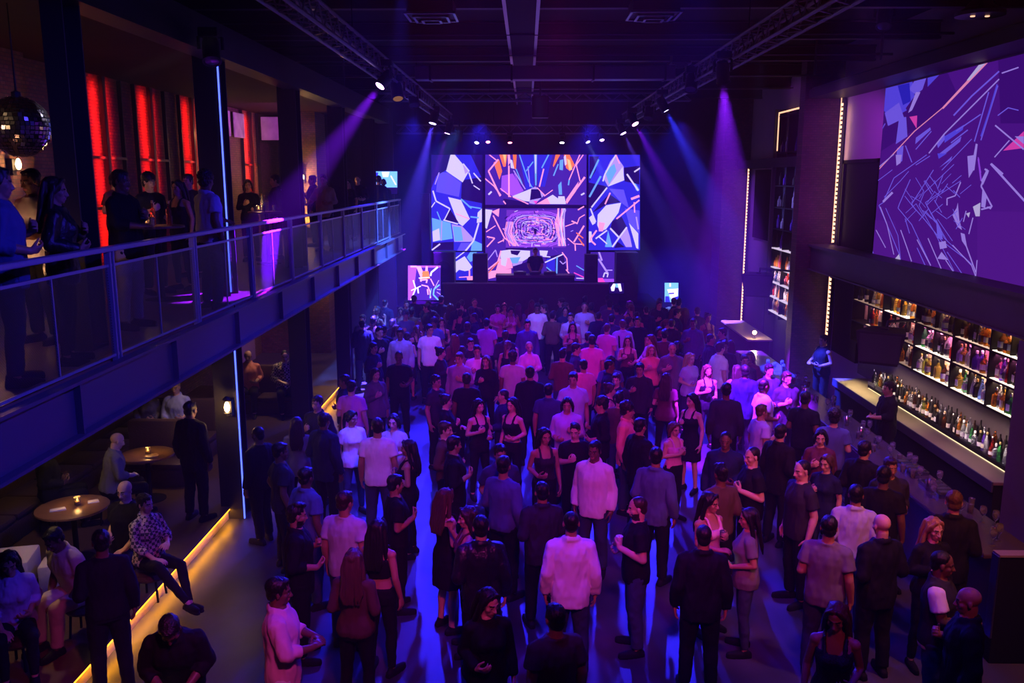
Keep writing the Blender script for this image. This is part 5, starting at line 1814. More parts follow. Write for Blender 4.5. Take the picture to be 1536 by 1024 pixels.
MB().bbox(-.2, .2, -.2, .2, 0, .5, .02).build('cabinet', SPEAK, q)
MB().box(-.17, .17, -.215, -.2, .04, .46).build('grille', GRILL, q)
MB().tube([(0, 0, .5), (0, 0, .95)], .02, n=8).build('hanging_rod', STEEL, q)
q = empty('ceiling_ring_light', onZ(1470, 24, 7.4), 0, 'round recessed ceiling light ring near the wall over the bar', 'ceiling light')
MB().lathe([(.30, 0), (.32, .0), (.32, .05), (.30, .05)], n=28).build('ring', CHROME, q, smooth=True)
for k in (-.1, .1):
    MB().lathe([(.03, -.01), (.035, .03), (.02, .05)], (k, 0, 0), 12).build('bulb', WARMD, q)
MB().lathe([(.3, .05), (.2, .12), (.05, .3)], n=20).build('housing', STEEL, q)

# washes from fixtures out of the frame (over and behind the photographer, and between the joists), with added fill spots among them
spot('pink wash', (.4, 1.5, 7.6), (.6, 12.0, .9), (1, .06, .5), 1500, 40, .7, .25)
spot('pink wash', (2.6, 2.0, 7.6), (2.9, 11.5, 1.0), (1, .06, .30), 700, 44, .8, .25)
spot('pink wash', (.4, 1.6, 7.6), (-2.4, 7.2, .9), (1, .07, .5), 1150, 30, .7, .25)
spot('rose wash', (-1.0, 6.5, 7.5), (.6, 16.0, 1.3), (1, .012, .16), 620, 34, .8, .2)
spot('rose wash', (1.2, 3.0, 7.6), (3.4, 10.6, 1.2), (1, .04, .16), 520, 34, .8, .2)
spot('mirror ball warm fill', (-6.6, 6.6, 6.6), (-5.63, 9.8, 5.76), (1, .6, .3), 260, 10, .3, .05)  # added unseen spot, warm sparkle for the mirror ball
spot('mirror ball cool fill', (-3.6, 10.8, 6.9), (-5.63, 9.8, 5.76), (.8, .7, 1), 700, 9, .3, .05)  # added unseen spot to brighten the mirror ball tiles
spot('blue beam', (-1.5, 11.0, 7.8), (-2.1, 13.2, 0), (.03, .03, 1), 7000, 17, .6, .05)
spot('violet wash', (.8, 6.0, 7.4), (.2, 17.5, 1.0), (.36, .008, 1), 1000, 46, .8, .25)
spot('magenta wash', (.4, 11.0, 7.4), (.6, 22.0, 1.2), (.9, .008, .55), 1250, 46, .8, .2)
for x, y, e in ((-1.6, 8.8, 900), (1.6, 8.8, 900), (-1.6, 12.5, 1100), (1.2, 13.0, 1000), (-1.5, 18.7, 1200), (1.8, 18.7, 1000), (3.9, 11.5, 700), (0, 22.0, 1200), (-.3, 6.3, 700), (2.6, 6.6, 700)):
    spot('blue floor wash', (x, y, 7.3), (x + .2, y + .6, 0), (.012, .003, 1), e * 1.0, 52, .6, .12)
for x, y, e in ((-1.4, 26.5, 2600), (1.9, 26.5, 2600), (-3.1, 24, 1800), (4.2, 24.5, 1800)):
    spot('blue back light', (x, y, 6.8), (x * .6, 17.5, 1.3), (.02, .014, 1), e * 3.4, 50, .6, .12)
spot('balcony front wash', (-1.7, 22.8, 6.5), (BX, 23.4, 3.3), (.06, .15, 1), 7000, 46, .7, .1)
spot('balcony front wash', (2.6, 10.5, 6.9), (BX, 13.5, 3.6), (.025, .012, 1), 1000, 62, .8, .1)
spot('balcony front wash', (2.0, 5.0, 7.0), (BX, 7.5, 4.0), (.05, .03, 1), 1200, 62, .8, .1)
spot('bay wash', (4.6, 16.0, 6.9), (7.2, 19.8, 5.6), (.5, .04, .95), 900, 46, .7, .1)
spot('pier wash', (4.6, 17.0, 6.8), (6.6, 21.0, 3.2), (.5, .05, 1), 420, 40, .8, .1)
spot('pier wash', (4.2, 24.5, 6.8), (6.6, 28.8, 3.4), (.28, .05, 1), 1500, 46, .8, .1)
spot('stage side wash', (-2.6, 27.0, 6.8), (-4.0, 28.6, 2.0), (.01, .01, 1), 9000, 36, .8, .08)
spot('stage side wash', (3.5, 27.0, 6.8), (5.0, 29.5, 2.4), (.01, .01, 1), 9000, 36, .8, .08)
spot('bar glass fill spot', (4.7, 13.5, 6.9), (5.4, 13.5, 1.1), (.75, .35, 1), 420, 44, .8, .05)  # added unseen spot to make the glasses on the bar sparkle
for a_, b_, c_, e, an in (((.2, 17.5, 7.0), (1.0, 23.5, 1.3), (.10, .18, 1), 1700, 17), ((-2.2, 14.2, 6.8), (-2.8, 20.8, 1.2), (.16, .13, 1), 1300, 19), ((-1.8, 7.4, 7.2), (-2.3, 11.6, 1.2), (.13, .11, 1), 620, 34), ((3.0, 11.6, 6.8), (4.2, 17.4, 1.2), (.22, .18, 1), 900, 17)):
    spot('crowd fill spot', a_, b_, c_, e, an, .6, .06)  # added spots that brighten chosen dancers, no fixture built for them
spot('bar warm wash', (5.0, 6.5, 6.5), (4.6, 9.6, 1.0), (1, .28, .08), 700, 60, .8, .15)
spot('bar violet wash', (3.4, 9.0, 7.0), (5.6, 13.5, 1.0), (.5, .08, .9), 800, 50, .8, .15)
for y in (9, 13.5, 18, 23):
    point('balcony warm lamp', (-6.6, y, 5.6), (1, .08, .06), 3.5, .15)
point('balcony floor lamp', (-5.2, 8.2, 4.3), (1, .42, .18), 12, .1)
area('ceiling blue', (0, 19, 5.4), (PI, 0, 0), 6, 16, (.008, .008, 1), 26)

# haze under the lights
w = bpy.data.worlds.new('world')
SC.world = w
w.use_nodes = True
w.node_tree.nodes['Background'].inputs[0].default_value = (.02, .012, .05, 1)
w.node_tree.nodes['Background'].inputs[1].default_value = .05
# thin stage haze in all of the air
wt = w.node_tree
vs_ = nd(wt, 'ShaderNodeVolumeScatter')
vs_.inputs['Color'].default_value = (1, 1, 1, 1)
vs_.inputs['Density'].default_value = .0026
vs_.inputs['Anisotropy'].default_value = .1
wt.links.new(vs_.outputs[0], [n for n in wt.nodes if n.type == 'OUTPUT_WORLD'][0].inputs['Volume'])
SC.view_settings.view_transform = 'Standard'
SC.view_settings.look = 'None'
SC.view_settings.gamma = 1
SC.view_settings.exposure = 0
SC.view_settings.use_curve_mapping = False
SC.cycles.use_denoising = True
SC.cycles.max_bounces = 8
SC.cycles.diffuse_bounces = 3
SC.cycles.glossy_bounces = 3
SC.cycles.transmission_bounces = 6
SC.cycles.transparent_max_bounces = 10
SC.cycles.volume_bounces = 0
SC.cycles.caustics_reflective = False
SC.cycles.caustics_refractive = False
SC.cycles.sample_clamp_indirect = 4
SC.cycles.sample_clamp_direct = 0
SC.cycles.use_adaptive_sampling = False
# ------------------------------------------------------------------ lounge under the balcony, high tables on it
PZ = .2


def round_table(name, x, y, z, top, r, label, cat='table', stone=TABLEW):
    q = empty(name, (x, y, z), 0, label, cat)
    MB().lathe([(r - .03, top - .035), (r, top - .03), (r, top - .004), (r - .008, top)], n=36).build('table_top', stone, q, smooth=True)
    MB().lathe([(.035, .03), (.035, top - .05), (.12, top - .035)], n=16).build('stem', BLACK, q, smooth=True)
    MB().lathe([(.24, 0), (.24, .012), (.05, .035)], n=24).build('base', BLACK, q, smooth=True)
    return q


CANDG = pbr('candle glass', (.9, .75, .5), .2, trans=.85, ior=1.2)


def candle(x, y, z, label, e=6):
    q = empty('candle_lamp', (x, y, z), 0, label, 'candle')
    MB().lathe([(.03, 0), (.038, .004), (.042, .11), (.039, .11), (.034, .012), (.003, .012)], n=16).build('glass_holder', CANDG, q, smooth=True)
    MB().lathe([(.028, .013), (.028, .05), (.002, .052)], n=12).build('wax', pbr('wax', (.8, .6, .3), .5), q)
    MB().lathe([(.004, .055), (.011, .068), (.007, .085), (.001, .1)], n=10).build('flame', FLAME, q, smooth=True)
    point('candle light', (x, y, z + .16), (1, .52, .16), e, .03)
    return q


round_table('lounge_table', -5.97, 10.72, PZ, .75, .45, 'round wooden lounge table with a candle, nearer of the two on the platform')
round_table('lounge_table', -5.95, 12.95, PZ, .75, .41, 'round wooden lounge table with a candle beside the brown leather sofa')
candle(-5.93, 10.78, PZ + .75, 'lit candle glass on the nearer round lounge table', 3)
candle(-5.92, 12.93, PZ + .75, 'lit candle glass on the round lounge table beside the leather sofa', 3.5)
for nm, x, y, s_, lb in (('menu_card', -6.1, 10.6, .1, 'folded paper menu on the nearer round lounge table'), ('napkin', -5.78, 10.9, .07, 'pale folded napkin beside the candle on the nearer lounge table'), ('plate', -5.8, 12.8, .1, 'small dark plate on the lounge table beside the sofa')):
    if nm == 'plate':
        o = MB().lathe([(.02, 0), (.06, .004), (.1, .016), (.098, .02), (.05, .008), (.003, .006)], n=20).build(nm, pbr('plate clay', (.25, .14, .1), .3), smooth=True)
    else:
        o = MB().hexa([(-s_, -.05, 0), (s_, -.06, 0), (s_ * .9, .06, 0), (-s_, .05, 0), (-s_ * .9, -.045, .012), (s_ * .9, -.05, .016), (s_ * .8, .05, .012), (-s_ * .9, .045, .01)]).build(nm, WHITEB)
    o.location = (x, y, PZ + .75)
    o.rotation_euler.z = .5
    tag(o, lb, 'table item')


def sofa(x0, x1, y0, y1, face, label, name='sofa'):
    """face: '-y' seat towards the camera, '+x' seat towards the dance floor"""
    q = empty(name, ((x0 + x1) / 2, (y0 + y1) / 2, PZ), 0, label, 'sofa')
    hx, hy = (x1 - x0) / 2, (y1 - y0) / 2
    MB().bbox(-hx, hx, -hy, hy, 0, .28, .03).build('base', LEATH, q, smooth=True)
    if face == '-y':
        MB().bbox(-hx, hx, hy - .18, hy, .25, .98, .05).build('backrest', LEATH, q, smooth=True)
        n = max(1, round(2 * hx / .6))
        for k in range(n):
            a = -hx + 2 * hx * k / n
            MB().bbox(a + .01, a + 2 * hx / n - .01, -hy, hy - .18, .27, .39, .05).build('seat_cushion', LEATH, q, smooth=True)
    else:
        MB().bbox(-hx, -hx + .18, -hy, hy, .25, .98, .05).build('backrest', LEATH, q, smooth=True)
        n = max(1, round(2 * hy / .7))
        for k in range(n):
            a = -hy + 2 * hy * k / n
            MB().bbox(-hx + .18, hx, a + .01, a + 2 * hy / n - .01, .27, .39, .05).build('seat_cushion', LEATH, q, smooth=True)
    return q


sofa(-6.75, -5.6, 13.5, 14.2, '-y', 'brown leather sofa with a lit back edge behind the farther lounge table')
sofa(-7.9, -7.1, 7.0, 16.4, '+x', 'long dark wall bench along the brick wall of the lounge', 'wall_bench')
sofa(-6.3, -4.78, 17.9, 18.6, '-y', 'dark leather sofa at the far end of the lounge platform')
for i, (u, v, lb) in enumerate(((100, 800, 'pale cube stool between the seated man in the white shirt and the nearer table'), (40, 832, 'broad pale low table top beside the seated man in the white shirt'))):
    p = onZ(u, v, PZ + .43)
    if i == 0:
        p = V((-5.72, 9.78, 0))
    else:
        p.x -= .22
    q = empty('cube_stool' if i == 0 else 'low_table', (p.x, p.y, PZ), R(15), lb, 'stool' if i == 0 else 'table')
    w = .17 if i == 0 else .28
    MB().bbox(-w, w, -w, w, .05, .43, .03).build('seat' if i == 0 else 'table_top', pbr('pale linen', (.62, .56, .46), .8, bump=.2), q, smooth=True)
    for sx in (-1, 1):
        for sy in (-1, 1):
            MB().box(sx * w * .8 - .02, sx * w * .8 + .02, sy * w * .8 - .02, sy * w * .8 + .02, 0, .06).build('leg', BLACK, q)
sofa(-7.05, -5.7, 14.95, 15.65, '-y', 'dark leather sofa behind the brown leather sofa with the lit back edge')


def bench(x, y, label, r=.2, h=.44):
    q = empty('lounge_stool', (x, y, PZ), 0, label, 'stool')
    MB().lathe([(r, h - .09), (r + .015, h - .06), (r, h - .01), (r - .03, h)], n=24).build('seat', LEATH, q, smooth=True)
    for k in range(4):
        a = PI / 4 + k * PI / 2
        MB().tube([(r * .75 * math.cos(a), r * .75 * math.sin(a), h - .09), (r * .9 * math.cos(a), r * .9 * math.sin(a), 0)], .014, n=8).build('leg', BLACK, q)


MB_ = None
q = empty('table_lamp', (-5.05, 13.9, PZ), 0, 'pale upturned lamp shade on a thin stand behind the steel column', 'lamp')
MB().lathe([(.02, 1.1), (.03, 1.16), (.12, 1.32), (.115, 1.32), (.025, 1.17)], n=20).build('lamp_shade', pbr('pale shade', (.8, .72, .55), .6, emit=(1, .7, .4), estr=.5), q, smooth=True)
MB().lathe([(.012, .02), (.012, 1.12)], n=10).build('pole', CHROME, q)
MB().lathe([(.13, 0), (.13, .015), (.02, .025)], n=20).build('base', CHROME, q, smooth=True)
point('lounge lamp light', (-5.05, 13.85, 1.8), (1, .6, .3), 5, .05)
for x, y, e in ((-5.6, 9.3, 16), (-5.6, 14.6, 14), (-5.4, 18.4, 16), (-6.6, 11.4, 8)):
    spot('lounge downlight', (x, y, 3.1), (x + .1, y, 0), (1, .60, .28), e * 5, 80, .8, .06)
for i, (u, v, lb) in enumerate(((66, 705, 'glowing strip for the amber-lit bench edge at the lounge wall, nearer of two'), (90, 694, 'glowing strip for the amber-lit bench edge at the lounge wall, farther of two'))):
    p = onX(u, v, -7.86)
    o = MB().box(-.03, .03, -.22, .22, -.03, .03).build('sconce_or_lit_ledge', glow('lit ledge glow', (1, .45, .08), 1.3))  # top edge of the wall bench, its amber light built as a glow
    o.location = (-7.95, p.y, p.z)
    tag(o, lb, 'wall lamp', None)
# purple panels on the lounge wall
for i, (u, v) in enumerate(((372, 528), (440, 505))):
    p = onX(u, v, -7.9)
    o = MB().bbox(-.02, .02, -.8, .8, -.5, .5, .01).build('lounge_picture', PALE)
    o.location = (-7.96, p.y, p.z)
    tag(o, 'pale blank picture panel on the lounge wall washed violet, %s from the steel column' % ORD[i + 1], 'picture', kind='thing')
    spot('panel wash', (-6.6, p.y - 1, 3.0), (-7.9, p.y, p.z), (.35, .06, 1), 160, 70, .7, .05)

# balcony tables and drinks
BZ = 3.48
for i, (u, Y, lb, its) in enumerate(((236, 12.3, 'high round table with candle and glasses on the near half of the balcony', 5), (400, 17.6, 'high round table with bottles on the far half of the balcony', 4))):
    p = onY(u, 330, Y)
    round_table('high_table', p.x, Y, BZ, 1.06, .36, lb, stone=WOOD)
    candle(p.x - .12, Y - .1, BZ + 1.06, 'lit candle glass on the %s high balcony table' % ('near' if i == 0 else 'far'), 4)
    for k in range(its):
        a = 1 + k * 1.25
        x_, y_ = p.x + .2 * math.cos(a), Y + .2 * math.sin(a)
        if k % 3 == 1:
            bottle(x_, y_, BZ + 1.06, 'tall', ('red', 'clear')[i], 1, None, 'tall bottle standing on the %s high balcony table' % ('near' if i == 0 else 'far') + (' beside the candle' if k < 3 else ' at its edge'), None)
        else:
            o = link('drinking_glass', TM)
            o.location = (x_, y_, BZ + 1.06)
            slot(o, 0, GLASSM)
            tag(o, '%s clear tumbler round the edge of the %s high balcony table' % (ORD[k + 1], ('near', 'far')[i]), 'glass', 'glasses on the balcony tables')
# ------------------------------------------------------------------ everybody
HELD = []
QUEUE = []
rc = random.Random(21)


def who(u, v, sex, arms, yaw, brg, hgt, skin, hair, hc, top, tc, lc, label, anchor=None, z=0, Y=None, foot=None, hold=None, **kw):
    leg = kw.pop('low', 'jeans')
    if foot:
        p = onZ(foot[0], foot[1], z)
    elif Y is not None:
        p = onY(u, v, Y)
    else:
        sit = kw.get('legs', 'a') in 'stuv'
        drop = .40 if sit else 0
        ln = kw.get('lean', 0)
        p = onZ(u, v, z + hgt * (1.75 - drop - (.55 * (1 - math.cos(R(ln))) + .1 * math.sin(R(ln)))) / 1.75)
        if ln:
            b = R(brg)
            sh = .6 * math.sin(R(ln)) * hgt / 1.75
            p = V((p.x - sh * math.sin(b), p.y - sh * math.cos(b), p.z))
    near = kw.pop('near', True) and p.y < 13.2
    QUEUE.append([p.x, p.y, z, (brg, sex, arms, yaw, hgt, skin, hair, hc, top, tc, leg, lc, label), near, kw, anchor, hold])


def obstacles(q):
    """keep clear of the columns, the bar, the railing and the step"""
    x0, y0 = q[0], q[1]
    if q[2] in (0, BZ):
        for cy in (8.67, 13.0 - .17, 16.85 + .17, 21.05 + .17, 25.2 + .17):
            dx, dy = q[0] + 4.545, q[1] - cy
            d = math.hypot(dx, dy) or .01
            if d < .52:
                q[0] += dx / d * (.53 - d)
                q[1] += dy / d * (.53 - d)
    if q[2] == 0:
        if 8.5 < q[1] < 20.7 and 4.68 < q[0] < 5.4:
            q[0] = 4.68
        if q[0] < -4.2 and q[1] < 20.6:
            q[0] = -4.2
    if q[2] == BZ and 'q' not in q[3][2]:
        q[0] = min(q[0], -4.30)
    return abs(q[0] - x0) + abs(q[1] - y0) > .002


def place_all():
    for it in range(60):
        moved = False
        for i, a in enumerate(QUEUE):
            for b in QUEUE[i + 1:]:
                if a[2] != b[2] or a[5].get('legs', 'a') in 'st' or b[5].get('legs', 'a') in 'st':
                    continue
                dx, dy = b[0] - a[0], b[1] - a[1]
                d = math.hypot(dx, dy) or .01
                if d < .54:
                    k = (.54 - d) * .28 / d
                    a[0] -= dx * k * .7
                    a[1] -= dy * k * 1.3
                    b[0] += dx * k * .7
                    b[1] += dy * k * 1.3
                    moved = True
            moved = obstacles(a) or moved
        if not moved:
            break
    for x, y, z, (brg, sex, arms, yaw, hgt, skin, hair, hc, top, tc, leg, lc, label), near, kw, anchor, hold in QUEUE:
        st = kw.pop('stool', None)
        if st:
            bench(x, y, 'round leather stool under the ' + st, .19, .375 * hgt / 1.75)
        o, fig = person(x, y, z, brg, sex, arms, yaw, hgt, skin, hair, hc, top, tc, leg, lc, label, near=near, **kw)
        if hold:
            HELD.append((o, fig, hold))


W = who
# --- nearest rows, left to right
W(417, 868, 'm', 'tt', 5, 80, 1.80, 'd', 'short', 'k', 'shirt', 'p', 'w', 'man in a pale pink shirt at the lower left, facing right, hands raised in front', 'man in the pale pink shirt at the lower left')
W(530, 825, 'f', 'hl', 10, 10, 1.70, 'm', 'wavy', 'n', 'sweater', 'b', 'k', 'woman with long wavy brown hair in a dark brown top seen from behind', 'woman with wavy brown hair')
W(567, 780, 'f', 'dl', 5, 20, 1.72, 'm', 'long', 'k', 'crop', 'k', 'k', 'woman in a black strap top, bare shoulders and back, long black hair', 'woman in the black strap top', hold='phone')
W(516, 738, 'm', 'ld', -15, 15, 1.82, 'm', 'short', 'b', 'tee', 's', 'd', 'man in a light blue T-shirt seen from behind, left of the bare-backed woman', 'man in the light blue T-shirt')
W(445, 757, 'm', 'lh', 10, 75, 1.78, 'm', 'quiff', 'k', 'shirt', 'k', 'k', 'bearded man in black facing right beside the man in the light blue T-shirt', 'bearded man in black on the left', beard=True)
W(459, 702, 'm', 'dl', 15, 40, 1.78, 'd', 'short', 'k', 'polo', 'u', 'd', 'man in a dark blue polo shirt turned away near the steel column', 'man in the dark blue polo')
W(566, 628, 'm', 'dd', 12, 0, 1.84, 'm', 'short', 'k', 'tee', 'w', 'd', 'tall man in a white T-shirt seen from behind, left of the aisle', 'tall man in the white T-shirt')
W(527, 617, 'f', 'dl', 30, 150, 1.66, 'm', 'pony', 'k', 'tee', 'w', 'd', 'woman in a white T-shirt with tied-back dark hair, facing the camera', 'woman in the white T-shirt')
W(612, 660, 'f', 'lh', 0, 275, 1.68, 'm', 'long', 'k', 'tank', 'k', 'k', 'woman with very long black hair in a black vest top facing left', 'long-haired woman facing left', hold='glass')
W(593, 713, 'm', 'hd', 15, 70, 1.72, 'm', 'short', 'k', 'tee', 'k', 'k', 'young man in a black T-shirt facing right below the long-haired woman', 'young man below the long-haired woman')
W(486, 620, 'm', 'dl', 10, 30, 1.80, 'd', 'short', 'k', 'jacket', 'n', 'k', 'man in a navy jacket with his back turned beside the yellow step light', 'man in the navy jacket')
W(420, 665, 'm', 'dp', 0, 60, 1.76, 'd', 'short', 'k', 'tee', 'c', 'k', 'man in a charcoal T-shirt and black trousers beside the blue-edged column', 'man in charcoal by the column')
W(386, 640, 'm', 'dd', 0, 300, 1.74, 'd', 'buzz', 'k', 'sweater', 'k', 'k', 'person in black stepping beside the lounge step just past the steel column', 'person in black by the step', legs='b')
W(672, 738, 'f', 'ht', 15, 55, 1.72, 'l', 'long', 'n', 'dress', 'k', 'k', 'woman with long light brown hair in a black dress facing right', 'woman with light brown hair', hold='glass')
W(697, 757, 'f', 'rd', 0, 260, 1.68, 'l', 'wavy', 'b', 'tank', 'o', 'k', 'woman in a dark red vest top talking to the woman with light brown hair', 'woman in dark red')
W(681, 655, 'm', 'hd', 20, 80, 1.76, 'm', 'short', 'k', 'shirt', 'k', 'k', 'man in a black shirt in profile facing right at the edge of the aisle', 'man in profile at the aisle')
W(668, 633, 'm', 'll', 0, 100, 1.74, 'l', 'short', 'b', 'sweater', 'b', 'k', 'ruddy-faced man in a dark brown sweater behind the man in profile', 'ruddy man in the brown sweater')
W(590, 622, 'f', 'ht', 0, 190, 1.66, 'l', 'bob', 'k', 'tee', 'e', 'd', 'woman in a cream top facing the camera right of the tall man in white', 'woman in the cream top')
W(756, 685, 'm', 'dh', 20, 35, 1.84, 'm', 'short', 'k', 'sweater', 'u', 'k', 'bearded man in a dark blue sweater turned to the right', 'bearded man in the dark blue sweater', beard=True)
W(817, 643, 'f', 'ld', 10, 165, 1.72, 'm', 'long', 'k', 'tank', 'X', 'k', 'smiling woman with bare shoulders in a dark patterned top', 'smiling woman in the patterned top')
W(892, 663, 'm', 'dd', 0, 205, 1.82, 'd', 'short', 'k', 'shirt', 'w', 'd', 'man in a loose white shirt facing left with dark jeans, middle of the room', 'man in the loose white shirt', nod=4)
W(813, 724, 'm', 'xl', 0, 350, 1.76, 'm', 'short', 'k', 'shirt', 'c', 'k', 'man in a charcoal shirt seen from behind in front of the smiling woman', 'man in the charcoal shirt')
W(857, 768, 'm', 'dd', 0, 0, 1.84, 'm', 'buzz', 'k', 'shirt', 'w', 'd', 'broad man in a white long-sleeved shirt seen from behind, centre foreground', 'man in the white long-sleeved shirt')
W(721, 775, 'm', 'dl', 0, 350, 1.80, 'l', 'short', 'k', 'jacket', 'L', 'k', 'man in a shiny black leather jacket seen from behind', 'man in the leather jacket')
W(731, 884, 'f', 'ld', 25, 165, 1.70, 'l', 'long', 'k', 'sweater', 'k', 'k', 'dark-haired woman at the bottom edge smiling and looking down to the right', 'smiling woman at the bottom edge', nod=16)
W(833, 908, 'm', 'dl', 0, 340, 1.76, 'm', 'short', 'k', 'tee', 'b', 'k', 'man in a brown T-shirt seen from behind at the bottom edge', 'man in the brown T-shirt')
W(957, 746, 'm', 'lh', 0, 270, 1.80, 'l', 'buzz', 'b', 'tee', 'k', 'd', 'man with cropped hair in a black T-shirt facing left, cup in hand', 'man with cropped hair facing left', hold='cup', beard=True)
W(863, 636, 'm', 'hd', -20, 175, 1.70, 'l', 'quiff', 'k', 'tee', 'k', 'k', 'small man in a black T-shirt with a white badge, facing the camera', 'small man with the badge', extra='badge')
W(938, 603, 'm', 'dl', 20, 110, 1.78, 'm', 'curly', 'k', 'shirt', 'r', 'd', 'man in a coral pink long shirt with a dark pendant, looking right', 'man in the coral shirt', extra='pendant')
W(961, 628, 'm', 'hd', 15, 60, 1.78, 'm', 'short', 'k', 'jacket', 'k', 'k', 'man in a black jacket turned right in front of the coral shirt', 'man in the black jacket')
W(985, 672, 'm', 'dl', 20, 30, 1.82, 'm', 'short', 'k', 'shirt', 'u', 'k', 'man in a dark blue shirt seen from behind, head turned right', 'man in the dark blue shirt')
W(1129, 671, 'm', 'lh', 10, 260, 1.80, 'l', 'buzz', 'k', 'tee', 'k', 'k', 'man in a black T-shirt facing left with a drink, right of centre', 'man in black facing left with a drink', hold='glass')
W(1204, 691, 'm', 'dd', 5, 255, 1.84, 'l', 'buzz', 'k', 'tee', 'c', 'k', 'tall man with shaved sides in a charcoal T-shirt facing left near the bar', 'tall man with shaved sides')
W(1066, 740, 'f', 'th', 20, 150, 1.68, 'm', 'wavy', 'k', 'tank', 'p', 'k', 'woman in a pink strap top with dark hair facing two friends', 'woman in the pink strap top', hold='glass')
W(1056, 788, 'm', 'dd', 0, 5, 1.80, 'm', 'buzz', 'k', 'shirt', 'k', 'k', 'man in black seen from behind, legs apart, in front of the pink strap top', 'man in black with legs apart')
W(1124, 763, 'f', 'dl', 0, 280, 1.68, 'm', 'long', 'k', 'tee', 'g', 'd', 'woman in a grey T-shirt with straight black hair holding a phone', 'woman in the grey T-shirt', hold='phone')
W(1172, 637, 'm', 'ld', 20, 55, 1.78, 'l', 'short', 'k', 'jacket', 'k', 'k', 'man in a black jacket turned right beside the bar queue', 'man in the black jacket by the bar')
W(1038, 591, 'f', 'hd', -10, 225, 1.68, 'l', 'long', 'k', 'dress', 'k', 'k', 'woman with long dark hair in a low-cut black dress, looking left', 'woman in the low-cut black dress')
W(1012, 634, 'f', 'cc', 0, 150, 1.55, 'l', 'bob', 'n', 'tank', 'm', 'k', 'short woman in a pink top holding both hands up together', 'short woman with hands together')
W(1090, 575, 'm', 'dd', 0, 10, 1.84, 'd', 'short', 'k', 'sweater', 'c', 'k', 'tall man in charcoal seen from behind with his whole legs showing', 'tall man in charcoal')
W(1245, 775, 'm', 'dl', 15, 30, 1.80, 'm', 'short', 'k', 'tee', 'g', 'd', 'man in a grey T-shirt with his back turned, at the lower right', 'man in the grey T-shirt')
W(1324, 772, 'm', 'll', 0, 345, 1.80, 'l', 'bald', 'k', 'shirt', 'k', 'k', 'bald man in a black shirt seen from behind by the bar', 'bald man in black')
W(1285, 728, 'm', 'dl', 0, 20, 1.76, 'm', 'short', 'k', 'shirt', 's', 'd', 'man in a light blue shirt half hidden behind the bald man', 'man in the light blue shirt')
W(1257, 905, 'f', 'dl', -10, 200, 1.72, 'm', 'long', 'n', 'tank', 'X', 'k', 'woman in a dark lace strap top at the lower right, looking down', 'woman in the lace top', nod=18)
W(1415, 828, 'm', 'tt', 10, 120, 1.78, 'd', 'buzz', 'k', 'vest', 'c', 'd', 'dark-skinned man in a charcoal waistcoat over white at the lower right', 'man in the waistcoat', under=('tee', 'w'))
W(1455, 882, 'm', 'hd', 0, 290, 1.78, 'm', 'bald', 'k', 'shirt', 'k', 'k', 'shaven-headed man in black at the right bottom edge facing left', 'shaven-headed man on the right')
W(1415, 770, 'f', 'hd', 0, 170, 1.68, 'l', 'wavy', 'y', 'sweater', 'k', 'k', 'woman with blond wavy hair in black beside the bar', 'blond woman by the bar', hold='glass')
W(1457, 745, 'm', 'll', 0, 20, 1.84, 'l', 'short', 'n', 'shirt', 'k', 'k', 'brown-haired man in a black shirt leaning towards the bar', 'brown-haired man by the bar')
W(1289, 663, 'm', 'll', 0, 50, 1.78, 'l', 'short', 'k', 'jacket', 'k', 'k', 'man in a dark jacket standing at the bar with his back turned', 'man in the dark jacket at the bar')
W(1327, 700, 'm', 'dl', 0, 30, 1.80, 'd', 'short', 'k', 'tee', 'k', 'k', 'man in a black T-shirt in the dark against the bar front', 'man against the bar front')
W(1232, 645, 'f', 'hl', 0, 200, 1.66, 'l', 'bob', 'k', 'sweater', 'o', 'k', 'woman with a dark bob and a wine red sweater in the bar queue', 'woman with the dark bob')
W(1250, 682, 'f', 'hd', 0, 230, 1.62, 'l', 'pony', 'n', 'tee', 'n', 'd', 'short woman with a ponytail and navy T-shirt in the bar queue', 'short woman with the ponytail')
W(600, 905, 'f', 'dd', 0, 20, 1.60, 'm', 'bun', 'k', 'dress', 'k', 'k', 'short woman with a bun in a black dress low in the picture', 'short woman with the bun') if False else None
# --- middle rows
W(1081, 514, 'm', 'dl', 10, 70, 1.84, 'l', 'short', 'k', 'polo', 'w', 'n', 'man in a white polo shirt facing right in front of the far bar', 'man in the white polo')
W(1147, 569, 'm', 'lh', 10, 80, 1.82, 'd', 'buzz', 'k', 'polo', 's', 'd', 'man in a pale blue polo shirt in profile facing the bar', 'man in the pale blue polo', hold='glass')
W(1209, 588, 'm', 'll', 0, 40, 1.78, 'd', 'short', 'k', 'tee', 'k', 'k', 'man in a black T-shirt with his back turned, leaning on the bar', 'man leaning on the bar')
W(1143, 607, 'm', 'hd', 10, 75, 1.70, 'm', 'short', 'n', 'tee', 'v', 'k', 'shorter man in a mauve T-shirt in front of the pale blue polo', 'man in the mauve T-shirt')
W(1118, 548, 'm', 'dd', 0, 10, 1.80, 'd', 'short', 'k', 'jacket', 'n', 'k', 'man in a navy jacket seen from behind between the two polo shirts', 'man in navy between the polos')
W(806, 455, 'm', 'dd', 0, 180, 1.86, 'd', 'short', 'k', 'tee', 'w', 'n', 'tall man in a white T-shirt standing apart in front of the stage', 'tall man before the stage', nod=14)
W(876, 454, 'm', 'dh', 0, 185, 1.86, 'm', 'buzz', 'k', 'tee', 's', 'w', 'tall man in a pale blue T-shirt facing the camera before the stage', 'tall man in pale blue')
W(888, 503, 'm', 'dd', 0, 2, 1.84, 'm', 'short', 'k', 'tee', 'm', 'k', 'man in a bright pink T-shirt seen from behind, middle of the crowd', 'man in the bright pink T-shirt')
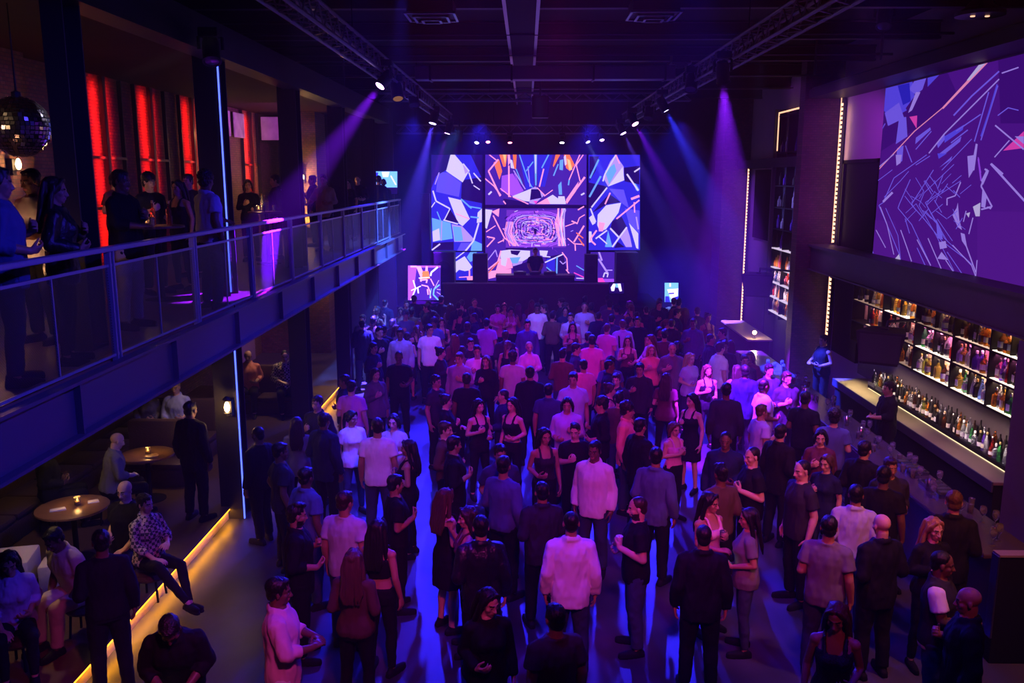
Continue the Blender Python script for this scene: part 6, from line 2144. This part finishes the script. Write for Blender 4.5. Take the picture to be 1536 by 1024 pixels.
W(875, 540, 'm', 'dl', 0, 340, 1.70, 'm', 'short', 'k', 'tee', 'm', 'k', 'shorter person in a pink T-shirt just in front of the bright pink one', 'shorter person in pink')
W(860, 559, 'm', 'dd', -20, 175, 1.84, 'm', 'short', 'k', 'polo', 's', 'd', 'broad man in a pale blue polo facing the camera, centre of the crowd', 'broad man in pale blue')
W(851, 597, 'm', 'lh', 0, 185, 1.74, 'm', 'bob', 'k', 'shirt', 'v', 'd', 'person with chin-length hair in a violet shirt facing the camera', 'person in the violet shirt', near=False)
W(760, 597, 'f', 'dl', 0, 215, 1.70, 'l', 'long', 'k', 'crop', 'k', 'k', 'woman with long straight hair in a black crop top, midriff bare', 'woman in the black crop top')
W(727, 600, 'f', 'hl', 0, 150, 1.66, 'l', 'wavy', 'k', 'tank', 'k', 'k', 'woman in a black vest top facing the woman with the bare midriff', 'woman in the black vest top', hold='glass')
W(795, 550, 'm', 'dd', 0, 0, 1.84, 'm', 'short', 'k', 'shirt', 'k', 'k', 'big man in a black shirt seen from behind in the middle of the dancers', 'big man in black')
W(934, 480, 'm', 'dd', 0, 355, 1.78, 'm', 'short', 'n', 'shirt', 's', 'd', 'man in a pale blue shirt with dark straps, far right of the dancers', 'man with dark straps', extra='straps')
W(747, 457, 'f', 'th', 0, 180, 1.72, 'l', 'short', 'k', 'tee', 'm', 'k', 'pink-lit person with short hair left of the tall man before the stage', 'pink-lit person with short hair')
W(766, 461, 'f', 'hr', 0, 170, 1.70, 'm', 'bun', 'k', 'tank', 'p', 'k', 'woman with a bun and a pink vest top near the stage', 'woman with the bun near the stage')
W(730, 478, 'm', 'dl', 0, 10, 1.76, 'm', 'short', 'k', 'tee', 'v', 'k', 'person in a mauve T-shirt seen from behind in the left far crowd', 'person in mauve')
W(791, 480, 'm', 'dd', 0, 175, 1.80, 'l', 'short', 'k', 'shirt', 'u', 'd', 'man in a blue shirt just in front of the tall man before the stage', 'man in the blue shirt')
W(794, 513, 'f', 'tt', 0, 170, 1.72, 'l', 'buzz', 'y', 'shirt', 'p', 'd', 'fair-haired person in a pink shirt with hands in front of the chest', 'fair-haired person in pink')
W(694, 529, 'm', 'dh', 0, 200, 1.76, 'l', 'short', 'n', 'shirt', 'v', 'd', 'man in a violet shirt with reddish hair on the left of the dancers', 'man in the violet shirt on the left')
W(716, 519, 'm', 'hd', 0, 180, 1.78, 'm', 'quiff', 'b', 'tee', 'w', 'd', 'man in a white V-neck T-shirt beside the violet shirt', 'man in the white V-neck')
W(736, 534, 'f', 'hd', 0, 190, 1.68, 'l', 'wavy', 'n', 'sweater', 'k', 'k', 'woman with light wavy hair in black right of the white V-neck', 'woman right of the white V-neck')
W(757, 528, 'm', 'dd', 0, 5, 1.76, 'd', 'curly', 'k', 'tee', 's', 'd', 'man with a big curly head in a pale blue T-shirt seen from behind', 'curly-headed man')
W(945, 505, 'f', 'hl', 0, 190, 1.64, 'l', 'long', 'n', 'tank', 'o', 'k', 'woman in a dark red top in front of the man with dark straps', 'woman in the dark red top')
W(973, 502, 'f', 'td', 0, 250, 1.72, 'l', 'wavy', 'n', 'shirt', 'p', 'd', 'woman with light hair in a loose pink shirt, right of the dark straps', 'woman in the loose pink shirt')
W(981, 519, 'f', 'hd', 0, 180, 1.66, 'l', 'long', 'y', 'tee', 'r', 'k', 'blonde woman in a coral T-shirt in the right middle crowd', 'blonde in coral')
W(1005, 514, 'm', 'hd', 0, 185, 1.78, 'l', 'buzz', 'g', 'shirt', 'g', 'k', 'grey-haired man in a grey shirt facing the camera', 'grey-haired man')
W(1036, 530, 'f', 'ld', 0, 150, 1.68, 'l', 'wavy', 'y', 'tee', 'v', 'k', 'woman with wavy blond hair and a mauve top left of the white polo', 'blond woman in mauve')
W(911, 486, 'm', 'hd', 0, 30, 1.74, 'l', 'short', 'n', 'tee', 'm', 'k', 'person in a magenta T-shirt behind the bright pink T-shirt', 'person in magenta')
W(849, 460, 'f', 'hd', 0, 180, 1.76, 'm', 'pony', 'k', 'jacket', 'n', 'k', 'woman with a ponytail in a navy jacket left of the pale blue T-shirt', 'woman in the navy jacket')
W(856, 470, 'm', 'ld', 0, 190, 1.74, 'l', 'short', 'b', 'shirt', 's', 'd', 'man in a pale shirt in front of the woman in the navy jacket', 'man in the pale shirt')
W(859, 484, 'f', 'hl', 0, 180, 1.66, 'l', 'long', 'b', 'tank', 'b', 'k', 'woman with long brown hair in a brown top facing the camera', 'woman in the brown top')
W(569, 491, 'm', 'hd', 0, 140, 1.82, 'l', 'quiff', 'k', 'jacket', 'k', 'k', 'man with a blue-lit quiff in a black jacket near the balcony end', 'man with the quiff')
W(600, 493, 'm', 'dd', 0, 180, 1.84, 'd', 'short', 'k', 'shirt', 's', 'd', 'man in a long-sleeved pale blue shirt facing the camera near the balcony end', 'man in the long pale blue shirt')
W(644, 487, 'm', 'dd', 30, 170, 1.84, 'm', 'short', 'k', 'tee', 'w', 'k', 'man in a loose white T-shirt at the left, looking right', 'man in the loose white T-shirt')
W(560, 514, 'f', 'hd', 0, 120, 1.70, 'l', 'short', 'k', 'jacket', 'n', 'k', 'short-haired person in a navy jacket in front of the quiff', 'person in front of the quiff')
W(598, 527, 'm', 'dl', 0, 180, 1.78, 'd', 'buzz', 'k', 'tee', 'k', 'k', 'man in a black T-shirt in front of the long-sleeved pale blue shirt', 'man in front of the long blue shirt')
W(661, 521, 'f', 'hd', 20, 110, 1.72, 'l', 'bun', 'k', 'sweater', 'c', 'k', 'woman with a bun in charcoal in front of the loose white T-shirt', 'woman with the bun in charcoal')
W(527, 571, 'm', 'dl', 0, 10, 1.76, 'l', 'short', 'k', 'tee', 'm', 'k', 'person in a bright pink T-shirt seen from behind on the far left', 'person in pink on the far left')
W(563, 553, 'f', 'hd', 0, 140, 1.68, 'l', 'bob', 'b', 'jacket', 'g', 'k', 'woman in a grey jacket between the pink T-shirt and the aisle', 'woman in the grey jacket')
W(669, 592, 'f', 'ht', 0, 90, 1.66, 'l', 'bun', 'k', 'sweater', 'k', 'k', 'woman with drawn-back hair in black, face lit pink, facing right', 'woman with drawn-back hair')
W(654, 563, 'm', 'dl', 0, 120, 1.72, 'm', 'short', 'k', 'tee', 'c', 'k', 'man in a charcoal T-shirt behind the woman with drawn-back hair', 'man in the charcoal T-shirt')
W(905, 598, 'm', 'hl', 0, 270, 1.76, 'm', 'curly', 'k', 'shirt', 'k', 'k', 'curly-haired man in black facing left beside the broad pale blue shirt', 'curly-haired man in black')
W(700, 560, 'm', 'dd', 0, 0, 1.74, 'd', 'short', 'k', 'tee', 'k', 'k', 'man in a black T-shirt seen from behind below the violet shirt', 'man below the violet shirt')
W(1000, 560, 'f', 'dl', 0, 20, 1.68, 'l', 'long', 'b', 'tee', 'o', 'k', 'woman with long hair in a wine red T-shirt seen from behind, right middle', 'woman in wine red')
W(960, 545, 'm', 'hd', 0, 200, 1.74, 'm', 'short', 'k', 'shirt', 'c', 'k', 'man in a charcoal shirt facing the camera below the loose pink shirt', 'man below the loose pink shirt')
W(1062, 548, 'f', 'hl', 0, 170, 1.66, 'l', 'wavy', 'n', 'tank', 'k', 'k', 'woman in a black vest top with wavy hair left of the tall charcoal man', 'woman left of the tall charcoal man')
W(1040, 478, 'm', 'hd', 0, 200, 1.80, 'd', 'short', 'k', 'shirt', 'u', 'k', 'man in a blue shirt by the far bar counter', 'man by the far bar')
W(1062, 470, 'f', 'dl', 0, 160, 1.74, 'm', 'bun', 'k', 'tank', 'o', 'k', 'woman in a wine red vest top by the far bar counter', 'woman by the far bar')

# --- balcony (z = 3.48)
W(4, 262, 'm', 'lh', 0, 60, 1.80, 'm', 'short', 'k', 'shirt', 'u', 'd', 'man in a blue shirt cut off by the left edge of the balcony', None, BZ, Y=7.1)
W(86, 290, 'f', 'lh', 0, 70, 1.72, 'm', 'wavy', 'b', 'jacket', 'L', 'k', 'woman with long wavy hair in a shiny black jacket at the near balcony rail', None, BZ, Y=7.95)
W(45, 262, 'm', 'dl', 0, 200, 1.80, 'd', 'short', 'k', 'tee', 'w', 'k', 'man in a white T-shirt behind the shiny black jacket on the balcony', None, BZ, Y=9.0)
W(215, 488, 'm', 'th', 0, 100, 1.80, 'd', 'short', 'k', 'shirt', 'k', 'e', 'man in a black shirt and pale trousers holding a drink at the balcony rail', None, BZ, foot=(200, 492), hold='glass')
W(320, 462, 'm', 'dq', 25, 40, 1.80, 'd', 'curly', 'k', 'polo', 's', 'd', 'man in a pale blue polo shirt with his hand on the balcony rail', None, BZ, foot=(322, 462))
for u, Y, sex, arms, brg, hair, top, tc, lb in ((226, 13.0, 'm', 'hl', 120, 'curly', 'tee', 'k', 'man with curly hair in black behind the near high balcony table'), (262, 13.4, 'f', 'hd', 200, 'long', 'tank', 'k', 'woman in a black vest top at the near high balcony table'),
                                                (281, 15.2, 'm', 'dl', 200, 'short', 'sweater', 'c', 'man in charcoal before the red wall lights on the balcony'), (172, 14.6, 'm', 'hd', 110, 'short', 'tee', 'o', 'man in a wine red T-shirt before the first red strip on the balcony'),
                                                (371, 18.2, 'f', 'hl', 160, 'bob', 'sweater', 'k', 'woman with a bob in black behind the far high balcony table'), (412, 18.8, 'm', 'hd', 250, 'short', 'shirt', 'c', 'man in a charcoal shirt right of the far high balcony table'),
                                                (436, 19.6, 'm', 'dl', 170, 'short', 'shirt', 'v', 'man in a mauve shirt near the far balcony lamp'), (468, 22.2, 'm', 'hd', 260, 'short', 'jacket', 'k', 'man in a black jacket right of the far balcony lamp'),
                                                (497, 21.0, 'm', 'ql', 190, 'quiff', 'shirt', 'e', 'man in a cream shirt leaning towards the balcony rail'), (523, 24.3, 'f', 'hd', 200, 'long', 'tee', 'k', 'long-haired woman in black left of the balcony television'),
                                                (540, 25.0, 'm', 'hl', 180, 'buzz', 'shirt', 'k', 'man in a black shirt just left of the balcony television'), (568, 25.9, 'm', 'dd', 10, 'short', 'sweater', 'n', 'man in navy silhouetted against the balcony television'),
                                                (583, 26.3, 'f', 'dl', 350, 'bun', 'jacket', 'k', 'woman with a bun at the far end of the balcony rail')):
    W(u, 262, sex, arms, 0, brg, 1.78 if sex == 'm' else 1.68, rc.choice('lmt'), hair, 'k', top, tc, 'k', lb, None, BZ, Y=Y, near=False)

# --- lounge
W(85, 795, 'm', 'ss', 0, 205, 1.80, 'd', 'short', 'k', 'polo', 'e', 'e', 'seated man in a white open-necked shirt leaning forward in the lounge', None, PZ, legs='s', lean=22, stool='seated man in the white open-necked shirt')
W(12, 830, 'f', 'sl', 0, 150, 1.70, 'm', 'wavy', 'k', 'shirt', 'v', 'k', 'seated woman in a mauve shirt cut off by the left edge', None, PZ, legs='s', lean=10, stool='seated woman in the mauve shirt')
W(186, 722, 'm', 'ls', 0, 190, 1.78, 'l', 'bald', 'n', 'tee', 'k', 'k', 'seated man with receding hair in a black T-shirt beside the nearer lounge table', None, PZ, legs='s', stool='seated man with receding hair')
W(216, 742, 'f', 'st', 10, 120, 1.70, 'l', 'short', 'k', 'shirt', 'C', 'k', 'woman in a checked shirt sitting sideways with legs crossed over the step', None, PZ, legs='t', stool='woman in the checked shirt')
W(158, 652, 'm', 'ts', 0, 55, 1.76, 'l', 'bald', 'n', 'shirt', 'g', 'k', 'man in a grey shirt sitting at the farther lounge table', None, PZ, legs='s', lean=12, Y=12.0, stool='man in the grey shirt at the farther table')
W(66, 660, 'm', 'll', 0, 60, 1.76, 'd', 'short', 'k', 'jacket', 'k', 'k', 'dark figure in a black jacket left of the farther lounge table', None, PZ, legs='s', Y=11.75, stool='dark seated figure at the farther table')
W(265, 600, 'm', 'sl', 0, 180, 1.76, 'l', 'buzz', 'g', 'shirt', 's', 'k', 'seated man in a pale shirt behind the brown leather sofa', None, PZ, legs='s', Y=15.3)
W(222, 618, 'f', 'sl', 0, 170, 1.70, 'l', 'bob', 'g', 'sweater', 'g', 'k', 'seated woman in a grey sweater behind the brown leather sofa', None, PZ, legs='s', Y=15.3)
W(427, 541, 'm', 'tl', 0, 160, 1.80, 'l', 'buzz', 'k', 'shirt', 'C', 'k', 'seated man in a checked shirt at the far end of the lounge', None, PZ, legs='s', lean=8, Y=18.15)
W(373, 553, 'm', 'sl', 0, 170, 1.76, 'l', 'bald', 'g', 'shirt', 'r', 'k', 'seated bald man in a reddish shirt right of the blue-edged column', None, PZ, legs='s', Y=18.15)
W(285, 603, 'm', 'dd', 0, 20, 1.80, 'd', 'short', 'k', 'jacket', 'k', 'k', 'tall figure in black standing on the lounge platform left of the column', None, PZ)
W(150, 796, 'm', 'dl', 0, 330, 1.78, 'd', 'short', 'k', 'sweater', 'k', 'k', 'dark figure in black standing at the lounge step with his back turned', None, 0)
W(255, 918, 'm', 'tt', 0, 165, 1.80, 'd', 'short', 'k', 'shirt', 'k', 'k', 'man in black bending forward over his pink-lit hands at the lower left', None, 0, lean=28, nod=25, hold='phone')

# --- stage and behind the bar
W(803, 375, 'm', 'ss', 0, 180, 1.80, 'm', 'short', 'k', 'tee', 'k', 'k', 'disc jockey in a black T-shirt behind the desk on the stage', None, 1.1, Y=29.12)
W(1236, 500, 'm', 'tl', 0, 250, 1.78, 'm', 'short', 'k', 'vest', 'k', 'k', 'bartender in a dark waistcoat at the far end of the back counter', None, 0, Y=19.0)
W(1335, 560, 'm', 'lt', 0, 265, 1.76, 'm', 'short', 'k', 'shirt', 'k', 'k', 'bartender in a black shirt in the aisle behind the front bar', None, 0, Y=14.6)

place_all()

# --- the rest of the packed dark crowd, between those above


def pix(p):
    q = V(p) - EYE
    z = q.dot(FW)
    return 768 + FPX * q.dot(RT) / z, 512 - FPX * q.dot(UP) / z, FPX / z


HAND = [(q[0], q[1], *pix((q[0], q[1], 1.7))) for q in QUEUE if q[2] == 0]
FILL = []
tries = 0
while len(FILL) < 96 and tries < 30000:
    tries += 1
    y = rc.uniform(8.6, 25.6)
    x = rc.uniform(-4.3 if y > 20.8 else -3.5, 4.7)
    if any((x - a) ** 2 + (y - b) ** 2 < .55 ** 2 for a, b in FILL) or any((x - h[0]) ** 2 + (y - h[1]) ** 2 < .55 ** 2 for h in HAND):
        continue
    if -2.6 < x < -1.75 and 11 < y < 19.5 or y < 10.5 and (x > .9 and x < 1.9 or x < -1.9):     # the open strip of floor on the left
        continue
    if -.0 < x < .75 and 15.2 < y < 21:
        continue
    u, v, s = pix((x, y, 1.78))
    bad = False
    for h in HAND:
        if h[1] > y and abs(h[2] - u) < .32 * s and v - .05 * s < h[3] + .45 * h[4] and h[3] < v + 1.3 * s:
            bad = True
            break
    if not bad:
        FILL.append((x, y))
LOOK = [('m', 'dd', 'short', 'k', 'tee', 'k', 'man with short dark hair in a black T-shirt'), ('f', 'hd', 'long', 'k', 'tank', 'k', 'woman with long black hair in a black vest top'), ('m', 'hl', 'short', 'b', 'shirt', 'c', 'man in a charcoal shirt'),
        ('f', 'dl', 'wavy', 'n', 'sweater', 'o', 'woman with wavy hair in a wine red sweater'), ('m', 'dl', 'buzz', 'k', 'jacket', 'n', 'crop-haired man in a navy jacket'), ('f', 'hl', 'bun', 'b', 'dress', 'c', 'woman with a bun in a charcoal dress'),
        ('m', 'hd', 'curly', 'k', 'tee', 'u', 'curly-haired man in a blue T-shirt'), ('f', 'dd', 'bob', 'k', 'tee', 'k', 'woman with a dark bob in a black T-shirt'), ('m', 'll', 'quiff', 'k', 'sweater', 'b', 'man with a quiff in a brown sweater'),
        ('f', 'rd', 'pony', 'n', 'crop', 'k', 'woman with a ponytail in a black crop top'), ('m', 'ld', 'short', 'k', 'polo', 'd', 'man in a dark blue polo shirt'), ('f', 'hd', 'long', 'b', 'shirt', 'g', 'woman with long hair in a grey shirt')]
SEEN = set(p[0]['label'] for p in PEOPLE)
named = [(q[0], q[1], q[6]) for q in QUEUE if q[6] and q[2] == 0]
for i, (x, y) in enumerate(sorted(FILL, key=lambda p: (-p[1], p[0]))):
    done = False
    for k in range(12):
        sex, arms, hair, hc, top, tc, ds = LOOK[(i * 5 + k) % 12]
        for (ax, ay, an) in sorted(named, key=lambda n: (n[0] - x) ** 2 + (n[1] - y) ** 2)[:3]:
            dx, dy = x - ax, y - ay
            rel = ('right of' if dx > 0 else 'left of') if abs(dx) > abs(dy) else ('behind' if dy > 0 else 'in front of')
            lb = '%s, %s the %s' % (ds, rel, an)
            if lb not in SEEN and len(lb.replace('-', ' ').split()) <= 16:
                done = True
                break
        if done:
            break
    SEEN.add(lb)
    brg = rc.choice((0, 10, 350, 20, 180, 200, 90, 270, 165, 340))
    hgt = rc.uniform(1.70, 1.80) if sex == 'm' else rc.uniform(1.60, 1.70)
    person(x, y, 0, brg, sex, arms, 0, hgt, rc.choice('lmdt'), hair, hc, top, tc, 'jeans', rc.choice('kkd'), lb, near=False)



PHONE = pbr('phone black', (.01, .01, .012), .2)
PSCR = glow('phone screen', (.7, .6, 1), .9)
for o, fig, kind in HELD:
    bpy.context.view_layer.update()
    who_ = o['label']
    k = max(range(2), key=lambda i: fig.arms[i][2].z)
    sh, e, w, d, n, curl, side = fig.arms[k]
    M = o.matrix_world
    n = (n - d * d.dot(n)).normalized()
    c = M @ (w + d * .065 + n * .042)
    short = who_.split(',')[0].split(' seen ')[0].split(' facing ')[0]
    wd = short.split()
    short = ' '.join(wd[:9])
    while short.split()[-1] in ('a', 'an', 'the', 'in', 'with', 'of', 'at', 'his', 'and', 'to', 'holding'):
        short = ' '.join(short.split()[:-1])
    if kind == 'phone':
        q = empty('phone', c, 0, 'black phone in the hand of the ' + short, 'phone')
        MB().bbox(-.036, .036, -.005, .005, -.07, .07, .004).build('case', PHONE, q)
        MB().box(-.033, .033, -.0058, -.005, -.064, .064).build('phone_display', PSCR, q)
        q.rotation_euler = (R(-40), 0, R(20) + o.rotation_euler.z)
    elif kind == 'cup':
        q = empty('paper_cup', c - V((0, 0, .05)), 0, 'pale cup in the hand of the ' + short, 'cup')
        MB().lathe([(.028, 0), (.03, .004), (.038, .11), (.0365, .11), (.029, .01), (.002, .01)], n=16).build('cup', WHITEB, q, smooth=True)
        MB().lathe([(.0385, .105), (.04, .11), (.0385, .115)], n=16).build('rim', WHITEB, q)
    else:
        g = link('drinking_glass', TM)
        g.location = c - V((0, 0, .06))
        slot(g, 0, GLASSM)
        tag(g, 'tumbler in the hand of the ' + short, 'glass')
        dk = link('drink', TDM, g)
        slot(dk, 0, ICE)
